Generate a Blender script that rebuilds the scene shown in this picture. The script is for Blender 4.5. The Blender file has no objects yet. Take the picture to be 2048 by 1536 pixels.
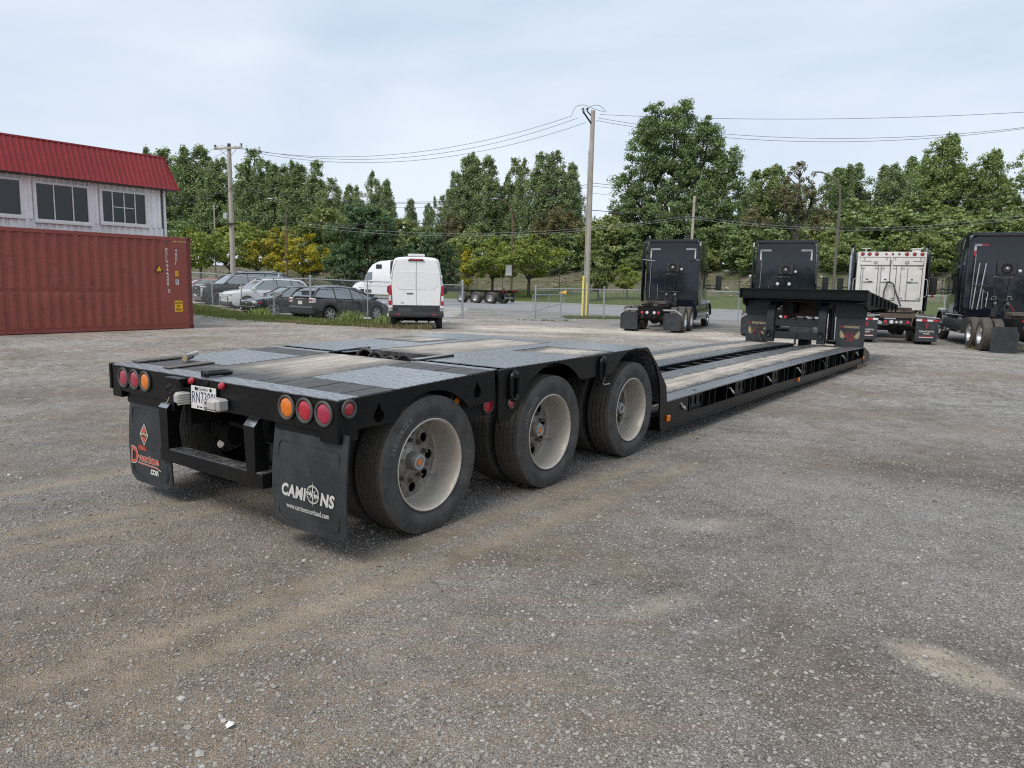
import bpy, math, random
import numpy as np
from mathutils import Vector, Matrix
from mathutils.geometry import tessellate_polygon
rnd = random.Random(7)
nr = np.random.default_rng(11)
PI = math.pi
DENOISE = False
SC = bpy.context.scene
COL = SC.collection

# ------------------------------------------------------------------ camera
CAM_H, CAM_F, PITCH, ROLL = 1.646, 1462.1, .1365, .0192
cam = bpy.data.cameras.new('camera')
cam.sensor_width = 36.0
cam.lens = 36.0 * CAM_F / 2048
cam.clip_start, cam.clip_end = .05, 3000
cam_o = bpy.data.objects.new('camera', cam)
COL.objects.link(cam_o)
_cp, _sp, _cr, _sr = math.cos(PITCH), math.sin(PITCH), math.cos(ROLL), math.sin(ROLL)
_r0, _u0, _d0 = Vector((1, 0, 0)), Vector((0, _sp, _cp)), Vector((0, _cp, -_sp))
_r, _u = _r0 * _cr + _u0 * _sr, -_r0 * _sr + _u0 * _cr
cam_o.matrix_world = Matrix(((_r.x, _u.x, -_d0.x, 0), (_r.y, _u.y, -_d0.y, 0), (_r.z, _u.z, -_d0.z, CAM_H), (0, 0, 0, 1)))
SC.camera = cam_o

# ------------------------------------------------------------------ sky, sun, exposure
SUN_EL, SUN_AZ = math.radians(52), math.radians(215)      # azimuth from +Y clockwise: sun behind the camera, to the left
world = bpy.data.worlds.new('World')
SC.world = world
world.use_nodes = True
_n, _l = world.node_tree.nodes, world.node_tree.links
_n.clear()
_out = _n.new('ShaderNodeOutputWorld'); _bg = _n.new('ShaderNodeBackground')
_sky = _n.new('ShaderNodeTexSky'); _sky.sky_type = 'NISHITA'; _sky.sun_disc = False
_sky.sun_elevation = SUN_EL; _sky.sun_rotation = SUN_AZ
_sky.air_density = 1.0; _sky.dust_density = 2.0; _sky.ozone_density = 1.5
_bg.inputs['Strength'].default_value = .11
_tc = _n.new('ShaderNodeTexCoord'); _mp = _n.new('ShaderNodeMapping')
_mp.inputs['Scale'].default_value = (1.0, 1.0, 3.2)
_mp.inputs['Rotation'].default_value = (.1, .22, .3)
_nz = _n.new('ShaderNodeTexNoise'); _nz.inputs['Scale'].default_value = 1.9; _nz.inputs['Detail'].default_value = 5; _nz.inputs['Roughness'].default_value = .5
_nz.inputs['Distortion'].default_value = .4
_rp = _n.new('ShaderNodeValToRGB')
_rp.color_ramp.elements[0].position = .36; _rp.color_ramp.elements[0].color = (0, 0, 0, 1)
_rp.color_ramp.elements[1].position = .66; _rp.color_ramp.elements[1].color = (1, 1, 1, 1)
_cl = _n.new('ShaderNodeMixRGB')                              # thin grey-blue veil to brighter white cloud
_cl.inputs['Color1'].default_value = (3.6, 4.25, 5.1, 1); _cl.inputs['Color2'].default_value = (4.9, 5.3, 5.8, 1)
_mx = _n.new('ShaderNodeMixRGB'); _mx.inputs['Fac'].default_value = .9
_l.new(_tc.outputs['Generated'], _mp.inputs['Vector']); _l.new(_mp.outputs['Vector'], _nz.inputs['Vector'])
_l.new(_nz.outputs['Fac'], _rp.inputs['Fac']); _l.new(_rp.outputs['Color'], _cl.inputs['Fac'])
_l.new(_sky.outputs['Color'], _mx.inputs['Color1']); _l.new(_cl.outputs['Color'], _mx.inputs['Color2'])
_l.new(_mx.outputs['Color'], _bg.inputs['Color']); _l.new(_bg.outputs['Background'], _out.inputs['Surface'])
_sl = bpy.data.lights.new('sun', 'SUN'); _sl.energy = 1.5; _sl.angle = math.radians(26); _sl.color = (1.0, .93, .84)
_so = bpy.data.objects.new('sun', _sl); COL.objects.link(_so)
_sv = Vector((math.sin(SUN_AZ) * math.cos(SUN_EL), math.cos(SUN_AZ) * math.cos(SUN_EL), math.sin(SUN_EL)))
_so.rotation_euler = _sv.to_track_quat('Z', 'Y').to_euler(); _so.location = _sv * 60
SC.view_settings.view_transform = 'Standard'; SC.view_settings.look = 'None'
SC.view_settings.exposure = 0.68; SC.view_settings.gamma = 1.0; SC.view_settings.use_curve_mapping = False
try:
    SC.cycles.use_denoising = DENOISE; SC.cycles.filter_width = 1.15
except Exception: pass
SC.cycles.max_bounces = 6; SC.cycles.transparent_max_bounces = 8; SC.cycles.caustics_reflective = False; SC.cycles.caustics_refractive = False

# ------------------------------------------------------------------ pixel -> ground helper (used once, to lay the place out)
def ray(px, py):
    return _d0 + _r * ((px - 1024) / CAM_F) - _u * ((py - 768) / CAM_F)
def sstep(a, b, x):
    t = np.clip((x - a) / (b - a), 0, 1); return t * t * (3 - 2 * t)
def gz(x, y):                       # the yard falls by 0.2 m towards the street
    return -.2 * sstep(18, 34, y + .6 * x) + .33 * sstep(9, 19, -x) * sstep(28, 40, y) * (1 - sstep(33, 38, .64 * x + .77 * y))
def at(px, d):                      # point in column px at depth Y = d, on the yard ground
    v = ray(px, 600); x = v.x / v.y * d
    return x, d, float(gz(x, d))

# ------------------------------------------------------------------ mesh building
class MB:
    def __init__(s): s.v = []; s.f = []; s.m = []; s.sm = []
    def add(s, vs, fs, m=0, smooth=False, M=None):
        b = len(s.v)
        if M is not None: vs = [M @ Vector(p) for p in vs]
        s.v.extend([tuple(p) for p in vs]); s.f.extend([tuple(b + i for i in f) for f in fs])
        s.m.extend([m] * len(fs)); s.sm.extend([smooth] * len(fs)); return s
    def box(s, x0, x1, y0, y1, z0, z1, m=0, M=None):
        v = [(x, y, z) for z in (z0, z1) for y in (y0, y1) for x in (x0, x1)]
        return s.add(v, [(0, 2, 3, 1), (4, 5, 7, 6), (0, 1, 5, 4), (2, 6, 7, 3), (0, 4, 6, 2), (1, 3, 7, 5)], m, False, M)
    def bbox(s, x0, x1, y0, y1, z0, z1, b=.004, m=0, M=None):     # box with chamfered edges
        v = []; idx = {}
        X, Y, Zc = (x0, x1), (y0, y1), (z0, z1)
        for i in (0, 1):
            for j in (0, 1):
                for k in (0, 1):
                    sx, sy, sz = (1, -1)[i], (1, -1)[j], (1, -1)[k]
                    for a in range(3):
                        p = [X[i] + sx * b, Y[j] + sy * b, Zc[k] + sz * b]
                        p[a] = (X[i], Y[j], Zc[k])[a]
                        idx[(i, j, k, a)] = len(v); v.append(p)
        g = lambda i, j, k, a: idx[(i, j, k, a)]
        f = [(g(0, 0, 0, 2), g(0, 1, 0, 2), g(1, 1, 0, 2), g(1, 0, 0, 2)), (g(0, 0, 1, 2), g(1, 0, 1, 2), g(1, 1, 1, 2), g(0, 1, 1, 2)),
             (g(0, 0, 0, 1), g(1, 0, 0, 1), g(1, 0, 1, 1), g(0, 0, 1, 1)), (g(0, 1, 0, 1), g(0, 1, 1, 1), g(1, 1, 1, 1), g(1, 1, 0, 1)),
             (g(0, 0, 0, 0), g(0, 0, 1, 0), g(0, 1, 1, 0), g(0, 1, 0, 0)), (g(1, 0, 0, 0), g(1, 1, 0, 0), g(1, 1, 1, 0), g(1, 0, 1, 0))]
        for i in (0, 1):
            for j in (0, 1):
                f.append((g(i, j, 0, 0), g(i, j, 1, 0), g(i, j, 1, 1), g(i, j, 0, 1)))
                f.append((g(i, 0, j, 0), g(i, 1, j, 0), g(i, 1, j, 2), g(i, 0, j, 2)))
                f.append((g(0, i, j, 1), g(1, i, j, 1), g(1, i, j, 2), g(0, i, j, 2)))
                for k in (0, 1): f.append((g(i, j, k, 0), g(i, j, k, 1), g(i, j, k, 2)))
        return s.add(v, f, m, False, M)
    def tube(s, pts, r, n=8, m=0, cap=True, M=None, r2=None):
        pts = [Vector(p) for p in pts]; N = len(pts); v = []; f = []
        ref = None
        for i, p in enumerate(pts):
            t = (pts[min(i + 1, N - 1)] - pts[max(i - 1, 0)])
            if t.length < 1e-9: t = Vector((0, 0, 1))
            t.normalize()
            if ref is None:
                ref = Vector((0, 0, 1)) if abs(t.z) < .9 else Vector((1, 0, 0))
            a = (ref - t * ref.dot(t))
            if a.length < 1e-6: a = t.orthogonal()
            a.normalize(); b = t.cross(a); ref = a
            rr = r if r2 is None else r + (r2 - r) * i / max(1, N - 1)
            if isinstance(r, (list, tuple)): rr = r[i]
            for k in range(n):
                q = 2 * PI * k / n; v.append(p + a * (math.cos(q) * rr) + b * (math.sin(q) * rr))
        for i in range(N - 1):
            for k in range(n):
                k2 = (k + 1) % n; f.append((i * n + k, i * n + k2, (i + 1) * n + k2, (i + 1) * n + k))
        if cap: f.append(tuple(range(n - 1, -1, -1))); f.append(tuple((N - 1) * n + k for k in range(n)))
        return s.add(v, f, m, n > 6, M)
    def lathe(s, prof, n=32, axis='y', c=(0, 0, 0), m=0, M=None, close=False, smooth=True):   # prof: (radius, offset along the axis)
        v = []; f = []; P = len(prof)
        for k in range(n):
            q = 2 * PI * k / n; cq, sq = math.cos(q), math.sin(q)
            for (r, h) in prof:
                if axis == 'y': p = (c[0] + r * cq, c[1] + h, c[2] + r * sq)
                elif axis == 'x': p = (c[0] + h, c[1] + r * cq, c[2] + r * sq)
                else: p = (c[0] + r * cq, c[1] + r * sq, c[2] + h)
                v.append(p)
        for k in range(n):
            k2 = (k + 1) % n
            for i in range(P - 1 if not close else P):
                j = (i + 1) % P; f.append((k * P + i, k2 * P + i, k2 * P + j, k * P + j))
        return s.add(v, f, m, smooth, M)
    def disc(s, r, axis='y', c=(0, 0, 0), n=24, h=.01, m=0, M=None, dome=0.):
        pr = [(r, 0), (r, h)] + ([(r * .75, h + dome * .45), (r * .4, h + dome * .85)] if dome else []) + [(.0005, h + dome)]
        return s.lathe(pr, n, axis, c, m, M, smooth=bool(dome))
    def plate(s, outer, holes=(), a=0., b=.02, axis='y', m=0, M=None):      # polygon in (u,v) extruded from a to b along axis, holes cut through
        loops = [list(outer)] + [list(h) for h in holes]
        def P(u, w, t):
            return (u, t, w) if axis == 'y' else ((t, u, w) if axis == 'x' else (u, w, t))
        flat = [p for L in loops for p in L]
        tr = tessellate_polygon([[Vector((p[0], p[1], 0)) for p in L] for L in loops])
        n = len(flat); v = [P(p[0], p[1], a) for p in flat] + [P(p[0], p[1], b) for p in flat]
        f = [tuple(t) for t in tr] + [tuple(n + i for i in reversed(t)) for t in tr]
        o = 0
        for L in loops:
            k = len(L)
            for i in range(k):
                j = (i + 1) % k; f.append((o + i, o + j, n + o + j, n + o + i))
            o += k
        return s.add(v, f, m, False, M)
    def loft(s, secs, m=0, cap=True, smooth=True, M=None):          # secs: list of equal-length closed point rings
        n = len(secs[0]); v = [p for r in secs for p in r]; f = []
        for i in range(len(secs) - 1):
            for k in range(n):
                k2 = (k + 1) % n; f.append((i * n + k, i * n + k2, (i + 1) * n + k2, (i + 1) * n + k))
        if cap: f.append(tuple(range(n - 1, -1, -1))); f.append(tuple((len(secs) - 1) * n + k for k in range(n)))
        return s.add(v, f, m, smooth, M)
    def mesh(s, name, mats, sharp=35):
        me = bpy.data.meshes.new(name)
        me.from_pydata(s.v, [], s.f)
        if not isinstance(mats, (list, tuple)): mats = [mats]
        for mt in mats: me.materials.append(mt)
        me.polygons.foreach_set('material_index', s.m)
        me.polygons.foreach_set('use_smooth', s.sm)
        me.update()
        if any(s.sm):
            import bmesh
            bm = bmesh.new(); bm.from_mesh(me)
            bmesh.ops.recalc_face_normals(bm, faces=bm.faces)
            lim = math.radians(sharp)
            for e in bm.edges:
                if len(e.link_faces) == 2 and e.calc_face_angle(0) > lim: e.smooth = False
            bm.to_mesh(me); bm.free()
        else:
            import bmesh
            bm = bmesh.new(); bm.from_mesh(me); bmesh.ops.recalc_face_normals(bm, faces=bm.faces); bm.to_mesh(me); bm.free()
        return me

def link(name, me, parent=None, loc=None, rotz=None, kind=None, label=None):
    o = bpy.data.objects.new(name, me); COL.objects.link(o)
    if parent is not None: o.parent = parent
    if loc is not None: o.location = loc
    if rotz is not None: o.rotation_euler = (0, 0, rotz)
    if kind: o['kind'] = kind
    if label: o['label'] = label
    return o
def part(name, mb, mats, parent, loc=None, kind=None, label=None):
    return link(name, mb.mesh(name, mats) if isinstance(mb, MB) else mb, parent, loc, None, kind, label)
def thing(name, label, cat, loc=(0, 0, 0), rotz=0., group=None, me=None, mats=None):
    if isinstance(me, MB): me = me.mesh(name, mats)
    o = bpy.data.objects.new(name, me); COL.objects.link(o)
    o.location = loc; o.rotation_euler = (0, 0, rotz)
    o['label'] = label; o['category'] = cat
    if group: o['group'] = group
    return o
def struct(name, me, kind='structure'):
    o = link(name, me); o['kind'] = kind; return o
def kids(o): return [c for c in ALL if c.parent is o]
def copy_tree(root, loc, rotz, label, group=None, children=None):
    r = root.copy(); COL.objects.link(r); r.location = loc; r.rotation_euler = (0, 0, rotz); r['label'] = label
    if group: r['group'] = group
    for ch in list(root.children):
        c = ch.copy(); COL.objects.link(c); c.parent = r
        for g in ch.children:
            d = g.copy(); COL.objects.link(d); d.parent = c
    return r
def rrect(x0, x1, z0, z1, r=.03, n=4):
    out = []
    for (cx, cz, a0) in ((x1 - r, z1 - r, 0), (x0 + r, z1 - r, 90), (x0 + r, z0 + r, 180), (x1 - r, z0 + r, 270)):
        for k in range(n + 1):
            a = math.radians(a0 + 90 * k / n); out.append((cx + r * math.cos(a), cz + r * math.sin(a)))
    return out
def circ(cx, cz, r, n=20): return [(cx + r * math.cos(2 * PI * k / n), cz + r * math.sin(2 * PI * k / n)) for k in range(n)]

def text_geo(body, size=1., res=3, shear=0., space=1., bold=0.):
    """flat lettering as triangles: returns verts (u right, v up) and faces, left-aligned at 0"""
    cu = bpy.data.curves.new('t', 'FONT'); cu.body = body; cu.size = size; cu.resolution_u = res
    cu.shear = shear; cu.space_character = space; cu.offset = bold
    o = bpy.data.objects.new('t', cu); COL.objects.link(o)
    bpy.context.view_layer.update()
    me = o.to_mesh()
    v = [(p.co.x, p.co.y) for p in me.vertices]; f = [tuple(p.vertices) for p in me.polygons]
    o.to_mesh_clear(); bpy.data.objects.remove(o); bpy.data.curves.remove(cu)
    return v, f
def put_text(mb, body, size, fn, m=0, width=None, **k):            # fn maps (u,v) -> 3D; width squeezes to a total width
    v, f = text_geo(body, size, **k)
    if not v: return 0
    w = max(p[0] for p in v); u0 = min(p[0] for p in v)
    s = (width / (w - u0)) if width else 1.
    mb.add([fn((p[0] - u0) * s, p[1]) for p in v], f, m)
    return (w - u0) * s
# ------------------------------------------------------------------ materials
class NT:
    def __init__(s, name):
        s.mat = bpy.data.materials.new(name); s.mat.use_nodes = True
        s.t = s.mat.node_tree; s.n = s.t.nodes; s.l = s.t.links
        s.b = s.n.get('Principled BSDF'); s.o = s.n.get('Material Output')
        s._obj = None
    def N(s, ty, **k):
        q = s.n.new(ty)
        for a, v in k.items():
            if a in q.inputs.keys(): q.inputs[a].default_value = v
            else: setattr(q, a, v)
        return q
    def L(s, a, b): s.l.new(a, b)
    def coord(s, kind='Object', scale=None, rot=None, loc=None):
        tc = s.N('ShaderNodeTexCoord'); out = tc.outputs[kind]
        if scale or rot or loc:
            mp = s.N('ShaderNodeMapping')
            if scale: mp.inputs['Scale'].default_value = scale
            if rot: mp.inputs['Rotation'].default_value = rot
            if loc: mp.inputs['Location'].default_value = loc
            s.L(out, mp.inputs['Vector']); out = mp.outputs['Vector']
        return out
    def pos(s): return s.N('ShaderNodeNewGeometry').outputs['Position']
    def noise(s, vec, scale, detail=3, rough=.55, dist=0.):
        q = s.N('ShaderNodeTexNoise'); q.inputs['Scale'].default_value = scale; q.inputs['Detail'].default_value = detail
        q.inputs['Roughness'].default_value = rough; q.inputs['Distortion'].default_value = dist
        if vec is not None: s.L(vec, q.inputs['Vector'])
        return q.outputs['Fac']
    def ramp(s, fac, stops):
        q = s.N('ShaderNodeValToRGB'); e = q.color_ramp.elements
        while len(e) < len(stops): e.new(.5)
        for i, (p, c) in enumerate(stops):
            e[i].position = p; e[i].color = (c, c, c, 1) if isinstance(c, (int, float)) else (*c, 1)
        s.L(fac, q.inputs['Fac']); return q.outputs['Color']
    def math(s, op, a, b=None, clamp=False):
        q = s.N('ShaderNodeMath'); q.operation = op; q.use_clamp = clamp
        for i, x in enumerate((a, b)):
            if x is None: continue
            if isinstance(x, (int, float)): q.inputs[i].default_value = x
            else: s.L(x, q.inputs[i])
        return q.outputs[0]
    def mix(s, fac, a, b, mode='MIX'):
        q = s.N('ShaderNodeMixRGB'); q.blend_type = mode
        for i, x in (('Fac', fac), ('Color1', a), ('Color2', b)):
            if isinstance(x, (int, float)): q.inputs[i].default_value = x if i == 'Fac' else (x, x, x, 1)
            elif isinstance(x, tuple): q.inputs[i].default_value = (*x, 1)
            else: s.L(x, q.inputs[i])
        return q.outputs['Color']
    def bump(s, h, strength=.3, dist=.01, normal=None):
        q = s.N('ShaderNodeBump'); q.inputs['Strength'].default_value = strength; q.inputs['Distance'].default_value = dist
        s.L(h, q.inputs['Height'])
        if normal is not None: s.L(normal, q.inputs['Normal'])
        s.L(q.outputs['Normal'], s.b.inputs['Normal']); return q.outputs['Normal']
    def set(s, **k):
        names = dict(base='Base Color', rough='Roughness', metal='Metallic', spec='Specular IOR Level', coat='Coat Weight', coatr='Coat Roughness', ior='IOR', trans='Transmission Weight', alpha='Alpha')
        for a, v in k.items():
            i = s.b.inputs[names[a]]
            if isinstance(v, (int, float)): i.default_value = v
            elif isinstance(v, tuple): i.default_value = (*v, 1)
            else: s.L(v, i)
        return s.mat

def simple(name, col, rough=.5, metal=0., var=.12, scale=6., bump=0., spec=.5, coat=0., dirt=None, dirt_amt=.0, vec='Object'):
    """plain material with uneven tone, uneven gloss and optional dust"""
    m = NT(name); c = m.coord(vec)
    n1 = m.noise(c, scale, 4, .6); n2 = m.noise(c, scale * 7, 3, .6)
    lo = tuple(x * (1 - var) for x in col); hi = tuple(min(1, x * (1 + var)) for x in col)
    base = m.mix(m.ramp(n1, [(.3, 0.), (.7, 1.)]), lo, hi)
    if dirt:
        f = m.math('MULTIPLY', m.ramp(m.noise(c, scale * .6, 6, .7, .3), [(.42, 0.), (.75, 1.)]), dirt_amt)
        base = m.mix(f, base, dirt)
    r = m.math('ADD', m.math('MULTIPLY', m.math('SUBTRACT', n2, .5), .25), rough, True)
    m.set(base=base, rough=r, metal=metal, spec=spec, coat=coat)
    if bump: m.bump(n2, bump, .004)
    return m.mat

M = {}
# glossy black chassis paint: sprayed unevenly, dusty film, run marks
def black_paint(name, col=(.0045, .0048, .0055), rough=.30, dust=.10, dustcol=(.07, .064, .058)):
    m = NT(name); c = m.coord('Object')
    n1 = m.noise(c, 3.5, 5, .65); n2 = m.noise(c, 45, 3, .6)
    st = m.noise(m.coord('Object', (14, 14, .8)), 2.5, 4, .6)          # vertical streaks
    d = m.math('MULTIPLY', m.ramp(m.math('MULTIPLY', n1, m.math('ADD', st, .45)), [(.42, 0.), (.8, 1.)]), dust)
    base = m.mix(d, col, dustcol)
    spk = m.ramp(m.noise(c, 160, 2, .5), [(.72, 0.), (.78, .08)])
    base = m.mix(spk, base, (.3, .29, .27))
    m.set(base=base, rough=m.math('ADD', m.math('MULTIPLY', n2, .22), m.math('ADD', m.math('MULTIPLY', d, .5), rough - .11), True), spec=.26)
    m.bump(m.math('ADD', m.math('MULTIPLY', m.noise(c, 9, 3, .5), .6), m.math('MULTIPLY', n2, .12)), .12, .01)
    return m.mat
M['black'] = black_paint('black_chassis_paint')
M['black_matte'] = black_paint('black_underbody', (.006, .006, .006), .7, .35, (.035, .03, .026))
M['black_gloss'] = simple('black_cab_paint', (.008, .011, .019), .06, var=.1, coat=.35, spec=.5)
M['rubber'] = simple('rubber', (.022, .022, .023), .72, var=.25, scale=20, bump=.1, dirt=(.09, .075, .06), dirt_amt=.5)
M['flap'] = simple('mud_flap_rubber', (.021, .025, .029), .42, var=.3, scale=5, dirt=(.10, .105, .11), dirt_amt=.35, bump=.05)
M['chrome'] = simple('chrome', (.75, .76, .78), .16, 1., .05)
M['alu'] = simple('brushed_aluminium', (.62, .62, .61), .34, 1., .12, 9, dirt=(.25, .22, .18), dirt_amt=.3)
M['galv'] = simple('galvanised_steel', (.42, .44, .46), .45, .55, .12, 12)
M['white_paint'] = simple('white_vehicle_paint', (.80, .81, .82), .22, var=.03, coat=.4, dirt=(.55, .52, .47), dirt_amt=.15)
M['white_dirty'] = simple('dusty_white_paint', (.74, .73, .69), .42, var=.06, dirt=(.42, .38, .32), dirt_amt=.35, scale=3)
M['glass_dark'] = simple('dark_window_glass', (.008, .011, .014), .04, var=.1, spec=.6)
M['glass_car'] = simple('car_window_glass', (.03, .045, .05), .03, var=.2, spec=1., coat=1.)
M['glass_car'].node_tree.nodes['Principled BSDF'].inputs['IOR'].default_value = 2.1
M['plastic'] = simple('dark_grey_plastic', (.028, .029, .031), .5, var=.15)
M['grey_lamp'] = simple('pale_grey_plastic', (.42, .41, .39), .5, var=.1, dirt=(.2, .18, .15), dirt_amt=.3)
M['gasket'] = simple('grey_rubber_gasket', (.055, .055, .052), .6, var=.15, dirt=(.14, .13, .11), dirt_amt=.4)
def lens(name, col):
    m = NT(name); c = m.coord('Object')
    v = m.N('ShaderNodeTexVoronoi'); v.inputs['Scale'].default_value = 110; m.L(c, v.inputs['Vector'])
    n = m.noise(c, 30, 4, .6)
    base = m.mix(m.ramp(n, [(.4, 0.), (.65, 1.)]), tuple(x * .72 for x in col), col)
    m.set(base=base, rough=.22, spec=.6, coat=.6)
    m.bump(v.outputs['Distance'], .35, .003); return m.mat
M['red_lens'] = lens('red_lamp_lens', (.50, .012, .035)); M['amber_lens'] = lens('amber_lamp_lens', (.85, .21, .005)); M['white_lens'] = lens('clear_lamp_lens', (.75, .75, .75))
M['red_dark'] = lens('dusty_red_lens', (.42, .02, .06))
def flat(name, col, rough=.6): return simple(name, col, rough, var=.06, scale=15)
M['print_white'] = simple('white_print', (.62, .61, .57), .6, var=.15, scale=60, dirt=(.2, .2, .2), dirt_amt=.5)
M['print_red'] = simple('red_print', (.55, .085, .05), .6, var=.1, scale=40)
M['print_darkred'] = simple('dark_red_print', (.28, .02, .025), .6, var=.1, scale=40)
M['print_gold'] = simple('gold_print', (.36, .29, .17), .5, var=.2, scale=60)
M['print_black'] = flat('black_print', (.015, .015, .015)); M['print_blue'] = flat('plate_blue_print', (.01, .02, .10)); M['print_yellow'] = flat('yellow_sticker', (.75, .42, .01))
M['plate_white'] = simple('plate_white', (.72, .72, .70), .4, var=.05, dirt=(.3, .28, .25), dirt_amt=.3)

# wet-looking painted tread plate with raised lozenges
def tread(name, col=(.075, .085, .10), scale=20., worn=.5):
    m = NT(name); c = m.coord('Object')
    def loz(rot):
        q = m.N('ShaderNodeMapping'); q.inputs['Rotation'].default_value = (0, 0, rot); q.inputs['Scale'].default_value = (scale, scale * .36, 1)
        m.L(c, q.inputs['Vector'])
        v = m.N('ShaderNodeTexVoronoi'); v.inputs['Randomness'].default_value = 0.; v.inputs['Scale'].default_value = 1.; m.L(q.outputs['Vector'], v.inputs['Vector'])
        return m.ramp(v.outputs['Distance'], [(.18, 1.), (.42, 0.)])
    h = m.math('MAXIMUM', loz(PI / 4), loz(-PI / 4))
    n1 = m.noise(c, 4, 5, .7); n2 = m.noise(c, 60, 3, .6); n3 = m.noise(c, 16, 3, .65)
    dirt = m.ramp(m.math('ADD', m.math('MULTIPLY', n1, .6), m.math('MULTIPLY', n3, .5)), [(.50, 0.), (.68, worn)])
    base = m.mix(m.math('MULTIPLY', h, .5), m.mix(dirt, col, (.20, .19, .18)), (.24, .25, .27))
    spec = m.ramp(m.noise(m.coord('Object', (1, 1, 1)), 38, 4, .72), [(.565, 1.), (.63, .25)])       # dark flecks
    base = m.mix(spec, (.008, .008, .01), base)
    m.set(base=base, rough=m.math('ADD', m.math('MULTIPLY', n2, .25), m.math('ADD', m.math('MULTIPLY', m.math('SUBTRACT', 1., spec), .35), .22), True), metal=.0, spec=m.math('MULTIPLY', spec, m.math('ADD', .55, m.math('MULTIPLY', h, .45))), coat=m.math('MULTIPLY', spec, m.math('SUBTRACT', .95, dirt)), coatr=.28, ior=1.9)
    m.bump(m.math('ADD', h, m.math('MULTIPLY', n2, .3)), .9, .006)
    return m.mat
M['tread'] = tread('tread_plate')
M['tread_rough'] = tread('rough_non_slip_plate', (.06, .063, .068), 16., .9)

# deck planks: weathered wood, sprayed over with black near the steel
def deck_wood(name, boxes, fade=.12, wood=((.34, .30, .255), (.68, .62, .54)), blackness=.93, y_axis=False):
    """boxes: (cx, cy, hx, hy) bare-wood areas; everything outside them carries the overspray"""
    m = NT(name); c = m.coord('Object')
    sep = m.N('ShaderNodeSeparateXYZ'); m.L(c, sep.inputs[0]); x, y = sep.outputs[0], sep.outputs[1]
    ns = m.math('MULTIPLY', m.math('SUBTRACT', m.noise(c, 5, 5, .7), .5), .42)
    ns2 = m.math('MULTIPLY', m.math('SUBTRACT', m.noise(m.coord('Object', (3, 40, 1)), 2, 3, .6), .5), .16)
    best = None
    for (cx, cy, hx, hy) in boxes:
        dx = m.math('SUBTRACT', m.math('ABSOLUTE', m.math('SUBTRACT', x, cx)), hx)
        dy = m.math('SUBTRACT', m.math('ABSOLUTE', m.math('SUBTRACT', y, cy)), hy)
        d = m.math('MAXIMUM', dx, dy); best = d if best is None else m.math('MINIMUM', best, d)
    if best is None: best = m.math('ADD', 1., 0.)
    d = m.math('ADD', m.math('ADD', best, ns), ns2)
    q = m.N('ShaderNodeMapRange'); q.inputs['From Min'].default_value = -fade; q.inputs['From Max'].default_value = fade
    q.inputs['To Min'].default_value = 0.; q.inputs['To Max'].default_value = blackness; m.L(d, q.inputs['Value']); mask = q.outputs[0]
    grain = m.noise(m.coord('Object', (2.2, 55, 6)), 2.2, 5, .65, .2)
    fine = m.noise(m.coord('Object', (6, 190, 6)), 2.2, 3, .6)
    tone = m.noise(m.coord('Object', (1.1, 6.5, 1)), 1, 2, .5)
    w = m.mix(m.ramp(m.math('ADD', m.math('MULTIPLY', grain, .6), m.math('MULTIPLY', tone, .4)), [(.36, 0.), (.64, 1.)]), wood[0], wood[1])
    w = m.mix(m.math('MULTIPLY', m.ramp(fine, [(.35, 1.), (.55, 0.)]), .45), w, (.07, .055, .045))
    stain = m.ramp(m.noise(c, 2.2, 5, .7, .3), [(.50, 0.), (.72, .55)])
    w = m.mix(stain, w, (.10, .09, .08))
    oi = m.N('ShaderNodeObjectInfo'); w = m.mix(m.math('MULTIPLY', oi.outputs['Random'], .32), w, (.12, .10, .085))
    blk = m.mix(m.ramp(m.noise(c, 22, 4, .7), [(.45, 0.), (.75, .5)]), (.016, .017, .018), (.10, .10, .10))
    base = m.mix(mask, w, blk)
    m.set(base=base, rough=m.math('SUBTRACT', .78, m.math('MULTIPLY', mask, .28)), spec=.5)
    m.bump(m.math('ADD', m.math('MULTIPLY', grain, .7), m.math('MULTIPLY', fine, .4)), .5, .004)
    return m.mat

def corrugated(name, col, dirt=(.3, .3, .3), amt=.15, rough=.5, rust=None):
    m = NT(name); c = m.coord('Object')
    n1 = m.noise(c, 1.2, 5, .65); st = m.noise(m.coord('Object', (9, 9, .5)), 2., 4, .65)
    base = m.mix(m.ramp(n1, [(.3, 0.), (.7, 1.)]), tuple(x * .86 for x in col), tuple(min(1, x * 1.1) for x in col))
    base = m.mix(m.math('MULTIPLY', m.ramp(st, [(.5, 0.), (.8, 1.)]), amt), base, dirt)
    if rust:
        f = m.ramp(m.math('MULTIPLY', m.noise(c, 6, 6, .75), m.noise(c, 1.7, 3, .6)), [(.335, 0.), (.40, .7)])
        base = m.mix(f, base, rust)
        sc = m.ramp(m.noise(m.coord('Object', (1.2, 1.2, 14)), 3, 4, .7), [(.66, 0.), (.70, .35)]); base = m.mix(sc, base, (.42, .30, .27))
    m.set(base=base, rough=m.math('ADD', m.math('MULTIPLY', m.noise(c, 25, 3), .3), rough - .15, True), spec=.4)
    m.bump(m.noise(c, 5, 4, .6), .18, .02); return m.mat
M['container'] = corrugated('container_oxide_red', (.255, .062, .048), (.30, .12, .09), .4, .55, (.13, .045, .028))
M['siding'] = corrugated('pale_metal_siding', (.84, .85, .86), (.68, .68, .66), .15, .5)
M['roof_red'] = corrugated('red_metal_roofing', (.255, .024, .028), (.17, .022, .022), .4, .42)
M['trim_white'] = simple('white_window_trim', (.72, .73, .74), .45, var=.05, dirt=(.4, .4, .38), dirt_amt=.3)
M['wood_pole'] = None
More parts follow.
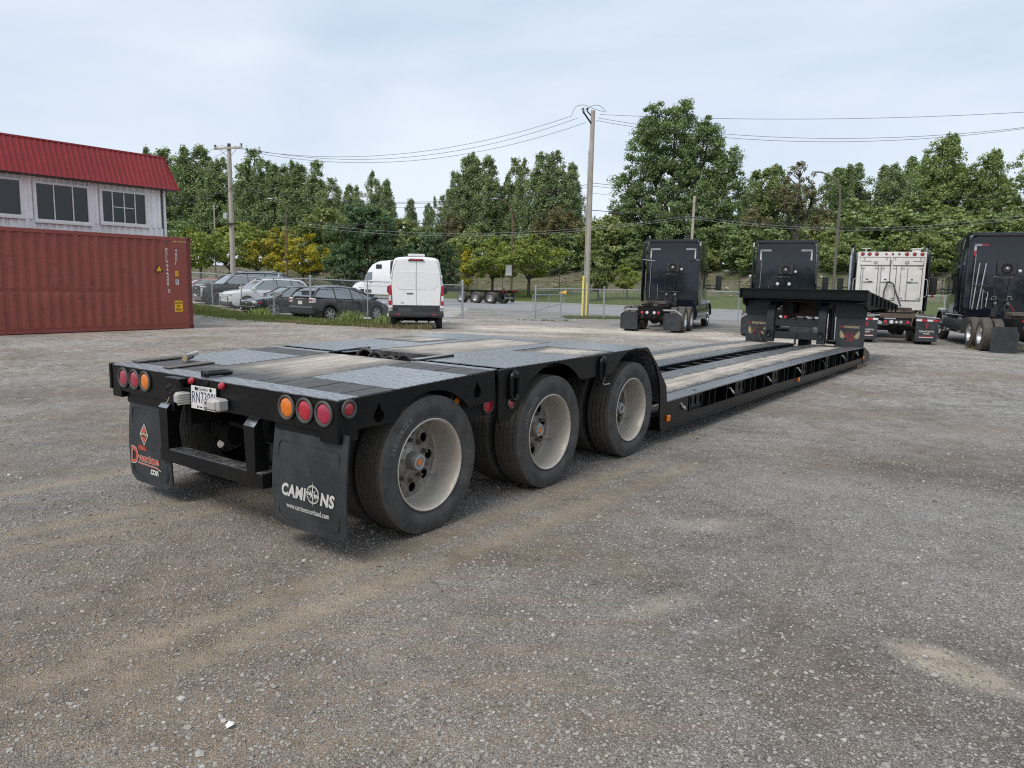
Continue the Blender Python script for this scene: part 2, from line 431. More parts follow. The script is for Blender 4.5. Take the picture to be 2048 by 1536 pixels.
def pole_wood(name, a, b):
    m = NT(name); c = m.coord('Object')
    g = m.noise(m.coord('Object', (16, 16, .7)), 3, 5, .65); t = m.noise(c, .9, 3, .6)
    base = m.mix(m.ramp(m.math('ADD', m.math('MULTIPLY', g, .65), m.math('MULTIPLY', t, .35)), [(.36, 0.), (.62, 1.)]), a, b)
    m.set(base=base, rough=.85); m.bump(g, .7, .012); return m.mat
M['wood_pole'] = pole_wood('weathered_pole_wood', (.24, .21, .17), (.50, .455, .39))
M['bark'] = pole_wood('tree_bark', (.035, .03, .024), (.12, .105, .085))
M['lumber'] = pole_wood('grey_lumber', (.06, .055, .05), (.19, .17, .15))
M['wire'] = flat('cable_black', (.03, .03, .032)); M['wire_grey'] = flat('bare_wire_grey', (.22, .23, .24), .4)

# foliage: each leaf its own tone, clumps vary
def foliage(name, a, b, c2=None, amt=0., rough=.62):
    m = NT(name); p = m.pos()
    at_ = m.N('ShaderNodeAttribute'); at_.attribute_name = 'tone'
    big = m.noise(p, .45, 3, .6)
    f = m.math('ADD', m.math('MULTIPLY', at_.outputs['Fac'], .62), m.math('MULTIPLY', m.ramp(big, [(.3, 0.), (.7, 1.)]), .38))
    base = m.mix(f, a, b)
    if c2: base = m.mix(m.math('MULTIPLY', m.ramp(m.noise(p, .8, 3, .6), [(.45, 0.), (.62, 1.)]), amt), base, c2)
    oi = m.N('ShaderNodeObjectInfo')
    base = m.mix(m.math('MULTIPLY', oi.outputs['Random'], .35), base, m.mix(.5, base, tuple(x * .7 for x in a)))
    m.n.remove(m.b)
    d = m.N('ShaderNodeBsdfDiffuse'); t = m.N('ShaderNodeBsdfTranslucent'); g = m.N('ShaderNodeBsdfGlossy'); g.inputs['Roughness'].default_value = .5
    m.L(base, d.inputs['Color'])
    tm = m.mix(.5, base, m.mix(1., base, (1.2, 1.25, .5), 'MULTIPLY')); m.L(tm, t.inputs['Color'])
    s1 = m.N('ShaderNodeMixShader'); s1.inputs[0].default_value = .32; m.L(d.outputs[0], s1.inputs[1]); m.L(t.outputs[0], s1.inputs[2])
    s2 = m.N('ShaderNodeMixShader'); s2.inputs[0].default_value = .05; m.L(s1.outputs[0], s2.inputs[1]); m.L(g.outputs[0], s2.inputs[2])
    m.L(s2.outputs[0], m.o.inputs['Surface']); return m.mat
M['leaf_poplar'] = foliage('poplar_leaves', (0.132, 0.187, 0.086), (0.345, 0.440, 0.184))
M['leaf_cotton'] = foliage('cottonwood_leaves', (0.098, 0.160, 0.063), (0.270, 0.380, 0.135))
M['leaf_dark'] = foliage('dark_maple_leaves', (.045, .092, .042), (.14, .23, .09))
M['leaf_locust'] = foliage('locust_leaves', (0.138, 0.182, 0.033), (0.380, 0.431, 0.075))
M['leaf_yellow'] = foliage('yellow_locust_leaves', (0.248, 0.244, 0.020), (0.745, 0.616, 0.030), (0.217, 0.276, 0.041), .45)
M['leaf_orange'] = foliage('orange_tinged_leaves', (0.194, 0.220, 0.027), (0.624, 0.456, 0.027), (0.178, 0.236, 0.041), .6)
M['leaf_lime'] = foliage('lime_green_leaves', (.13, .17, .05), (.34, .38, .12))
M['leaf_olive'] = foliage('olive_leaves', (0.091, 0.098, 0.041), (0.245, 0.245, 0.091), (0.204, 0.122, 0.052), .5)
M['leaf_bush'] = foliage('bush_leaves', (0.098, 0.154, 0.059), (0.287, 0.385, 0.130))
M['leaf_silver'] = foliage('silvery_leaves', (0.150, 0.180, 0.150), (0.360, 0.405, 0.345))
M['leaf_mid'] = foliage('mid_green_leaves', (0.138, 0.198, 0.070), (0.368, 0.451, 0.151))
# ------------------------------------------------------------------ ground, street, verge, embankment
DX, DY, NX, NY = -.77, .64, .64, .77            # along the street, across it (away from the yard)
def so2xy(s, o): return s * DX + o * NX, s * DY + o * NY
def zb(o): return float(np.interp(o, [55, 57, 63, 67.5, 70, 77, 84, 110, 160, 400], [-.18, -.08, .40, .85, 1.35, 3.85, 4.4, 5.2, 6.5, 6.5]))
def on_line(px, o):                              # ground point in picture column px at offset o from the yard origin
    v = ray(px, 560); k = v.x / v.y; Y = o / (NX * k + NY); return k * Y, Y
def z_of(px, py, Y): v = ray(px, py); return CAM_H + v.z / v.y * Y

def grid_mesh(name, xs, ys, zf, mat):
    X, Y = np.meshgrid(xs, ys); Zv = zf(X, Y)
    co = np.stack([X, Y, Zv], -1).reshape(-1, 3).astype(np.float32)
    ny, nx = X.shape; i = np.arange(ny * nx).reshape(ny, nx)
    q = np.stack([i[:-1, :-1], i[:-1, 1:], i[1:, 1:], i[1:, :-1]], -1).reshape(-1, 4)
    return np_mesh(name, co, q, mat, True)
def np_mesh(name, co, faces, mat, smooth=False, attr=None):
    me = bpy.data.meshes.new(name); n = len(faces); k = faces.shape[1]
    me.vertices.add(len(co)); me.vertices.foreach_set('co', np.ascontiguousarray(co, np.float32).ravel())
    me.loops.add(n * k); me.loops.foreach_set('vertex_index', faces.astype(np.int32).ravel())
    me.polygons.add(n); me.polygons.foreach_set('loop_start', np.arange(0, n * k, k, dtype=np.int32))
    try: me.polygons.foreach_set('loop_total', np.full(n, k, np.int32))
    except Exception: pass
    me.polygons.foreach_set('use_smooth', np.full(n, smooth))
    me.materials.append(mat); me.update(calc_edges=True)
    if attr is not None:
        a = me.attributes.new('tone', 'FLOAT', 'FACE'); a.data.foreach_set('value', attr.astype(np.float32))
    return me
def vnoise(X, Y, sc, seed=0):
    a = np.zeros_like(X, dtype=float); r = np.random.default_rng(seed)
    for k in range(7):
        th = r.uniform(0, 2 * PI); f = sc * r.uniform(.6, 1.7); a += np.sin((X * np.cos(th) + Y * np.sin(th)) * f + r.uniform(0, 6.28))
    return a / 7

TRACKS = [((-5.2, 3.6), (-2.6, 6.9), .06), ((-1.95, 2.75), (1.30, 6.75), .06), ((-1.50, 2.82), (1.72, 6.68), .07), ((-3.4, 4.25), (-1.6, 6.1), .07), ((-3.2, 4.0), (-1.4, 5.75), .06)]
def gravel_z(X, Y):
    z = gz(X, Y)
    near = 1 - sstep(10, 22, np.abs(Y - 4) + np.abs(X) * .6)
    z = z + near * (.006 * vnoise(X, Y, 3.5, 3) + .0035 * vnoise(X, Y, 13, 4))
    for (a, b, w) in TRACKS:                     # shallow ruts pressed by tyres
        ax, ay = a; bx, by = b; L = math.hypot(bx - ax, by - ay); ux, uy = (bx - ax) / L, (by - ay) / L
        t = (X - ax) * ux + (Y - ay) * uy; d = (X - ax) * -uy + (Y - ay) * ux
        fade = sstep(-.5, .2, t) * (1 - sstep(L - .3, L + .2, t))
        z = z - fade * .012 * np.exp(-(d / w) ** 2) + fade * .004 * np.exp(-((np.abs(d) - w * 1.7) / .04) ** 2)
    return z

def ground_material():
    m = NT('gravel_yard'); P = m.pos()
    sep = m.N('ShaderNodeSeparateXYZ'); m.L(P, sep.inputs[0]); x, y = sep.outputs[0], sep.outputs[1]
    def seg(a, b, w, soft):
        ax, ay = a; bx, by = b; L = math.hypot(bx - ax, by - ay); ux, uy = (bx - ax) / L, (by - ay) / L
        d = m.math('ABSOLUTE', m.math('ADD', m.math('ADD', m.math('MULTIPLY', x, -uy), m.math('MULTIPLY', y, ux)), ax * uy - ay * ux))
        t = m.math('ADD', m.math('ADD', m.math('MULTIPLY', x, ux), m.math('MULTIPLY', y, uy)), -(ax * ux + ay * uy))
        e = m.math('MAXIMUM', m.math('SUBTRACT', 0., t), m.math('SUBTRACT', t, L))
        dd = m.math('MAXIMUM', m.math('SUBTRACT', d, w), m.math('MULTIPLY', e, .35))
        q = m.N('ShaderNodeMapRange'); q.inputs['From Min'].default_value = soft; q.inputs['From Max'].default_value = -soft * .6; m.L(m.math('ADD', dd, wob), q.inputs['Value'])
        return q.outputs[0]
    def ell(cx, cy, rx, ry, ang, soft=.5, wk=1.):
        ca, sa = math.cos(ang), math.sin(ang)
        u = m.math('ADD', m.math('ADD', m.math('MULTIPLY', x, ca / rx), m.math('MULTIPLY', y, sa / rx)), -(cx * ca + cy * sa) / rx)
        v = m.math('ADD', m.math('ADD', m.math('MULTIPLY', x, -sa / ry), m.math('MULTIPLY', y, ca / ry)), -(-cx * sa + cy * ca) / ry)
        r = m.math('SQRT', m.math('ADD', m.math('MULTIPLY', u, u), m.math('MULTIPLY', v, v)))
        q = m.N('ShaderNodeMapRange'); q.inputs['From Min'].default_value = 1 + soft * .4; q.inputs['From Max'].default_value = 1 - soft
        m.L(m.math('ADD', r, m.math('MULTIPLY', wob2, wk)), q.inputs['Value']); return q.outputs[0]
    nA = m.noise(P, 1.1, 6, .62, .4); nB = m.noise(P, .32, 4, .55); nC = m.noise(P, 5.5, 5, .7); nD = m.noise(P, 24, 4, .7)
    wob = m.math('ADD', m.math('MULTIPLY', m.math('SUBTRACT', nC, .5), .22), m.math('MULTIPLY', m.math('SUBTRACT', nD, .5), .12))
    wob2 = m.math('ADD', m.math('MULTIPLY', m.math('SUBTRACT', nA, .5), 1.2), m.math('MULTIPLY', m.math('SUBTRACT', nD, .5), .8))
    # stones: two sizes of cells, each with its own grey
    def cells(scale, sat=0.):
        v = m.N('ShaderNodeTexVoronoi'); v.inputs['Scale'].default_value = scale; m.L(P, v.inputs['Vector'])
        s = m.N('ShaderNodeSeparateXYZ'); m.L(v.outputs['Color'], s.inputs[0])
        return v.outputs['Distance'], s.outputs[0], s.outputs[1]
    d1, r1, q1 = cells(150.); d2, r2, q2 = cells(62.); d3, r3, q3 = cells(300.)
    grav = m.ramp(r1, [(0., (.072, .067, .062)), (.45, (.198, .190, .181)), (.8, (.325, .315, .302)), (1., (.60, .585, .56))])
    grav2 = m.ramp(r3, [(0., (.062, .057, .053)), (.5, (.193, .186, .178)), (.9, (.33, .32, .307)), (1., (.60, .585, .565))])
    grav = m.mix(.5, grav, grav2)
    big = m.ramp(r2, [(0., (.12, .11, .10)), (.6, (.30, .28, .26)), (1., (.66, .63, .59))])
    isbig = m.math('MULTIPLY', m.math('GREATER_THAN', q2, .86), m.math('LESS_THAN', d2, .42))
    grav = m.mix(isbig, grav, big)
    d4, r4, q4 = cells(17.); d5, r5, q5 = cells(6.)
    farw = m.N('ShaderNodeMapRange'); farw.inputs['From Min'].default_value = 5; farw.inputs['From Max'].default_value = 13; m.L(y, farw.inputs['Value'])
    spk = m.mix(.5, m.ramp(r4, [(0., (.42, .42, .42)), (.6, (1., 1., 1.)), (1., (1.75, 1.72, 1.66))]), m.ramp(q5, [(0., (.72, .72, .72)), (1., (1.3, 1.3, 1.28))]))
    grav = m.mix(farw.outputs[0], grav, m.mix(1., grav, spk, 'MULTIPLY'))
    # brown fines show between the stones in large patches
    brown = m.mix(r3, (.125, .096, .074), (.25, .20, .158))
    pb = m.ramp(m.math('ADD', m.math('MULTIPLY', nA, .55), m.math('MULTIPLY', nB, .5)), [(.49, 0.), (.60, 1.)])
    fines = m.math('MULTIPLY', pb, m.math('SUBTRACT', 1., m.math('MULTIPLY', m.math('GREATER_THAN', q1, .62), .75)))
    base = m.mix(m.math('MULTIPLY', fines, .85), grav, brown)
    # foreground left is finer, browner soil
    soil = ell(-1.5, 2.4, 1.9, 2.2, .5, .6)
    soil2 = m.math('MAXIMUM', soil, m.math('MULTIPLY', ell(-2.2, 3.9, 2.2, 1.3, .7, .8), .75))
    tanb = m.mix(r3, (.175, .132, .095), (.36, .285, .215))
    base = m.mix(m.math('MULTIPLY', m.math('MULTIPLY', soil2, m.ramp(nC, [(.3, .35), (.65, 1.)])), m.math('SUBTRACT', 1., m.math('MULTIPLY', m.math('GREATER_THAN', q1, .7), .8))), base, tanb)
    tr = None
    for (a, b, w) in TRACKS:
        q = seg(a, b, w, .10); tr = q if tr is None else m.math('MAXIMUM', tr, q)
    rib = m.ramp(m.noise(m.coord('Object', (2.2, 42, 1), (0, 0, -math.radians(51))), 1, 4, .6), [(.36, .35), (.52, 1.)])
    strk = m.ramp(m.noise(m.coord('Object', (.8, 9, 1), (0, 0, -math.radians(47))), 1, 4, .6), [(.50, 0.), (.62, .5)])
    base = m.mix(m.math('MULTIPLY', strk, m.math('LESS_THAN', x, .8)), base, tanb)
    tanc = m.mix(r3, (.25, .205, .155), (.39, .335, .26))
    base = m.mix(m.math('MULTIPLY', m.math('MULTIPLY', tr, rib), m.ramp(nD, [(.25, .7), (.5, 1.)])), base, tanc)
    # the bright sandy patch near the right edge and a faint one beside it
    sand = m.math('MAXIMUM', ell(1.97, 3.04, .27, .15, -.95, .40, .35), m.math('MULTIPLY', ell(2.16, 2.80, .20, .06, -.9, .6, .5), .8))
    sand = m.math('MAXIMUM', sand, m.math('MULTIPLY', ell(1.45, 4.95, .35, .14, .2, .9), .45))
    sand = m.math('MAXIMUM', sand, m.math('MULTIPLY', ell(.80, 3.62, .26, .10, .5, .8), .50))
    base = m.mix(m.math('MULTIPLY', sand, m.ramp(nD, [(.3, .8), (.45, 1.)])), base, m.mix(r3, (.45, .39, .32), (.62, .55, .46)))
    # damp darker streaks
    damp = m.math('MAXIMUM', ell(-5.2, 18.4, 1.5, .35, 0, .8), m.math('MULTIPLY', ell(4.1, 6.4, 2.4, .45, -.35, .9), .6))
    damp = m.math('MAXIMUM', damp, m.math('MULTIPLY', ell(-5.2, 10.3, 1.3, .5, .2, .9), .45))
    damp = m.math('MAXIMUM', damp, m.math('MULTIPLY', ell(-9., 14.7, 1.6, .5, .2, .9), .5))
    damp = m.math('MAXIMUM', damp, m.math('MULTIPLY', ell(2.3, 2.9, .75, .25, -1.0, .9), .6))
    base = m.mix(m.math('MULTIPLY', damp, .55), base, m.mix(r1, (.085, .072, .063), (.17, .15, .135)))
    # driveway: pale worn concrete showing through, then dark asphalt up to the street
    o = m.math('ADD', m.math('MULTIPLY', x, NX), m.math('MULTIPLY', y, NY))
    far = m.N('ShaderNodeMapRange'); far.inputs['From Min'].default_value = 27.5; far.inputs['From Max'].default_value = 30.5; m.L(m.math('ADD', o, m.math('MULTIPLY', wob2, 2.2)), far.inputs['Value'])
    pale = m.math('MULTIPLY', m.math('MAXIMUM', m.math('MAXIMUM', ell(2.0, 29.8, 7.6, 2.5, -.10, .35), m.math('MULTIPLY', ell(8.2, 26.3, 3.8, 1.5, -.3, .6), .85)), m.math('MULTIPLY', ell(-.5, 24.8, 3.4, .8, -.1, .8), .7)), m.ramp(m.noise(m.coord('Object', (.5, 1.6, 1)), 1.3, 6, .7), [(.36, .05), (.52, 1.)]))
    asph = m.mix(nC, (.13, .128, .127), (.22, .215, .21))
    base = m.mix(m.math('MULTIPLY', far.outputs[0], .9), base, asph)
    base = m.mix(m.math('MULTIPLY', pale, .85), base, m.mix(nC, (.36, .31, .265), (.56, .51, .45)))
    lot = m.math('MULTIPLY', m.math('LESS_THAN', x, m.math('ADD', -3.2, 0.)), m.math('GREATER_THAN', o, 21.5))
    base = m.mix(m.math('MULTIPLY', lot, .7), base, m.mix(nA, (.24, .235, .23), (.36, .35, .34)))
    tone = m.ramp(m.math('ADD', m.math('MULTIPLY', m.noise(P, .55, 5, .65, .5), .6), m.math('MULTIPLY', nC, .4)), [(.38, (.88, .85, .81)), (.50, (1.27, 1.25, 1.21)), (.62, (1.58, 1.57, 1.55))])
    base = m.mix(1., base, tone, 'MULTIPLY')
    m.set(base=base, rough=.86, spec=.3)
    h = m.math('ADD', m.math('MULTIPLY', m.math('SUBTRACT', 1., d1), .55), m.math('ADD', m.math('MULTIPLY', m.math('SUBTRACT', 1., d3), .25), m.math('MULTIPLY', m.math('MULTIPLY', isbig, m.math('SUBTRACT', .45, d2)), 2.)))
    h = m.math('ADD', h, m.math('MULTIPLY', nD, .8))
    near = m.N('ShaderNodeMapRange'); near.inputs['From Min'].default_value = 26; near.inputs['From Max'].default_value = 6; near.inputs['To Min'].default_value = .25
    m.L(y, near.inputs['Value'])
    b = m.bump(h, 1., .02)
    m.l.remove(m.b.inputs['Normal'].links[0])
    bn = [q for q in m.n if q.bl_idname == 'ShaderNodeBump'][0]; m.L(near.outputs[0], bn.inputs['Strength']); m.L(bn.outputs['Normal'], m.b.inputs['Normal'])
    return m.mat
M['ground'] = ground_material()
def axis(lo, hi, fine_lo, fine_hi, step):
    a = list(np.arange(fine_lo, fine_hi, step)); d = step; p = fine_hi
    while p < hi: a.append(p); d *= 1.22; p += d
    a.append(hi); d = step; p = fine_lo - step
    while p > lo: a.insert(0, p); d *= 1.22; p -= d
    a.insert(0, lo); return np.array(a)
struct('ground', grid_mesh('ground', axis(-1500, 1500, -6, 7, .055), axis(-300, 1800, 1.6, 10, .05), gravel_z, M['ground']))

def so_sheet(name, s0, s1, o0, o1, ds, do, zf, mat):
    S, Oo = np.meshgrid(np.arange(s0, s1 + ds, ds), np.linspace(o0, o1, max(2, int((o1 - o0) / do) + 1)))
    X = S * DX + Oo * NX; Y = S * DY + Oo * NY; Zv = zf(S, Oo)
    co = np.stack([X, Y, Zv], -1).reshape(-1, 3); ny, nx = S.shape; i = np.arange(ny * nx).reshape(ny, nx)
    q = np.stack([i[:-1, :-1], i[1:, :-1], i[1:, 1:], i[:-1, 1:]], -1).reshape(-1, 4)
    return np_mesh(name, co, q, mat, True)
def road_material():
    m = NT('worn_asphalt'); P = m.pos(); n = m.noise(P, .5, 5, .6); f = m.noise(P, 14, 3, .6)
    st = m.noise(m.coord('Object', (.06, 1.6, 1), (0, 0, math.atan2(DY, DX) * -1)), 1.2, 4, .6)
    base = m.mix(m.ramp(m.math('ADD', m.math('MULTIPLY', n, .5), m.math('MULTIPLY', st, .5)), [(.38, 0.), (.62, 1.)]), (.22, .22, .23), (.31, .31, .32))
    base = m.mix(m.math('MULTIPLY', f, .3), base, (.14, .14, .14)); m.set(base=base, rough=.8); m.bump(f, .2, .01); return m.mat
M['road'] = road_material()
struct('road', so_sheet('road', -90, 420, 39.6, 55.9, 6, 4, lambda s, o: -.196 + 0 * s, M['road']))
M['concrete'] = simple('kerb_concrete', (.34, .33, .31), .85, var=.15, scale=2, vec='Object')
kb = MB()
for o0, o1 in ((55.9, 56.15),):
    for s in range(-90, 420, 6):
        P4 = [so2xy(s, o0), so2xy(s + 5.97, o0), so2xy(s + 5.97, o1), so2xy(s, o1)]
        kb.add([(x, y, z) for z in (-.25, -.06) for x, y in P4], [(4, 5, 6, 7), (0, 1, 5, 4), (2, 3, 7, 6), (1, 2, 6, 5), (0, 4, 7, 3)], 0)
struct('kerb', kb.mesh('kerb', M['concrete']))
lm = MB()
for s in range(-60, 300, 9):
    for oo in (43.6, 51.6):
        P4 = [so2xy(s, oo), so2xy(s + 3, oo), so2xy(s + 3, oo + .13), so2xy(s, oo + .13)]; lm.add([(x, y, -.191) for x, y in P4], [(0, 1, 2, 3)])
for oo in (47.6, 47.85):
    P4 = [so2xy(-60, oo), so2xy(300, oo), so2xy(300, oo + .1), so2xy(-60, oo + .1)]; lm.add([(x, y, -.191) for x, y in P4], [(0, 1, 2, 3)])
struct('lane_marking', lm.mesh('lane_marking', flat('road_paint', (.55, .55, .53))))

def turf(name, a, b, dirt, amt):
    m = NT(name); P = m.pos(); n = m.noise(P, .35, 5, .65); f = m.noise(P, 5, 4, .7)
    base = m.mix(m.ramp(m.math('ADD', m.math('MULTIPLY', n, .5), m.math('MULTIPLY', f, .5)), [(.35, 0.), (.65, 1.)]), a, b)
    base = m.mix(m.math('MULTIPLY', m.ramp(m.noise(P, .22, 5, .7), [(.45, 0.), (.62, 1.)]), amt), base, dirt)
    m.set(base=base, rough=.95, spec=.1); m.bump(f, 1., .12); return m.mat
M['turf'] = turf('mown_grass', (.055, .088, .022), (.115, .155, .045), (.13, .12, .06), .35)
M['bank'] = turf('stony_bank', (.105, .10, .055), (.22, .20, .15), (.075, .10, .035), .75)
M['forest'] = turf('forest_floor', (.03, .045, .018), (.07, .085, .035), (.05, .04, .03), .5)
Z_ = lambda s, o: np.interp(o, [55, 57, 63, 67.5, 70, 77, 84, 110, 160, 400], [-.18, -.08, .40, .85, 1.35, 3.85, 4.4, 5.2, 6.5, 6.5]) + .12 * vnoise(s, o, .5, 8) * (o > 57.5)
struct('grass_verge', so_sheet('grass_verge', -90, 420, 56.15, 67.6, 1.5, 1.2, Z_, M['turf']))
struct('embankment', so_sheet('embankment', -90, 420, 67.4, 79.5, 1.2, .8, lambda s, o: Z_(s, o) + .01 + .22 * vnoise(s, o, 1.3, 9) * sstep(67.6, 70, o), M['bank']))
struct('forest_floor', so_sheet('forest_floor', -120, 460, 79.3, 400, 6, 6, Z_, M['forest']))

# loose stones: a real layer of small rocks over the near yard, and rubble on the bank
def ico():
    t = (1 + 5 ** .5) / 2
    v = np.array([(-1, t, 0), (1, t, 0), (-1, -t, 0), (1, -t, 0), (0, -1, t), (0, 1, t), (0, -1, -t), (0, 1, -t), (t, 0, -1), (t, 0, 1), (-t, 0, -1), (-t, 0, 1)], float)
    v /= np.linalg.norm(v[0])
    f = np.array([(0, 11, 5), (0, 5, 1), (0, 1, 7), (0, 7, 10), (0, 10, 11), (1, 5, 9), (5, 11, 4), (11, 10, 2), (10, 7, 6), (7, 1, 8), (3, 9, 4), (3, 4, 2), (3, 2, 6), (3, 6, 8), (3, 8, 9), (4, 9, 5), (2, 4, 11), (6, 2, 10), (8, 6, 7), (9, 8, 1)])
    return v, f
def stones(name, X, Y, Zs, R, mat, flatness=.6, kind='stuff'):
    v, f = ico(); n = len(X); g = np.random.default_rng(5)
    q = v[None] * (1 + g.uniform(-.28, .28, (n, 12, 1))) * g.uniform(.7, 1.25, (n, 1, 3)) * np.array([1, 1, flatness])
    a = g.uniform(0, 2 * PI, n); c, s = np.cos(a)[:, None], np.sin(a)[:, None]
    q = np.stack([q[..., 0] * c - q[..., 1] * s, q[..., 0] * s + q[..., 1] * c, q[..., 2]], -1) * R[:, None, None]
    q += np.stack([X, Y, Zs], -1)[:, None]
    F = (f[None] + (np.arange(n) * 12)[:, None, None]).reshape(-1, 3)
    return np_mesh(name, q.reshape(-1, 3), F, mat, False, np.repeat(g.uniform(0, 1, n), 20))
def stone_mat(name, stops):
    m = NT(name); a = m.N('ShaderNodeAttribute'); a.attribute_name = 'tone'
    base = m.mix(m.math('MULTIPLY', m.noise(m.pos(), 60, 3), .35), m.ramp(a.outputs['Fac'], stops), (.11, .095, .08))
    m.set(base=base, rough=.88, spec=.3); return m.mat
M['stone'] = stone_mat('gravel_stones', [(0., (.15, .135, .12)), (.35, (.27, .25, .225)), (.7, (.36, .338, .31)), (.95, (.42, .40, .37)), (1., (.54, .52, .48))])
M['rubble'] = stone_mat('rubble', [(0., (.13, .12, .10)), (.7, (.26, .24, .20)), (1., (.48, .46, .42))])
n = 78000
Yq = 2.0 * (8.5 / 2.0) ** nr.uniform(0, 1, n); Xq = (nr.uniform(-1, 1, n)) * (Yq * .74 + .25)
dens = .5 + .5 * vnoise(Xq, Yq, 1.6, 21) + .35 * vnoise(Xq, Yq, 5, 22)
trk = np.zeros(n)
for (a, b, w) in TRACKS:
    L = math.hypot(b[0] - a[0], b[1] - a[1]); ux, uy = (b[0] - a[0]) / L, (b[1] - a[1]) / L
    d = np.abs((Xq - a[0]) * -uy + (Yq - a[1]) * ux); t = (Xq - a[0]) * ux + (Yq - a[1]) * uy
    trk = np.maximum(trk, (d < w * 1.1) * (t > -.2) * (t < L))
keep = (nr.uniform(0, 1, n) < np.clip(dens + .3, .18, 1)) & (nr.uniform(0, 1, n) > trk * .8)
Xq, Yq = Xq[keep], Yq[keep]
Rq = np.clip(nr.lognormal(math.log(.0034), .45, len(Xq)), .0017, .015) * (1 + .05 * Yq)
struct('loose_gravel', stones('loose_gravel', Xq, Yq, gravel_z(Xq, Yq) + Rq * .18, Rq, M['stone']), 'stuff')
n = 2600; S = nr.uniform(-40, 200, n); Oo = nr.normal(72.5, 2.4, n); Oo = np.clip(Oo, 66.5, 78)
struct('rubble_rocks', stones('rubble_rocks', S * DX + Oo * NX, S * DY + Oo * NY, Z_(S, Oo) + .1, np.clip(nr.lognormal(math.log(.11), .5, n), .05, .5), M['rubble']), 'stuff')

# ------------------------------------------------------------------ grass and weeds (blades)
def blades(name, X, Y, Zs, H, mat, w=.012, lean=.45):
    n = len(X); g = np.random.default_rng(9); a = g.uniform(0, 2 * PI, n); l = g.uniform(.1, lean, n) * H; b = g.uniform(0, 2 * PI, n)
    ex, ey = np.cos(a) * w, np.sin(a) * w; lx, ly = np.cos(b) * l, np.sin(b) * l
    p = np.stack([np.stack([X - ex, Y - ey, Zs], -1), np.stack([X + ex, Y + ey, Zs], -1), np.stack([X + lx * .35 + ex * .7, Y + ly * .35 + ey * .7, Zs + H * .55], -1), np.stack([X + lx * .35 - ex * .7, Y + ly * .35 - ey * .7, Zs + H * .55], -1), np.stack([X + lx, Y + ly, Zs + H], -1)], 1)
    i = np.arange(n)[:, None] * 5
    F = np.concatenate([i + [0, 1, 2], i + [0, 2, 3], i + [3, 2, 4]], 0)
    t = g.uniform(0, 1, n)
    return np_mesh(name, p.reshape(-1, 3), F, mat, False, np.concatenate([t, t, t]))
M['grass'] = foliage('rough_grass', (.070, .105, .022), (.20, .25, .055), (.24, .20, .08), .5)
M['drygrass'] = foliage('dry_weeds', (.17, .14, .07), (.34, .28, .14), (.10, .12, .04), .6)
def strip(pts, width, dens, hm, seed):
    g = np.random.default_rng(seed); X = []; Y = []
    for (x0, y0), (x1, y1) in zip(pts[:-1], pts[1:]):
        L = math.hypot(x1 - x0, y1 - y0); k = int(L * width * dens); t = g.uniform(0, 1, k); q = g.normal(0, width * .32, k)
        ux, uy = (x1 - x0) / L, (y1 - y0) / L; X.append(x0 + ux * L * t - uy * q); Y.append(y0 + uy * L * t + ux * q)
    X = np.concatenate(X); Y = np.concatenate(Y); cl = .5 + .5 * vnoise(X, Y, 2.2, seed); k = g.uniform(0, 1, len(X)) < .25 + cl
    X, Y, cl = X[k], Y[k], cl[k]; H = np.abs(g.normal(hm, hm * .35, len(X))) * (.5 + cl) + .03
    return X, Y, gravel_z(X, Y) - .01, H
def strip_obj(name, *a, mat='grass', w=.014): X, Y, Zs, H = strip(*a); struct(name, blades(name, X, Y, Zs, H, M[mat], w), 'stuff')
strip_obj('grass_strip', [(-17.5, 38.5), (-12.5, 33.), (-8.6, 30.), (-6.2, 30.6), (-4.9, 30.5)], 2.0, 900, .11, 31)
strip_obj('grass_strip', [(-8.2, 28.6), (-6.2, 28.2), (-4.6, 27.6)], 1.1, 700, .08, 32)
strip_obj('dry_weeds', [(-5.6, 27.7), (-4.6, 27.2), (-3.0, 27.2)], .9, 800, .12, 33, mat='drygrass')
strip_obj('dry_weeds', [(-9.5, 29.5), (-7.2, 28.0)], .8, 300, .07, 36, mat='drygrass')
strip_obj('grass_tuft', [(2.9, 41.0), (6.0, 41.4)], 1.6, 600, .10, 34)
strip_obj('grass_tuft', [(14.9, 23.6), (17.4, 25.0)], .8, 260, .09, 35, mat='drygrass')
# taller weeds at the fence
for (px, dd, hh, lab) in ((700, 30.6, .34, 'tall leafy weed in front of the grey hatchback'), (770, 29.6, .26, 'leafy weed clump left of the white van'), (520, 34.3, .25, 'low dark weed under the front of the dark sedan')):
    x, y, z = at(px, dd); g = np.random.default_rng(int(px)); k = 240
    X = x + g.normal(0, .22, k); Y = y + g.normal(0, .2, k)
    o = thing('weed', lab, 'weed', me=blades('weed', X, Y, np.full(k, z) + g.uniform(0, .1, k), np.abs(g.normal(hh, hh * .3, k)), M['leaf_mid'], .028, .8))
    o['kind'] = 'thing'

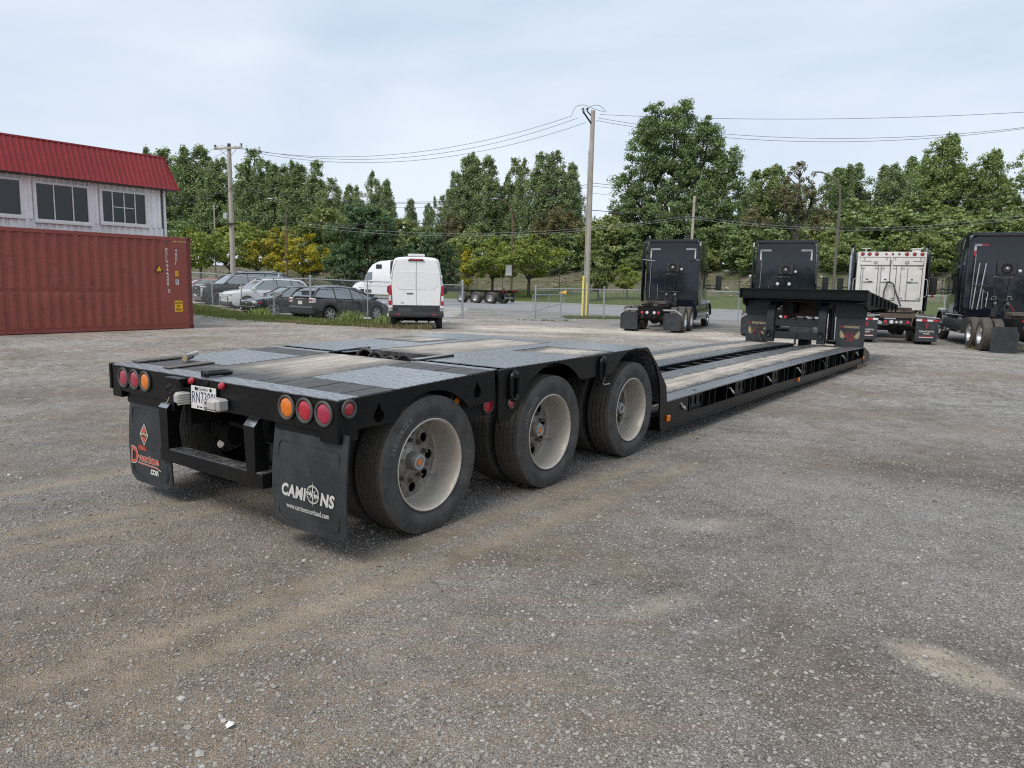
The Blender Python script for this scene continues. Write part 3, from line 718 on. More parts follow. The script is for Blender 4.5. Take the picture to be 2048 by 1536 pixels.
# ------------------------------------------------------------------ trees
def leaf_cloud(name, clumps, per, leaf, mat, seed, up=.6):
    """clumps: array of (x,y,z,rx,rz); leaves scattered in each, thicker towards its outside"""
    g = np.random.default_rng(seed); C_ = np.array(clumps); k = len(C_)
    idx = np.repeat(np.arange(k), per); n = len(idx)
    d = g.normal(size=(n, 3)); d /= np.linalg.norm(d, axis=1)[:, None]
    rad = g.uniform(0, 1, n) ** .5 * g.uniform(.75, 1.25, n)
    ctr = C_[idx]; off = d * rad[:, None]; off[:, 0] *= ctr[:, 3]; off[:, 1] *= ctr[:, 3]; off[:, 2] *= ctr[:, 4]
    p = ctr[:, :3] + off
    ax = p - np.array([0, 0, 1.]) * p[:, 2:3]; ax = ax / (np.linalg.norm(ax, axis=1)[:, None] + .5)
    nrm = g.normal(size=(n, 3)) * .55 + d * .38 + ax * .35 + np.array([0, 0, up]); nrm /= np.linalg.norm(nrm, axis=1)[:, None]
    a = np.cross(nrm, g.normal(size=(n, 3))); a /= np.linalg.norm(a, axis=1)[:, None]; b = np.cross(nrm, a)
    sz = leaf * g.uniform(.55, 1.35, n)[:, None]
    q = np.stack([p - a * sz * .62, p - b * sz * .42 + a * sz * .1, p + a * sz * .66, p + b * sz * .42], 1)
    F = (np.arange(n) * 4)[:, None] + np.array([0, 1, 2, 3])
    tone = np.clip(.5 + g.normal(0, .20, k)[idx] + g.normal(0, .22, n), 0, 1)
    return np_mesh(name, q.reshape(-1, 3), F, mat, False, tone)
def crown_clumps(lobes, g, dens=1., cr=.55):
    """lobes: (x, y, z0, z1, R, shape) - vertical masses; shape: 'spire', 'round', 'umbrella'"""
    out = []
    for (lx, ly, z0, z1, R, shp) in lobes:
        hgt = z1 - z0; n = max(6, int(dens * R * hgt * 2.4 / cr))
        for _ in range(n):
            h = g.uniform(0, 1)
            if shp == 'spire': pr = math.sin(PI * min(1, h ** .78 * .90 + .10)) ** .7
            elif shp == 'umbrella': pr = min(1., .35 + h * 1.5) * (1 - max(0, h - .78) * 3.2)
            else: pr = math.sqrt(max(0, 1 - (2 * h - 1) ** 2)) * (.92 + .08 * h)
            a = g.uniform(0, 2 * PI); r = R * pr * g.uniform(0, 1) ** .45
            c = cr * g.uniform(.55, 1.3) * (.6 + .4 * min(1, pr + .2))
            out.append((lx + r * math.cos(a) + g.normal(0, .1 * R), ly + r * math.sin(a) + g.normal(0, .1 * R), z0 + h * hgt, c, c * (1.25 if shp == 'spire' else .75)))
        if shp == 'spire':
            for k in range(4): out.append((lx + g.normal(0, .1 * R), ly + g.normal(0, .1 * R), z1 - k * .3 * cr, cr * .38, cr * .9))
    return out
def tree_meshes(name, lobes, trunk_h, trunk_r, mat, seed, per=90, leaf=.3, dens=1., cr=.8, bare=0., branch_n=26, fork=None):
    g = np.random.default_rng(seed); cl = crown_clumps(lobes, g, dens, cr)
    mb = MB()
    zt = max(l[3] for l in lobes)
    stems = [(l[0], l[1], l[3]) for l in lobes]
    f0 = trunk_h * (fork if fork else .55)
    mb.tube([(0, 0, -.4), (g.normal(0, .03), g.normal(0, .03), f0 * .5), (0, 0, f0)], [trunk_r * 1.25, trunk_r, trunk_r * .85], 9)
    for (x, y, z) in stems:
        mb.tube([(0, 0, f0 * .92), (x * .45 + g.normal(0, .1), y * .45, f0 + (z - f0) * .3), (x * .9, y * .9, f0 + (z - f0) * .65), (x, y, z * .96)], [trunk_r * .72, trunk_r * .5, trunk_r * .3, trunk_r * .06], 7)
    pick = g.choice(len(cl), min(branch_n, len(cl)), replace=False)
    for i in pick:
        c = cl[i]; s = min(stems, key=lambda s: (s[0] - c[0]) ** 2 + (s[1] - c[1]) ** 2)
        zb_ = max(f0, min(c[2] - abs(c[0] - s[0]) * 1.1 - .5, zt * .85)); t = (zb_ - f0) / max(.1, s[2] - f0)
        bx, by = s[0] * min(1, t * 1.4), s[1] * min(1, t * 1.4)
        mb.tube([(bx, by, zb_), ((bx + c[0]) / 2 + g.normal(0, .15), (by + c[1]) / 2, (zb_ + c[2]) / 2 + .1), (c[0], c[1], c[2] + c[4] * .5)], [trunk_r * .26, trunk_r * .15, trunk_r * .04], 5)
    if bare: cl = [c for c in cl if g.uniform() > bare]
    cl = [c for c in cl if math.sin(c[0] * 1.9 + seed) + math.sin(c[2] * 1.3 + seed * 2) + math.sin(c[1] * 1.7) > (-2.6 if seed == 60 else -1.7)]
    return mb.mesh('trunk', M['bark']), leaf_cloud('crown', cl, per, leaf, M[mat] if isinstance(mat, str) else mat, seed + 1)
TREES = {}
def variant(key, *a, **k): TREES[key] = tree_meshes(key, *a, **k)
def spires(g, n, R, z0, z1, spread):
    return [(g.normal(0, spread), g.normal(0, spread), z0 + g.uniform(0, 2), z1 * g.uniform(.72, 1.), R * g.uniform(.7, 1.2), 'spire') for _ in range(n - 1)] + [(0, 0, z0, z1, R, 'spire')]
gg = np.random.default_rng(77)
for i in range(4):
    variant(f'poplar{i}', spires(gg, 5 + i % 3, 2.3, 1.6, 16, 1.9), 4, .22, 'leaf_poplar', 40 + i, per=60, leaf=.19, dens=1.05, cr=.62)
for i in range(2):
    variant(f'wood{i}', spires(gg, 5, 2.7, 1.2, 14, 2.0) + [(g_, -g_, 1, 8, 2.6, 'round') for g_ in (-2., 2.)], 4, .22, 'leaf_mid' if i else 'leaf_poplar', 50 + i, per=60, leaf=.22, dens=.95, cr=.65)
variant('cotton', [(-5.6, 0, 1.5, 11.5, 2.6, 'round'), (-3.4, 1, 2, 18.2, 3.1, 'round'), (-2.6, -1, 10, 19.5, 2.0, 'round'), (-.2, 0, 2, 18.8, 3.2, 'round'), (1.1, 1, 10, 20, 2.2, 'round'), (3.4, 0, 2, 16.5, 3.2, 'round'), (4.0, 1, 9, 18, 1.9, 'round'), (6.0, 0, 1, 12.6, 2.9, 'round'), (7.0, 0, 5, 14.2, 1.7, 'round'), (0, -2, 1, 9, 4., 'round'), (-4, -1, 1, 9, 3.2, 'round'), (4.5, -1, .5, 9, 3.2, 'round')], 8, .5, 'leaf_cotton', 60, per=120, leaf=.19, dens=1.25, cr=.80, branch_n=60, fork=.35)
variant('cotton2', [(-2.2, 0, 1, 13, 2.4, 'round'), (0, 0, 2, 16, 2.7, 'spire'), (1.2, 1, 2, 15.4, 2.2, 'spire'), (2.6, 0, 1, 12, 2.2, 'round'), (-1, 0, 6, 15, 1.8, 'round'), (0, -1, .5, 7, 3.2, 'round')], 6, .3, 'leaf_mid', 61, per=80, leaf=.21, dens=1., cr=.66, branch_n=36)
for i, mt in enumerate(('leaf_locust', 'leaf_yellow', 'leaf_orange', 'leaf_lime')):
    variant('locust_' + mt[5:], [(0, 0, 1.9, 5.4, 2.3, 'umbrella'), (-1.2, .3, 1.9, 4.7, 1.4, 'umbrella'), (1.3, -.2, 2.1, 4.9, 1.4, 'umbrella'), (.4, .2, 3.5, 6.0, 1.2, 'round')], 2.2, .10, mt, 70 + i, per=70, leaf=.15, dens=.95, cr=.42, branch_n=26, fork=.75)
variant('maple', [(0, 0, .8, 9.5, 3.6, 'round'), (-3.0, 0, .6, 7.5, 2.8, 'round'), (3.0, 0, .6, 7.2, 2.7, 'round'), (-1.4, 0, 4, 10, 2.2, 'round'), (1.6, 1, 4, 9.4, 2.2, 'round')], 3, .3, 'leaf_dark', 80, per=100, leaf=.19, dens=1.2, cr=.62, branch_n=30)
variant('smallmaple', [(0, 0, .9, 4.3, 1.35, 'round'), (-.8, 0, 1.3, 3.2, .8, 'round'), (.8, .2, 1.2, 3.6, .85, 'round')], 1.4, .08, 'leaf_lime', 81, per=90, leaf=.15, dens=1.2, cr=.40, branch_n=14)
variant('sapling', [(0, 0, .9, 4.4, .55, 'spire'), (-.35, 0, 2.2, 4.2, .4, 'round')], 2, .05, 'leaf_yellow', 82, per=60, leaf=.14, dens=1.5, cr=.30, branch_n=12)
variant('bush', [(0, 0, 0, 4.2, 2.5, 'round'), (-1.8, 0, 0, 3.2, 1.7, 'round'), (1.9, .4, 0, 3.4, 1.7, 'round')], 1, .08, 'leaf_bush', 83, per=90, leaf=.22, dens=1.2, cr=.6, branch_n=8)
variant('bushlight', [(0, 0, 0, 4.6, 2.3, 'round'), (-1.6, 0, 0, 3.4, 1.7, 'round'), (1.7, .4, 0, 3.8, 1.7, 'round')], 1, .08, 'leaf_mid', 84, per=85, leaf=.22, dens=1.1, cr=.6, branch_n=8)
variant('bushlime', [(0, 0, 0, 4.2, 2.2, 'round'), (-1.6, 0, 0, 3.2, 1.7, 'round'), (1.7, .4, 0, 3.9, 1.8, 'round'), (.4, -.8, 0, 2.6, 2.4, 'round')], 1, .08, 'leaf_lime', 90, per=80, leaf=.2, dens=1.0, cr=.55, branch_n=8)
variant('olive', [(0, 0, .5, 8.5, 2.5, 'round'), (-1.6, 0, .5, 7, 1.9, 'spire'), (1.6, 0, 0, 7.6, 2.0, 'spire')], 2, .15, 'leaf_olive', 85, per=75, leaf=.24, dens=.9, cr=.7, branch_n=26)
variant('bare', [(-2.4, 0, 5.5, 11, 2.2, 'round'), (0, 0, 7, 14, 2.6, 'round'), (2.6, 0, 5.5, 11.8, 2.2, 'round')], 6, .34, 'leaf_olive', 86, per=42, leaf=.22, dens=.9, cr=.65, branch_n=110, fork=.5)
variant('silver', [(0, 0, 0, 8.5, 3.4, 'round'), (-2.4, 0, 0, 6.5, 2.4, 'round'), (2.4, 0, 0, 7, 2.4, 'round')], 2, .2, 'leaf_silver', 87, per=90, leaf=.26, dens=1., cr=.75, branch_n=14)
HT = dict(poplar=16, wood=14, cotton=20, cotton2=16, locust=6, maple=10, smallmaple=4.4, sapling=4.5, bush=4.3, bushlight=4.6, bushlime=4.2, olive=8.6, bare=14, silver=8.5)
def plant(key, px, o, ytop, wid, name, label, cat, group=None, zb_over=None):
    """a tree of the given kind standing in column px at street offset o, its top at row ytop; wid stretches it sideways"""
    x, y = on_line(px, o); z0 = zb(o) if zb_over is None else zb_over
    zt = z_of(px, ytop, y); base = HT[key.rstrip('0123456789')] if key.rstrip('0123456789') in HT and key != 'cotton2' else HT.get(key, 6)
    if key.startswith('locust'): base = 6.
    s = (zt - z0) / base
    t = bpy.data.objects.new(name, None); COL.objects.link(t); t.location = (x, y, z0); t.scale = (s * wid, s * wid, s)
    t.rotation_euler = (0, 0, 0 if key.startswith('cotton') else rnd.uniform(0, 6.28))
    if key == 'cotton': t.rotation_euler = (0, 0, -.25)
    t['label'] = label; t['category'] = cat
    if group: t['group'] = group
    a, b = TREES[key]; link('trunk', a, t); link('crown', b, t)
    return t
ORD = ['first', 'second', 'third', 'fourth', 'fifth', 'sixth', 'seventh', 'eighth', 'ninth', 'tenth', 'eleventh', 'twelfth', 'thirteenth', 'fourteenth', 'fifteenth', 'sixteenth', 'seventeenth', 'eighteenth', 'nineteenth', 'twentieth', 'twenty-first', 'twenty-second', 'twenty-third', 'twenty-fourth']
for i, (px, yt, w) in enumerate(((338, 300, 1.25), (372, 312, 1.2), (410, 296, 1.25), (452, 318, 1.2), (492, 330, 1.2), (515, 300, 1.2), (552, 332, 1.25), (592, 326, 1.25), (634, 324, 1.2), (668, 358, 1.1), (700, 372, 1.0))):
    plant(f'poplar{i % 4}', px, 96 + (i * 37 % 9), yt, w, 'poplar_tree', f'tall grey-green poplar, {ORD[i]} from the left in the row behind the parked cars', 'tree', 'poplars behind the parked cars')
for i, (px, yt, w) in enumerate(((744, 345, .8), (776, 362, .8))):
    plant(f'poplar{(i + 1) % 4}', px, 98, yt, w, 'poplar_tree', ('slim poplar standing alone in the gap, the taller of two', 'slim poplar beside the taller lone one above the white van')[i], 'tree')
for i, (px, yt, w) in enumerate(((822, 400, .8), (858, 408, .8), (884, 392, .8))):
    plant(f'poplar{(i + 2) % 4}', px, 118, yt, w, 'poplar_tree', f'small distant poplar low behind the van, {ORD[i]} from the left', 'tree', 'distant poplars behind the van')
for i, (px, yt, w) in enumerate(((908, 345, .85), (940, 308, 1.0), (974, 316, 1.1), (1028, 318, .9), (1074, 308, 1.1), (1108, 304, 1.1), (1136, 330, .9))):
    plant(f'poplar{(i * 3) % 4}', px, 86 + (i * 5 % 4), yt, w, 'poplar_tree', f'leaning poplar left of the big utility pole, {ORD[i]} from the left', 'tree', 'poplars left of the big utility pole')
plant('cotton', 1338, 84, 199, 1.0, 'cottonwood_tree', 'huge dark cottonwood right of the utility pole, tallest tree in view', 'tree')
plant('cotton2', 1872, 84, 262, 1., 'cottonwood_tree', 'tall light green cottonwood above the white sleeper truck', 'tree')
plant('cotton2', 1962, 86, 294, .95, 'cottonwood_tree', 'broad cottonwood above the truck with red and white tape', 'tree')
plant('cotton2', 2075, 80, 228, .9, 'cottonwood_tree', 'cottonwood cut off by the right edge of the view', 'tree')
for i, (px, yt, w, k) in enumerate(((1500, 345, 1.1, 'wood1'), (1545, 338, 1.1, 'wood1'), (1662, 338, 1.1, 'wood0'), (1702, 330, 1., 'wood0'), (1748, 334, 1.1, 'wood0'), (1806, 316, .9, 'wood0'), (1150, 400, .7, 'wood0'), (1010, 400, .8, 'wood0'), (1900, 330, .9, 'wood0'))):
    plant(k, px, 100 + i % 3 * 3, yt, w, 'woodland_tree', ('pale green tree just right of the huge cottonwood', 'pale green tree left of the half bare tree', 'dark tree behind the curved street lamp', 'dark pointed tree right of the curved street lamp', 'dark tree above the left stack of the white truck', 'narrow tall tree left of the light green cottonwood', 'dark tree just left of the utility pole', 'dark tree behind the middle street lamp', 'dark tree between the two right cottonwoods')[i], 'tree')
plant('bare', 1585, 90, 325, .95, 'half_bare_tree', 'half bare tree with dark forked limbs above the middle truck', 'tree')
for i, (px, yt, w, k) in enumerate(((1170, 455, 1., 'olive'), (1120, 430, .9, 'olive'), (1230, 440, 1., 'olive'), (1500, 430, .9, 'olive'), (1640, 440, .9, 'olive'), (905, 440, .8, 'olive'), (1085, 445, .8, 'olive'))):
    plant(k, px, 80.5, yt - 20, w, 'olive_tree', ('olive brown tree right behind the utility pole foot', 'olive tree left of the utility pole', 'olive brown tree under the left part of the huge cottonwood', 'olive tree between the first and middle black trucks', 'yellowish olive tree left of the curved lamp post', 'olive tree right of the white van roof', 'olive tree behind the two locusts at the middle lamp')[i], 'tree')
bl = [(945, 485), (1000, 478), (1050, 480), (1090, 500), (670, 440), (760, 440), (800, 445), (1215, 450), (345, 455), (640, 455), (700, 470), (850, 470), (905, 500), (1130, 480), (1190, 500), (1245, 470), (1262, 520), (1300, 505), (1440, 470), (1480, 500), (1470, 530), (1530, 480), (1650, 470), (1690, 490), (1740, 500), (1800, 500), (1850, 480), (1900, 450), (1950, 470), (2000, 480), (2050, 450), (1660, 520), (1730, 530), (1870, 530), (1420, 520), (1560, 500), (1350, 500), (1390, 510)]
near_words = {0: 'behind the end of the red container'}
for i, (px, yt) in enumerate(sorted(bl)):
    k = ('bush', 'bushlight', 'bushlime')[(i * 7) % 3]
    plant(k, px, 75.6 + (i % 4) * 1.1, yt - 14 + rnd.uniform(-10, 8), 1.12, 'bush', f'leafy bush on the stony bank, {ORD[i]} from the left end' if i < 20 else f'leafy bush on the stony bank, {ORD[len(bl) - 1 - i]} counted from the right edge', 'bush', 'bushes along the bank')
for i, (px, yt) in enumerate(((1700, 405), (1770, 420), (1820, 400), (2010, 400))):
    plant('bushlight', px, 82, yt, 1.2, 'tall_bush', ('tall bright bush right of the curved lamp post', 'tall bush behind the left exhaust stack of the white truck', 'tall bush behind the white sleeper box', 'tall bush behind the roof of the rightmost truck')[i], 'bush')
plant('silver', 2020, 104, 425, 1., 'willow_tree', 'silvery willow low at the far right edge', 'tree')

LOC = [(402, 455, '_locust', 1.35, 'green locust tree beside the end of the red container'), (462, 442, '_locust', 1.42, 'green locust tree behind the left utility pole'), (515, 448, '_locust', 1.35, 'yellow-green locust tree behind the black SUV roof'),
       (556, 454, '_orange', 1.28, 'orange-tinged locust tree left of the thin lamp post'), (606, 468, '_yellow', 1.35, 'bright yellow locust tree behind the fence post'),
       (985, 474, '_locust', 1.42, 'green locust left of the middle lamp post above the chassis trailer'), (1058, 468, '_locust', 1.49, 'green locust right of the middle lamp post'), (1255, 528, '_locust', 1.3, 'low spreading locust behind the fence left of the first black truck')]
for (px, yt, k, w, lab) in LOC:
    plant('locust' + k, px, 61.5, yt, w, 'locust_tree', lab, 'tree', 'young trees along the verge')
plant('maple', 735, 61.5, 408, .95, 'maple_tree', 'large dark green round maple above the white semi truck', 'tree')
plant('maple', 868, 64, 470, .9, 'maple_tree', 'dark green maple right of the white van', 'tree')
plant('sapling', 935, 60, 498, 1.1, 'sapling', 'slender yellow-green sapling right of the white van', 'tree')
plant('smallmaple', 1197, 60, 499, 1.05, 'small_maple', 'small lime green maple beside the utility pole', 'tree')

# wood far behind the photographer: only its reflection shows in the cab paint
g = np.random.default_rng(3); tl = [(x + g.normal(0, 1.5), -75 + g.normal(0, 4), g.uniform(0, 4.5), g.uniform(2, 3.4), g.uniform(1.6, 2.6)) for x in np.arange(-90, 110, 1.6)]
struct('distant_wood', leaf_cloud('distant_wood', tl, 60, .8, M['leaf_dark'], 5), 'stuff')
# ------------------------------------------------------------------ the lowboy trailer (x forward along it, y to its left)
T_YAW = .6298
TR = thing('lowboy_trailer', 'long black lowboy trailer with three axles and a wooden deck', 'trailer', (-.9733, 4.0349, 0), PI / 2 - T_YAW)
RS = Matrix(((1, 0, 0, 0), (0, 1, 0, 0), (.037, 0, 1, .98), (0, 0, 0, 1)))         # rear section rises slightly forward
FS = Matrix(((1, 0, 0, 0), (0, 1, 0, 0), (.0089, 0, 1, 1.0202), (0, 0, 0, 1)))     # front bogie section
W = 2.59
M['deck_rear'] = deck_wood('rear_deck_planks', [(.98, 1.30, .50, .36)], .20)
M['deck_front'] = deck_wood('front_deck_planks', [(2.8, 1.33, .80, .33), (2.95, .36, .22, .25), (3.05, 2.25, .22, .22)], .10)
M['deck_low'] = deck_wood('lower_deck_planks', [(8.6, .52, 5.2, .21), (8.6, 2.07, 5.4, .21)], .07, ((.30, .265, .22), (.66, .59, .50)))
def planks(x0, x1, y0, y1, n, mat, M_, th=.04, zt=-.002, gap=.009):
    w = (y1 - y0) / n
    for i in range(n):
        dz = rnd.uniform(-.002, .002)
        a = x0 + rnd.uniform(0, .004); b = x1 - rnd.uniform(0, .004)
        mb = MB().bbox(a, b, y0 + i * w + gap / 2, y0 + (i + 1) * w - gap / 2, zt - th + dz, zt + dz, .003, M=M_)
        part('plank', mb, mat, TR)
def tplate(x0, x1, y0, y1, M_, th=.008, mat='tread', name='tread_plate'):
    part(name, MB().bbox(x0 + .002, x1 - .002, y0 + .002, y1 - .002, -th, 0, .0015, M=M_), M[mat], TR)

# rear section deck
tplate(0, .155, 0, W, RS)
planks(.158, 1.42, .80, 1.79, 6, M['deck_rear'], RS)
for y0, y1 in ((.012, .79), (1.80, 2.578)):
    planks(.158, .455, y0, y1, 5, M['deck_rear'], RS)
    tplate(.457, 1.14, y0 - .01, y1 + .01, RS)
    planks(1.142, 1.40, y0, y1, 5, M['deck_rear'], RS)
    tplate(1.402, 1.475, y0 - .01, y1 + .01, RS)
# front section deck
for y0, y1 in ((0, .74), (1.86, W)):
    tplate(1.575, 2.655, y0, y1, FS)
    planks(2.66, 3.25, y0 + .014, y1 - .01, 4, M['deck_front'], FS)
    tplate(3.253, 3.90, y0, y1, FS)
tplate(1.56, 3.64, .742, .945, FS, name='tread_strip'); tplate(1.56, 3.64, 1.705, 1.858, FS, name='tread_strip')
planks(1.87, 3.64, .95, 1.70, 4, M['deck_front'], FS)
tplate(3.643, 3.90, .742, 1.858, FS)
# structure under the decks
f = MB()
f.box(.10, 1.44, .05, 2.54, -.055, -.045, M=RS)
f.box(1.88, 3.88, .05, 2.54, -.055, -.045, M=FS); f.box(1.6, 1.88, .05, .80, -.055, -.045, M=FS); f.box(1.6, 1.88, 1.75, 2.54, -.055, -.045, M=FS)
for y in (.80, 1.72):
    f.box(.12, 4.2, y, y + .07, .60, .93)
f.box(1.38, 1.42, .80, 1.79, .62, .98); f.box(1.86, 1.885, .80, 1.79, .62, .98); f.box(1.40, 1.88, .85, 1.74, .60, .62)
for x in (.793, 2.223, 3.652):
    f.tube([(x, .30, .455), (x, 2.29, .455)], .065, 12)
    f.box(x - .25, x + .25, .82, .95, .40, .52); f.box(x - .25, x + .25, 1.64, 1.77, .40, .52)
f.box(.55, .60, .05, 2.54, .80, .93); f.box(1.05, 1.1, .05, 2.54, .80, .93)
part('frame', f, M['black_matte'], TR)
# rear beam, boxes at its ends
rb = MB(); rb.bbox(0, .10, .15, 2.49, -.197, -.010, .004, M=RS); rb.bbox(-.004, .02, .02, 2.57, -.012, -.0085, .001, M=RS)
part('rear_beam', rb, M['black'], TR)
part('corner_box', MB().bbox(-.003, .147, -.003, .16, -.256, -.0085, .004, M=RS), M['black'], TR)
part('corner_box', MB().bbox(-.003, .147, 2.46, 2.593, -.246, -.0085, .004, M=RS), M['black'], TR)
part('corner_latch', MB().bbox(-.012, .03, 2.59, 2.62, -.19, .006, .004, M=RS), M['black'], TR)
# side rails with wheel arches cut out
def arc(cx, cz, r, a0, a1, n=16): return [(cx + r * math.cos(math.radians(a0 + (a1 - a0) * i / n)), cz + r * math.sin(math.radians(a0 + (a1 - a0) * i / n))) for i in range(n + 1)]
def drop(cx, cz, s=1.): return [(cx, cz + .068 * s), (cx - .016 * s, cz + .035 * s), (cx - .040 * s, cz), (cx - .042 * s, cz - .025 * s), (cx - .025 * s, cz - .048 * s), (cx, cz - .055 * s), (cx + .025 * s, cz - .048 * s), (cx + .042 * s, cz - .025 * s), (cx + .040 * s, cz), (cx + .016 * s, cz + .035 * s)]
rear_rail = [(.147, .793), (.147, .9855 - .008)] + [(1.44, 1.033 - .008), (1.452, .812)] + arc(.793, .455, .497, 43, 137)
front_rail = [(1.483, .66), (1.478, 1.00), (1.49, 1.022), (1.51, 1.0257), (3.80, 1.045), (3.913, 1.047), (4.121, .883), (4.388, .617), (4.42, .447), (4.42, .30), (4.36, .165), (4.285, .155), (4.252, .34)] + arc(3.652, .455, .60, 2, 128, 18) + [(3.19, .851), (2.67, .849)] + arc(2.223, .455, .565, 46, 152, 14) + [(1.615, .64), (1.50, .634)]
for (ya, yb) in ((0, .012), (W - .012, W)):
    part('side_rail', MB().plate(rear_rail, [drop(.315, .865), drop(1.244, .905)], ya, yb), M['black'], TR)
    part('side_rail', MB().plate(front_rail, [], ya - .006 if ya == 0 else ya, yb if ya == 0 else yb + .006), M['black'], TR)
for ya in (.013, W - .163):                                    # dark wheel wells behind the rails
    wl = MB(); wl.box(.16, .30, ya + .02, ya + .14, .79, .93); wl.box(1.28, 1.42, ya + .04, ya + .14, .80, .95); wl.box(2.7, 3.15, ya + .04, ya + .14, .86, .97)
    part('rail_box', wl, M['black_matte'], TR)
sp = MB(); prof = [(3.905, 1.042), (4.115, .875), (4.38, .61), (4.41, .455)]
for (a, b) in zip(prof[:-1], prof[1:]):
    sp.add([(a[0], .014, a[1]), (b[0], .014, b[1]), (b[0], W - .014, b[1]), (a[0], W - .014, a[1]), (a[0] - .02, .014, a[1] - .02), (b[0] - .02, .014, b[1] - .02), (b[0] - .02, W - .014, b[1] - .02), (a[0] - .02, W - .014, a[1] - .02)],
           [(0, 1, 2, 3), (7, 6, 5, 4), (0, 4, 5, 1), (3, 2, 6, 7), (0, 3, 7, 4), (1, 5, 6, 2)])
part('slope_plate', sp, M['tread'], TR)

# lamps let into rubber rings
def lamp(name, c, r, ro, mat, axis, parent=TR, out=-1, label=None, dome=.006):
    g_ = MB(); s = out
    g_.lathe([(ro, 0), (ro, s * .007), (ro * .93, s * .012), (r * 1.12, s * .011), (r * 1.02, s * .002), (r * 1.02, 0)], 28, axis, c)
    g = part('lamp_ring', g_, M['gasket'], parent)
    l = MB(); l.lathe([(r, 0), (r, s * .004), (r * .85, s * (.004 + dome * .6)), (r * .5, s * (.004 + dome)), (.001, s * (.005 + dome))], 28, axis, c)
    part(name, l, mat, g, label=label)
for y, mt, lb in ((2.409, 'red_dark', None), (2.249, 'red_dark', None), (2.094, 'amber_lens', 'amber turn signal lens'), (.450, 'amber_lens', 'amber turn signal lens'), (.282, 'red_lens', None), (.113, 'red_dark', 'slightly faded red lens')):
    lamp('tail_light', (-.0045, y, .890), .056, .077, M[mt], 'x', label=lb)
lamp('side_light', (.076, -.0045, .922), .035, .055, M['red_lens'], 'y')
lamp('side_light', (1.631, -.0075, .764), .027, .038, M['red_lens'], 'y')
lamp('side_light', (1.425, .045, .775), .052, .066, M['red_lens'], 'y', label='large red lamp tucked behind the joint')
lamp('side_light', (1.085, .06, .84), .052, .062, M['amber_lens'], 'y', label='amber lamp under the wheel arch')
part('lamp_bracket', MB().box(1.02, 1.5, .05, .06, .70, .90), M['black_matte'], TR)
for y in (1.471, 1.114): 
    part('marker_light', MB().lathe([(.024, 0), (.024, -.012), (.016, -.026), (.001, -.03)], 18, 'x', (-.002, y, .952)), M['red_lens'], TR)
part('rivet', MB().lathe([(.02, 0), (.018, -.006), (.001, -.012)], 14, 'x', (-.002, 1.292, .955)), M['black_matte'], TR)
for x, z in ((4.45, .263), (9.45, .203), (14.50, .200)):
    l = MB(); l.bbox(x - .03, x + .03, -.03, -.004, z - .03, z + .035, .006); part('marker_light', l, M['amber_lens'], TR, label='small amber side marker')

# licence plate between two pale lamp housings
def on_rear(y, z, d=-.02): return (d, y, z)
pl = MB(); c0, c1, c2, c3 = (1.462, .772), (1.170, .776), (1.160, .935), (1.455, .928)
Mpl = lambda u, v, d=0.: (-.022 - d, c0[0] + (c1[0] - c0[0]) * u + (c3[0] - c0[0]) * v, c0[1] + (c1[1] - c0[1]) * u + (c3[1] - c0[1]) * v)
q = [Mpl(0, 0), Mpl(1, 0), Mpl(1, 1), Mpl(0, 1)]; q2 = [(p[0] + .003, p[1], p[2]) for p in q]
pl.add(q + q2, [(0, 1, 2, 3), (7, 6, 5, 4), (0, 4, 5, 1), (1, 5, 6, 2), (2, 6, 7, 3), (3, 7, 4, 0)])
plo = part('licence_plate', pl, M['plate_white'], TR)
tx = MB(); put_text(tx, 'RN7390J', .7, lambda u, v: Mpl(.05 + u, .27 + v * 1.02, .0012), width=.92, bold=.0, space=1.1)
part('plate_number', tx, M['print_blue'], plo)
tx = MB(); put_text(tx, 'Québec', .16, lambda u, v: Mpl(.33 + u, .825 + v * 1.2, .0012), width=.36)
for (a, b) in ((.245, .05), (.275, .05)): tx.add([Mpl(a, .81, .0012), Mpl(a + .022, .81, .0012), Mpl(a + .022, .93, .0012), Mpl(a, .93, .0012)], [(0, 1, 2, 3)])
put_text(tx, 'Je me souviens', .11, lambda u, v: Mpl(.24 + u, .07 + v * 1.1, .0012), width=.56, bold=.004)
part('plate_text', tx, M['print_black'], plo)
for (u, v) in ((.2, .89), (.8, .89)): part('bolt', MB().lathe([(.011, 0), (.011, -.004), (.005, -.007), (.001, -.008)], 10, 'x', Mpl(u, v, 0)), M['black_matte'], plo)
for (ya, yb, lab) in ((1.478, 1.57, None), (1.045, 1.175, None)):
    h = MB(); h.bbox(-.085, -.003, ya, yb, .795, .875, .012); h.bbox(-.10, -.06, ya + .02, yb - .02, .805, .865, .008)
    hs = part('plate_lamp', h, M['grey_lamp'], TR)
    rb_ = MB()
    for k in range(5): rb_.bbox(-.108, -.02, (yb if ya < 1.3 else ya) - .006, (yb if ya < 1.3 else ya) + .006, .797 + k * .0165, .805 + k * .0165, .002)
    part('louvre', rb_, M['grey_lamp'], hs)
cb = MB(); cb.bbox(-.075, -.002, 1.515, 1.70, .955, .968, .004); cb.bbox(-.07, -.002, 1.515, 1.535, .905, .956, .004); cb.bbox(-.055, -.01, 1.535, 1.69, .925, .956, .004)
cm = part('lamp_hood', cb, M['black'], TR)
wr = MB()
wr.tube([(-.04, 1.66, .925), (-.06, 1.69, .90), (-.05, 1.70, .86), (-.04, 1.66, .845), (-.03, 1.62, .87)], .0045, 6); wr.tube([(-.04, 1.60, .92), (-.055, 1.62, .88), (-.045, 1.67, .85), (-.035, 1.72, .815)], .0045, 6)
wr.tube([(-.04, 1.64, .925), (-.07, 1.70, .885), (-.05, 1.685, .85), (-.04, 1.64, .87), (-.03, 1.58, .885)], .004, 6)
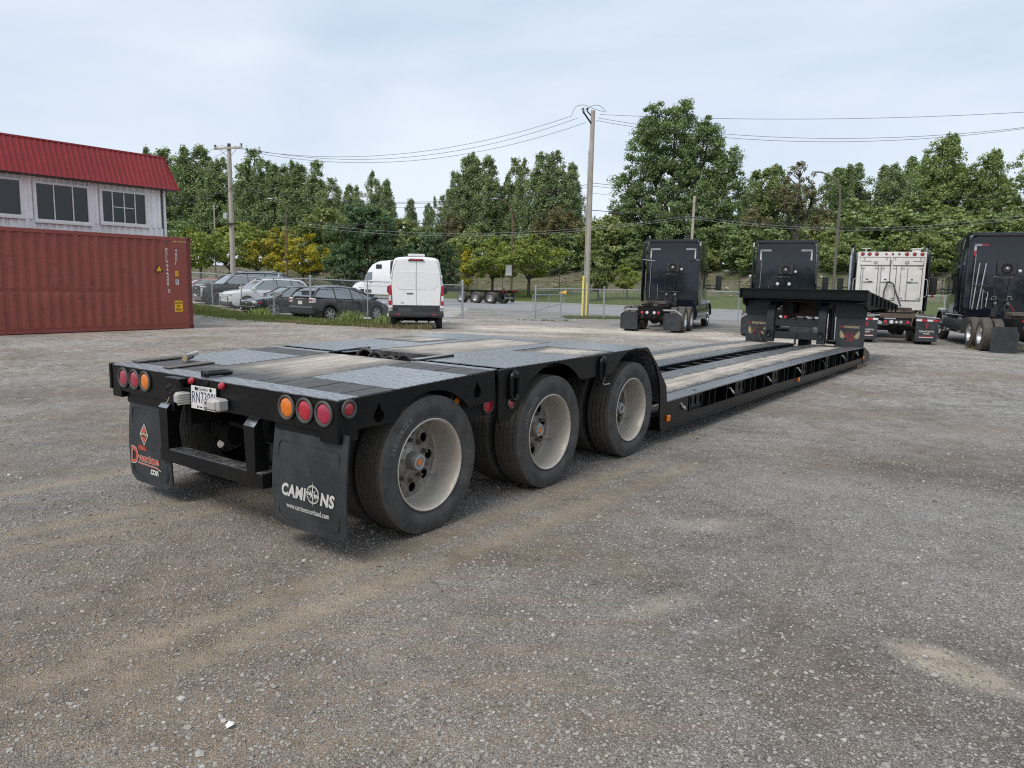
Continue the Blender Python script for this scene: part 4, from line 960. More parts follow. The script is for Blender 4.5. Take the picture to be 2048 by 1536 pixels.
part('loose_wire', wr, M['wire'], cm)
wr = MB(); wr.tube([(-.035, 1.71, .822), (-.035, 1.735, .79)], .0055, 6); part('wire_end', wr, M['print_gold'], cm, label='bare yellowish cable end')
wr = MB(); wr.tube([(-.035, 1.735, .79), (-.033, 1.76, .776), (-.03, 1.785, .766)], .003, 6); part('wire_end', wr, M['print_white'], cm)

# towing ring lying on the rear edge, lashing rings on the side
def oval(cx, cy, a, b, n=20): return [(cx + a * math.cos(2 * PI * k / n), cy + b * math.sin(2 * PI * k / n)) for k in range(n + 1)]
rg = MB(); pts = [(.145 + x * .9, 1.40 + y, .997 + .005) for x, y in oval(0, 0, .105, .045)]; rg.tube(pts, .014, 8, cap=False)
ro = part('tie_down_ring', rg, M['black'], TR)
part('ring_clip', MB().bbox(.055, .085, 1.395, 1.47, .978, 1.02, .008), M['black'], ro)
def side_ring(x, zt, s=1., yb=-.006, h=.15):
    rg = MB(); rw = .042 * s
    pts = []
    for k in range(11): a = PI - PI * k / 10; pts.append((x + rw * math.cos(a), yb - .018, zt - .03 + rw * math.sin(a)))
    for k in range(11): a = -PI * k / 10; pts.append((x + rw * math.cos(a), yb - .018, zt - h + rw * math.sin(a)))
    pts.append(pts[0]); rg.tube(pts, .016 * s, 8, cap=False)
    r_ = part('tie_down_ring', rg, M['black'], TR)
    cl = MB(); cl.bbox(x - .028 * s, x + .028 * s, yb - .04, yb, zt - .035, zt + .012, .010)
    part('ring_clip', cl, M['black'], r_)
side_ring(1.655, .985); side_ring(2.985, .998)
hk = MB(); hk.tube([(3.03, .02, .86), (3.03, .015, .80), (3.04, -.01, .765), (3.10, -.03, .77)], .006, 6); part('hook', hk, M['galv'], TR)

# opening between the sections: looped air hoses
for k, (y, r, mt) in enumerate(((1.60, .105, 'gasket'), (1.47, .085, 'rubber'), (1.30, .06, 'wire'), (1.13, .085, 'rubber'))):
    h = MB(); pts = [(1.66 + .03 * math.sin(a * .5), y + r * math.cos(a), .945 + r * 1.1 * math.sin(a)) for a in [PI * i / 12 * 1.3 - .4 for i in range(13)]]
    h.tube([(1.62, y + r, .80)] + pts + [(1.7, y - r, .78)], .016, 8); part('air_hose', h, M[mt], TR)
h = MB(); h.tube([(1.60, .95, .93), (1.62, .93, .985)], .02, 10); h.tube([(1.62, .93, .985), (1.64, .96, 1.0)], .014, 8); part('glad_hand', h, M['red_lens'], TR)
for a_, b_, r_ in (((1.44, .80, 1.03), (1.9, .79, 1.045), .012), ((1.44, 1.78, 1.03), (1.9, 1.79, 1.045), .012), ((1.50, .05, 1.00), (1.50, .76, 1.00), .02), ((1.50, 1.85, 1.00), (1.50, 2.55, 1.00), .02)):
    part('hinge_bar', MB().tube([a_, b_], r_, 8), M['black'], TR)

# rear impact guard
M['bevel'] = simple('sky_sheen_bevel', (.10, .11, .12), .25, var=.3, scale=30, spec=1., coat=1., dirt=(.01, .01, .01), dirt_amt=.7)  # paler, shinier than the black upright: sky sheen put into the bevel's material
M['bevel'].node_tree.nodes['Principled BSDF'].inputs['IOR'].default_value = 2.2
for y0, y1 in ((.790, .905), (1.82, 1.935)):
    u = MB(); ym = y0 + .02 if y0 < 1.3 else y0
    v = [(0, y0, .42), (0, y1 - .02, .42), (0, y1, .72), (0, y0, .72), (.105, y0, .42), (.105, y1 - .02, .42), (.055, y1, .782), (.055, y0, .782)]
    u.add(v, [(0, 1, 2, 3), (4, 7, 6, 5), (0, 3, 7, 4), (1, 5, 6, 2), (3, 2, 6, 7), (0, 4, 5, 1)])
    up = part('guard_upright', u, M['black'], TR)
    part('bevel_plate', MB().add([(-.001, y0, .722), (-.001, y1, .722), (.054, y1, .785), (.054, y0, .785)], [(0, 1, 2, 3)]), M['bevel'], up)
    part('pin', MB().tube([(.05, y1 + .055, .60), (.05, y0 - .01, .60)], .011, 8), M['black'], up)
g = MB(); g.bbox(0, .115, .72, 1.94, .333, .425, .004); part('guard_bar', g, M['black'], TR)
part('guard_top', MB().bbox(.004, .112, .735, 1.925, .4255, .429, .001), M['tread_rough'], TR)
# air spring and brake gear seen under the rear
a = MB(); a.lathe([(.001, .66), (.15, .66), (.16, .65), (.16, .635), (.12, .63), (.165, .60), (.175, .57), (.165, .54), (.14, .52), (.15, .50), (.115, .48), (.11, .36), (.001, .35)], 28, 'z', (.52, 1.17, 0))
asp = part('air_spring', a, M['rubber'], TR)
s_ = MB()
for dx, dy in ((.05, .05), (-.05, .05), (.05, -.05), (-.05, -.05)): s_.tube([(.50 + dx, 1.17 + dy * 1.3, .65), (.50 + dx, 1.17 + dy * 1.3, .80)], .012, 8)
part('stud', s_, M['black_matte'], asp)
a = MB(); a.tube([(.30, 1.5, .62), (.34, .95, .56), (.40, .55, .50)], .02, 8); a.tube([(.2, 1.9, .68), (.3, 1.3, .72), (.35, .8, .68)], .012, 6); a.tube([(.25, 1.15, .37), (.3, .95, .36), (.45, .80, .42), (.6, .7, .5)], .016, 8)
a.tube([(.42, .62, .46), (.42, .52, .46)], .085, 18); a.tube([(.42, 1.62, .50), (.42, 1.74, .50)], .085, 18)
part('brake_gear', a, M['black_matte'], TR)

# mud flaps, slightly bowed, with raised border and print
def flap(yl, yr, zt, zbm, x0, bow, slant=0.):
    nu, nv = 10, 14; v = []; f = []
    def S(u, w, d=0.):           # u 0 = left in the picture (larger y), w 0 = bottom
        y = yl + (yr - yl) * u; z = zbm + (zt - zbm) * w
        return (x0 - bow * math.sin(PI * min(1, (1 - w) * .8)) * (1 - .25 * u) + .03 * (u - .5) ** 2 - d, y + slant * (1 - w) * (1 if u < .5 else 1), z)
    mb = MB(); R = .07 / abs(yl - yr)
    grid = {}
    for j in range(nv + 1):
        w = j / nv
        for i in range(nu + 1):
            u = i / nu
            # round the lower corners
            if w < .09:
                k = 1 - w / .09; ins = R * (1 - math.sqrt(max(0, 1 - k * k))); u = ins + u * (1 - 2 * ins)
            grid[(i, j)] = len(v); v.append(S(u, w))
    nb = len(v); v += [(p[0] + .011, p[1], p[2]) for p in v]
    for j in range(nv):
        for i in range(nu):
            a, b, c, d = grid[(i, j)], grid[(i + 1, j)], grid[(i + 1, j + 1)], grid[(i, j + 1)]
            f.append((a, b, c, d)); f.append((nb + d, nb + c, nb + b, nb + a))
    for j in range(nv):
        for i in (0, nu): a, b = grid[(i, j)], grid[(i, j + 1)]; f.append((a, b, nb + b, nb + a))
    for i in range(nu):
        for j in (0, nv): a, b = grid[(i, j)], grid[(i + 1, j)]; f.append((a, b, nb + b, nb + a))
    mb.add(v, f, 0, True)
    fo = part('mud_flap', mb, M['flap'], TR)
    bd = MB(); L = []
    for (u, w) in [(u_, w_) for (u_, w_) in rrect(.09, .91, .09, .84, .05, 4)]: L.append(S(u, w, .0035))
    L.append(L[0]); bd.tube(L, .0032, 5, cap=False); part('raised_border', bd, M['flap'], fo)
    for u in (.25, .6, .9): part('bolt', MB().lathe([(.013, 0), (.012, -.008), (.001, -.012)], 8, 'x', S(u, .96)), M['black'], fo)
    return fo, S
fl, SL = flap(2.435, 1.85, .775, .098, .045, .03)
fr, SR = flap(.622, -.045, .775, .145, .03, .035)
part('flap_hanger', MB().bbox(.03, .055, 1.78, 2.44, .70, .79, .003), M['black'], TR); part('flap_hanger', MB().bbox(.018, .04, .0, .60, .742, .79, .003), M['black'], TR)
# right flap: CAMI(compass)NS
hh = abs(.63); 
def tR(u, v, d=.0035): return SR(u, v, d)
tx = MB(); asp_ = .645 / .63
put_text(tx, 'CAMI', .155, lambda u, v: tR(.155 + u, .322 + v * 1.05 - .01 * (u), .004), width=.35, bold=.007, shear=.2, space=1.12)
put_text(tx, 'NS', .155, lambda u, v: tR(.685 + u, .316 + v * 1.05 - .01 * (u), .004), width=.185, bold=.007, shear=.2, space=1.1)
put_text(tx, 'www.camionsnordsud.com', .075, lambda u, v: tR(.215 + u, .20 + v * 1.0 - .004 * u, .004), width=.58, bold=.001)
cu, cv = .592, .395
def P2(a, r, d=.0045): return tR(cu + r * math.cos(a) * .93, cv + r * math.sin(a), d)
def ring2(r0, r1, n=28, d=.0045, mb=tx, m=0):
    v = [P2(2 * PI * k / n, r, d) for k in range(n) for r in (r0, r1)]; mb.add(v, [(2 * k, 2 * k + 1, (2 * k + 3) % (2 * n), (2 * k + 2) % (2 * n)) for k in range(n)], m)
ring2(.082, .089)
for k in range(32):
    a = 2 * PI * k / 32; tx.add([P2(a - .05, .072), P2(a + .05, .072), P2(a + .05, .082), P2(a - .05, .082)], [(0, 1, 2, 3)])
for k in range(8):
    a = PI / 2 + 2 * PI * k / 8; L = .125 if k % 4 == 0 else (.078 if k % 2 == 0 else .066)
    tx.add([P2(a, L, .005), P2(a + PI / 2, .011, .005), P2(a - PI / 2, .011, .005)], [(0, 1, 2)])
part('flap_lettering', tx, M['print_white'], fr)
bn = MB(); q = [(cu - .095, cv - .008), (cu + .095, cv - .03), (cu + .095, cv + .008), (cu - .095, cv + .032)]
bn.add([tR(u, v, .0062) for u, v in q], [(0, 1, 2, 3)]); part('banner', bn, M['print_black'], fr)
bt = MB(); put_text(bt, 'NORD SUD', .04, lambda u, v: tR(cu - .088 + u, cv - .002 - .13 * u + v, .0075), width=.176, bold=.003); part('banner_text', bt, M['print_white'], fr)
# left flap: diamond badge, RESEAU Dynamique .COM
def tL(u, v, d=.0035): return SL(u, v, d)
def poly(mb, pts, d): mb.add([tL(u, v, d) for u, v in pts], [tuple(range(len(pts)))])
dm = MB(); du, dv = .41, .56
poly(dm, [(du, dv - .125), (du + .105, dv), (du, dv + .125), (du - .105, dv)], .004); part('badge_edge', dm, M['print_white'], fl)
dm = MB(); poly(dm, [(du, dv - .105), (du + .085, dv), (du, dv + .105), (du - .085, dv)], .005); part('badge_field', dm, M['print_black'], fl)
dm = MB(); poly(dm, [(du - .052, dv + .028), (du + .052, dv + .028), (du + .012, dv + .088), (du - .012, dv + .088)], .006); part('badge_red', dm, M['print_red'], fl); dm = MB(); poly(dm, [(du - .052, dv - .026), (du + .052, dv - .026), (du + .012, dv - .086), (du - .012, dv - .086)], .006); part('badge_red', dm, M['print_red'], fl)
dm = MB(); poly(dm, [(du - .078, dv - .012), (du, dv - .004), (du + .078, dv - .018), (du + .078, dv + .014), (du, dv + .026), (du - .078, dv + .018)], .0065); part('badge_band', dm, M['print_gold'], fl)
tx = MB(); put_text(tx, 'ynamique', .125, lambda u, v: tL(.245 + u, .255 + v - .0 * u, .004), width=.50, bold=.006); put_text(tx, 'D', .27, lambda u, v: tL(.03 + u, .21 + v, .004), width=.215, bold=.010, shear=.2)
poly(tx, [(.22, .236), (.70, .226), (.77, .20), (.77, .188), (.68, .210), (.22, .218)], .004)
part('flap_lettering', tx, M['print_white'], fl)
tx = MB(); put_text(tx, 'ynamique', .125, lambda u, v: tL(.248 + u, .257 + v, .0055), width=.495, bold=.002); put_text(tx, 'D', .27, lambda u, v: tL(.037 + u, .215 + v * .97, .0055), width=.20, bold=.004, shear=.2); put_text(tx, 'RÉSEAU', .062, lambda u, v: tL(.27 + u, .385 + v, .0045), width=.19, bold=.003)
poly(tx, [(.23, .232), (.70, .222), (.76, .20), (.68, .214), (.23, .222)], .0055)
part('flap_lettering', tx, M['print_red'], fl, label='orange red lettering')
tx = MB(); put_text(tx, '.COM', .075, lambda u, v: tL(.52 + u, .135 + v, .0045), width=.19, bold=.006); part('flap_lettering', tx, M['print_white'], fl)

# ------------------------------------------------------------------ wheels
def tyre_mesh(R=.464, hw=.1275, bead=.300, grooves=4, n=64, name='tyre', blocks=0, text=None):
    tr_w = hw * .86; pr = [(bead - .004, hw * .80), (bead + .012, hw * .90), (bead + .022, hw * .87), (bead + .06, hw * .98), (bead + .092, hw), (R - .045, hw * .97), (R - .028, hw * .935), (R - .014, hw * .90), (R - .006, tr_w)]
    left = [(r, y) for r, y in pr]; tread = []
    if grooves:
        gw = .0045; step = 2 * tr_w / (grooves + 1)
        for k in range(grooves):
            y = tr_w - step * (k + 1); cr = R - .006 * abs(y / tr_w) ** 2
            tread += [(cr, y + gw), (cr - .012, y + gw * .6), (cr - .012, y - gw * .6), (cr, y - gw)]
    else: tread = [(R, 0)]
    prof = left + tread + [(r, -y) for r, y in reversed(left)]
    mb = MB(); mb.lathe(prof, n, 'y', smooth=True)
    if blocks:
        for k in range(blocks):
            a = 2 * PI * k / blocks
            for (ya, yb) in ((-tr_w, -tr_w * .42), (-tr_w * .3, tr_w * .3), (tr_w * .42, tr_w)):
                Mx = Matrix.Rotation(-a, 4, 'Y') @ Matrix.Translation((R - .004, 0, 0)); mb.box(-.006, .006, ya, yb, -.016, .016, M=Mx)
    if text:
        def fn(u, v, a0, r0): a = a0 - u / r0; r = r0 + v; return (r * math.cos(a), -hw - .0007, r * math.sin(a))
        put_text(mb, text, .046, lambda u, v: fn(u, v, math.radians(166), .368), m=1, space=1.12, bold=.001)
    return mb.mesh(name, [M['tyre'], M['tyre_text']], 40)
def tyre_mat(name, dirt=.6):
    m = NT(name); c = m.coord('Object'); n1 = m.noise(c, 7, 5, .65); n2 = m.noise(c, 40, 3, .6)
    sep = m.N('ShaderNodeSeparateXYZ'); m.L(c, sep.inputs[0])
    r = m.math('SQRT', m.math('ADD', m.math('MULTIPLY', sep.outputs[0], sep.outputs[0]), m.math('MULTIPLY', sep.outputs[2], sep.outputs[2])))
    w = m.N('ShaderNodeTexWave'); w.wave_type = 'BANDS'; w.bands_direction = 'X'; w.inputs['Scale'].default_value = 55
    cmb = m.N('ShaderNodeCombineXYZ'); m.L(r, cmb.inputs[0]); m.L(cmb.outputs[0], w.inputs['Vector'])
    tread = m.N('ShaderNodeMapRange'); tread.inputs['From Min'].default_value = .445; tread.inputs['From Max'].default_value = .462; m.L(r, tread.inputs['Value'])
    base = m.mix(m.ramp(n1, [(.35, 0.), (.7, 1.)]), (.036, .036, .036), (.09, .087, .082))
    base = m.mix(m.math('MULTIPLY', tread.outputs[0], dirt), base, m.mix(n2, (.065, .055, .045), (.17, .142, .112)))
    base = m.mix(m.math('MULTIPLY', m.ramp(n2, [(.5, 0.), (.75, 1.)]), .35), base, (.11, .10, .09))
    m.set(base=base, rough=.68, spec=.35)
    m.bump(m.math('ADD', m.math('MULTIPLY', w.outputs['Fac'], .25), n2), .22, .003); return m.mat
M['tyre'] = tyre_mat('tyre_rubber'); M['tyre_text'] = simple('raised_tyre_lettering', (.16, .155, .15), .7, var=.2, scale=30)
def rim_mat(name, col, dirt, amt):
    m = NT(name); c = m.coord('Object'); n1 = m.noise(c, 5, 5, .65); n2 = m.noise(c, 26, 5, .7)
    base = m.mix(m.ramp(n1, [(.3, 0.), (.7, 1.)]), tuple(x * .8 for x in col), col)
    f = m.math('MULTIPLY', m.ramp(m.math('ADD', m.math('MULTIPLY', n1, .5), m.math('MULTIPLY', n2, .5)), [(.44, 0.), (.60, 1.)]), amt)
    base = m.mix(f, base, dirt); m.set(base=base, rough=m.math('ADD', .30, m.math('MULTIPLY', f, .5)), metal=.22); m.bump(n2, .25, .003); return m.mat
M['rim'] = rim_mat('dull_aluminium_rim', (.60, .56, .49), (.36, .30, .23), .6)
M['disc'] = rim_mat('grimy_wheel_disc', (.40, .375, .34), (.12, .10, .08), .85)
M['disc_dirty'] = rim_mat('muddy_wheel_disc', (.20, .17, .14), (.09, .065, .045), .9)

TYRE_T = tyre_mesh(text='255/70R22.5'); TYRE = tyre_mesh()
rimb = MB().lathe([(.299, -.100), (.3075, -.107), (.309, -.114), (.303, -.118), (.296, -.112), (.290, -.095), (.286, -.06), (.280, -.02), (.276, .02), (.271, .06), (.266, .085), (.258, .098), (.264, .112)], 56, 'y')
RIM = rimb.mesh('rim', M['rim'], 50)
holes = [circ(.200 * math.cos(a), .200 * math.sin(a), .035, 16) for a in [2 * PI * k / 9 + .1 for k in range(9)]]
db = MB().plate(circ(0, 0, .262, 48), holes, .095, .106)
DISC = db.mesh('wheel_disc', M['disc']); DISCD = db.mesh('wheel_disc', M['disc_dirty'])
hb = MB().lathe([(.165, .096), (.15, .087), (.112, .081), (.095, .071), (.062, .063), (.060, .007), (.056, -.001), (.046, -.005), (.042, -.010), (.001, -.010)], 32, 'y'); HUB = hb.mesh('hub', M['disc'], 40)
cpb = MB().lathe([(.022, -.010), (.021, -.014), (.001, -.015)], 24, 'y'); CAP = cpb.mesh('hub_cap', M['amber_lens']); CAPD = cpb.mesh('hub_cap', M['disc_dirty'])
rgb_ = MB().lathe([(.052, -.005), (.050, -.013), (.038, -.015), (.034, -.009)], 28, 'y'); HR = rgb_.mesh('hub_ring', M['galv'], 40)
nb_ = MB().tube([(0, .095, 0), (0, .063, 0)], .017, 6); nb_.tube([(0, .063, 0), (0, .043, 0)], .010, 8); NUT = nb_.mesh('lug_nut', M['disc_dirty'])
vv = MB().tube([(.20, .08, -.12), (.21, .04, -.12), (.215, .0, -.11)], .005, 6); VAL = vv.mesh('valve', M['galv'])
def wheel(x, side, kind):
    w = link('wheel', RIM, TR)
    w.location = (x, .132 if side > 0 else W - .132, .457)
    w.rotation_euler = (0, rnd.uniform(-.1, .1), 0 if side > 0 else PI)
    link('tyre', TYRE_T if side > 0 else TYRE, w)
    t = link('tyre', TYRE, w); t.location = (0, .30, 0); t['label'] = 'inner tyre of the pair'
    link('wheel_disc', DISCD if kind else DISC, w); link('hub', HUB, w); link('hub_ring', HR, w); link('hub_cap', CAPD if kind else CAP, w)
    if side > 0:
        for k in range(10):
            q = link('lug_nut', NUT, w); a = 2 * PI * k / 10 + .4; q.location = (.138 * math.cos(a), 0, .138 * math.sin(a))
        link('valve', VAL, w)
    return w
for s in (1, -1):
    for i, x in enumerate((.793, 2.223, 3.652)): wheel(x, s, i == 2)

# ------------------------------------------------------------------ the low centre deck
def ztop(x): return float(np.interp(x, [4.4, 6, 8.5, 11, 13, 14.6, 15.3], [.447, .457, .466, .467, .452, .420, .40]))
def zbot(x): return float(np.interp(x, [4.3, 8.5, 10.3, 15], [.155, .144, .120, .092]))
def xstrip(mb, x0, x1, y0, y1, fa, fb, n=None, m=0):       # box following the camber
    n = n or max(1, int((x1 - x0) / .8)); secs = []
    for i in range(n + 1):
        x = x0 + (x1 - x0) * i / n; a, b = fa(x), fb(x); secs.append([(x, y0, a), (x, y1, a), (x, y1, b), (x, y0, b)])
    return mb.loft(secs, m, True, False)
for (y0, y1) in ((0, .225), (W - .225, W)):
    part('edge_plate', xstrip(MB(), 4.42, 14.55, y0, y1, lambda x: ztop(x) - .012, ztop), M['tread'], TR)
ly = [(.229, .405), (.409, .585), (.589, .765)]
for side in (0, 1):
    for k, (a, b) in enumerate(ly):
        if side: a, b = W - b, W - a
        for (xa, xb) in (((4.42, 8.2), (8.205, 14.4)) if k % 2 else ((4.42, 10.4), (10.405, 14.4))):
            part('plank', xstrip(MB(), xa, xb, a + .003, b - .004, lambda x: ztop(x) - .045, lambda x: ztop(x) + .003), M['deck_low'], TR)
for (y0, y1) in ((.77, 1.045), (W - 1.045, W - .77)):
    part('beam_top', xstrip(MB(), 4.42, 14.5, y0, y1, lambda x: ztop(x) - .02, lambda x: ztop(x) + .004), M['tread_rough'], TR)
    part('beam_edge', xstrip(MB(), 4.42, 14.5, y1 + .001 if y0 < 1.3 else y0 - .06, y1 + .06 if y0 < 1.3 else y0 - .001, lambda x: ztop(x) - .02, lambda x: ztop(x) - .002), M['tread'], TR)
    part('main_beam', xstrip(MB(), 4.30, 14.9, y0 + .02, y1 - .02, zbot, lambda x: ztop(x) - .021), M['black_matte'], TR)
for i in range(20):
    x = 4.62 + i * .50
    part('cross_member', MB().bbox(x, x + .11, 1.105, W - 1.105, ztop(x) - .14, ztop(x) - .045, .004), M['black'], TR)
for sgn, yo in ((1, 0.), (-1, W)):
    Y = lambda y: yo + sgn * y
    r = MB()
    xstrip(r, 4.36, 14.6, min(Y(.012), Y(.14)), max(Y(.012), Y(.14)), zbot, lambda x: zbot(x) + .105)
    xstrip(r, 4.30, 14.9, min(Y(-.012), Y(.16)), max(Y(-.012), Y(.16)), lambda x: zbot(x) - .012, zbot)
    xstrip(r, 5.0, 14.55, min(Y(.002), Y(.03)), max(Y(.002), Y(.03)), lambda x: zbot(x) + .092, lambda x: zbot(x) + .106)
    part('outer_rail', r, M['black'], TR)
    r = MB(); xstrip(r, 4.9, 14.5, min(Y(.17), Y(.19)), max(Y(.17), Y(.19)), lambda x: zbot(x) + .02, lambda x: ztop(x) - .02)
    part('inner_web', r, M['black_matte'], TR)
    part('end_plate', MB().plate([(4.30, .155), (5.0, .152), (5.0, ztop(5) - .013), (4.40, .434)], [], *sorted((Y(0.), Y(.012)))), M['black'], TR)
    xs0 = (5.05, 6.54, 8.10, 9.66, 11.24, 12.85)
    for x0 in xs0:
        x1 = x0 + .60; z0, z1 = zbot(x0) + .108, ztop(x0) - .014
        sl = [[(x + p, zc + q) for p, q in [(.035 * math.cos(a), (z1 - z0) * .32 * math.sin(a)) for a in [2 * PI * k / 12 for k in range(12)]]] for x, zc in ((x0 + .15, (z0 + z1) / 2), (x0 + .30, (z0 + z1) / 2), (x0 + .45, (z0 + z1) / 2))]
        part('slotted_panel', MB().plate([(x0, z0), (x1, z0), (x1, z1), (x0, z1)], sl, *sorted((Y(.055), Y(.063)))), M['black'], TR)
    for x in sorted([a for a in xs0] + [a + .6 for a in xs0] + [a + .78 for a in xs0] + [a + 1.18 for a in xs0]):
        if x > 14.4: continue
        z0, z1 = zbot(x) + .10, ztop(x) - .013
        part('outrigger', MB().box(x, x + .014, *sorted((Y(.004), Y(.17))), z0, z1), M['black'], TR)
    if sgn > 0:
        for x in (4.86, 6.40, 7.93, 9.48, 11.05, 12.62, 13.9):
            rg = MB(); zc = ztop(x) - .09
            rg.tube([(x - .05, .06, zc + .03), (x - .055, .0, zc + .02), (x - .03, -.02, zc - .03), (x + .02, -.022, zc - .05), (x + .05, .0, zc - .03), (x + .05, .06, zc)], .011, 8)
            part('tie_down_ring', rg, M['alu'] if rnd.random() < .6 else M['black'], TR)
    part('front_corner', MB().plate([(14.56, zbot(14.6) - .01), (15.24, .085), (15.25, .12), (15.20, .27), (14.62, ztop(14.6) + .002), (14.56, ztop(14.5))], [], *sorted((Y(0.), Y(.10)))), M['black'], TR)
for x, y in ((5.4, .10), (7.4, .09), (9.4, .10), (11.6, .10)):
    part('lashing_slot', MB().lathe([(.03, .001), (.02, .004), (.001, .004)], 12, 'z', (x, y, ztop(x))), M['black_matte'], TR)
f = MB(); f.box(14.5, 15.2, .1, 2.49, .12, .30); part('front_cross_beam', f, M['black_matte'], TR)

# ------------------------------------------------------------------ gooseneck
GK = -.088
GS = Matrix(((1, 0, 0, 0), (0, 1, 0, 0), (GK, 0, 1, 1.642 + 14.3 * -GK), (0, 0, 0, 1)))
g = MB(); g.box(14.28, 18.4, -.03, 2.66, -.012, 0, M=GS); part('neck_deck', g, M['tread_rough'], TR)
g = MB(); g.bbox(14.30, 14.34, -.04, 2.68, -.19, -.014, .004, M=GS); g.bbox(14.25, 14.34, -.05, 2.69, -.018, .004, .003, M=GS); g.bbox(14.24, 14.34, -.05, 2.69, -.222, -.198, .003, M=GS)
g.bbox(14.24, 14.34, -.055, -.03, -.215, .0, .003, M=GS); g.bbox(14.24, 14.34, 2.66, 2.69, -.215, 0, .003, M=GS)
part('neck_rear_channel', g, M['black'], TR)
for y in (-.02, 2.60):
    g = MB(); g.add([(14.34, y, 1.63), (18.35, y, 1.28), (18.35, y, 1.15), (16.8, y, 1.24), (14.6, y, 1.212), (14.34, y, 1.30)] + [(14.34, y + .04, 1.63), (18.35, y + .04, 1.28), (18.35, y + .04, 1.15), (16.8, y + .04, 1.24), (14.6, y + .04, 1.212), (14.34, y + .04, 1.30)], [(0, 1, 2, 3, 4, 5), (11, 10, 9, 8, 7, 6)] + [(i, (i + 1) % 6, (i + 1) % 6 + 6, i + 6) for i in range(6)])
    part('neck_side', g, M['black'], TR)
    for k in range(7):
        x = 14.9 + k * .5; part('rib', MB().bbox(x, x + .03, y - .035, y, -.28 + k * .012, -.02, .003, M=GS), M['black'], TR)
g = MB()
for y in (.95, 1.55): g.box(14.6, 18.0, y, y + .12, 1.10, 1.40)
g.box(14.4, 17.8, .3, 2.4, 1.36, 1.40); g.box(18.0, 18.35, .2, 2.4, 1.10, 1.22)
part('neck_frame', g, M['black_matte'], TR)
M['rust'] = simple('rusty_primer', (.095, .055, .045), .75, var=.4, scale=3, dirt=(.16, .13, .12), dirt_amt=.6)
part('neck_bulkhead', MB().box(15.1, 15.14, .99, 1.93, 1.02, 1.45), M['rust'], TR)
M['neck_paint'] = black_paint('faded_black_paint', (.026, .030, .034), .5, .25, (.07, .07, .07))
for y in (.80, 1.93):                                              # curved arms
    secs = []
    for (x, z, w) in ((14.46, .435, .17), (14.46, .70, .165), (14.47, 1.0, .165), (14.50, 1.16, .165), (14.58, 1.27, .165), (14.70, 1.345, .165), (14.95, 1.38, .165)):
        dx, dz = (.14, 0) if z < 1.2 else ((.11, -.10) if z < 1.34 else (.0, -.14))
        secs.append([(x, y, z), (x, y + w, z), (x + dx, y + w, z + dz), (x + dx, y, z + dz)])
    am = part('neck_arm', MB().loft(secs, smooth=False), M['neck_paint'], TR)
    rg = MB(); pts = [(14.445, y + .085 + .055 * math.cos(a), .625 + .065 * math.sin(a)) for a in [2 * PI * k / 16 for k in range(17)]]; rg.tube(pts, .012, 6, cap=False); part('tie_down_ring', rg, M['black'], am)
    part('ring_clip', MB().bbox(14.43, 14.46, y + .045, y + .125, .675, .71, .004), M['black'], am)
g = MB().bbox(14.55, 14.70, .97, 1.93, .80, .985, .006); b1 = part('neck_cross_bar', g, M['neck_paint'], TR)
for k in range(5): part('notch', MB().lathe([(.035, 0), (.03, .003), (.001, .003)], 10, 'x', (14.545, 1.08 + k * .19, .975)), M['black_matte'], b1)
part('neck_cross_bar', MB().bbox(14.55, 14.68, .97, 1.93, .515, .672, .006), M['neck_paint'], TR)
part('neck_post', MB().bbox(14.50, 14.54, 1.425, 1.462, .39, .665, .004), M['neck_paint'], TR)
part('neck_post', MB().bbox(14.7, 15.0, 1.20, 1.42, .10, .52, .004), M['black_matte'], TR)
g = MB(); g.tube([(14.68, .645, .44), (14.70, .655, 1.06)], .018, 10); rod = part('cylinder_rod', g, M['chrome'], TR)
g = MB(); g.tube([(14.70, .70, .47), (14.74, .73, 1.22)], .045, 12); g.tube([(14.72, .775, .47), (14.74, .78, 1.22)], .03, 10); g.tube([(14.66, .60, .50), (14.66, .80, .50)], .055, 12); part('lift_cylinder', g, M['black'], TR)
# printed flaps on either side of the neck
def neck_flap(y0, y1, mirror):
    fo = part('neck_flap', MB().plate(rrect(y0, y1, .40, 1.235, .03, 3), [], 14.655, 14.67, axis='x'), M['flap'], TR)
    part('neck_plate', MB().bbox(14.60, 14.66, y0 - .02, y1 + .02, 1.06, 1.36, .004), M['neck_paint'], TR)
    yc = (y0 + y1) / 2; X = 14.6545
    def S(u, v): return (X, yc - u, v)
    w = MB(); put_text(w, 'manac', .10, lambda u, v: S(-.125 + u * 1., .822 + v), width=.32, bold=.003); part('flap_lettering', w, M['print_gold'], fo)
    w = MB()
    for k in (0, 1): w.add([S(-.21 + k * .042 + p[0], .845 + p[1]) for p in circ(0, 0, .019, 10)], [tuple(range(10))])
    put_text(w, '50', .235, lambda u, v: S(-.085 + u, .53 + v), width=.17); put_text(w, '1966-2016', .035, lambda u, v: S(-.08 + u, .715 + v), width=.17)
    part('flap_lettering', w, M['print_darkred'], fo)
    w = MB()
    for sg in (-1, 1):
        for k in range(6):
            a = .95 - k * .13; r0, r1 = .10, .27 - k * .022; ox, oz = sg * .03, .545 + k * .004
            p = [(ox + sg * r0 * math.cos(a), oz + r0 * math.sin(a)), (ox + sg * r1 * math.cos(a + .03), oz + r1 * math.sin(a + .03)), (ox + sg * r1 * .97 * math.cos(a - .07), oz + r1 * .97 * math.sin(a - .07)), (ox + sg * r0 * math.cos(a - .14), oz + r0 * math.sin(a - .14))]
            w.add([S(*q) for q in p], [(0, 1, 2, 3)])
    part('wing_print', w, M['print_gold'], fo)
    return fo
neck_flap(.03, .63, 0); lf_ = neck_flap(2.10, 2.62, 1)
hs = MB()
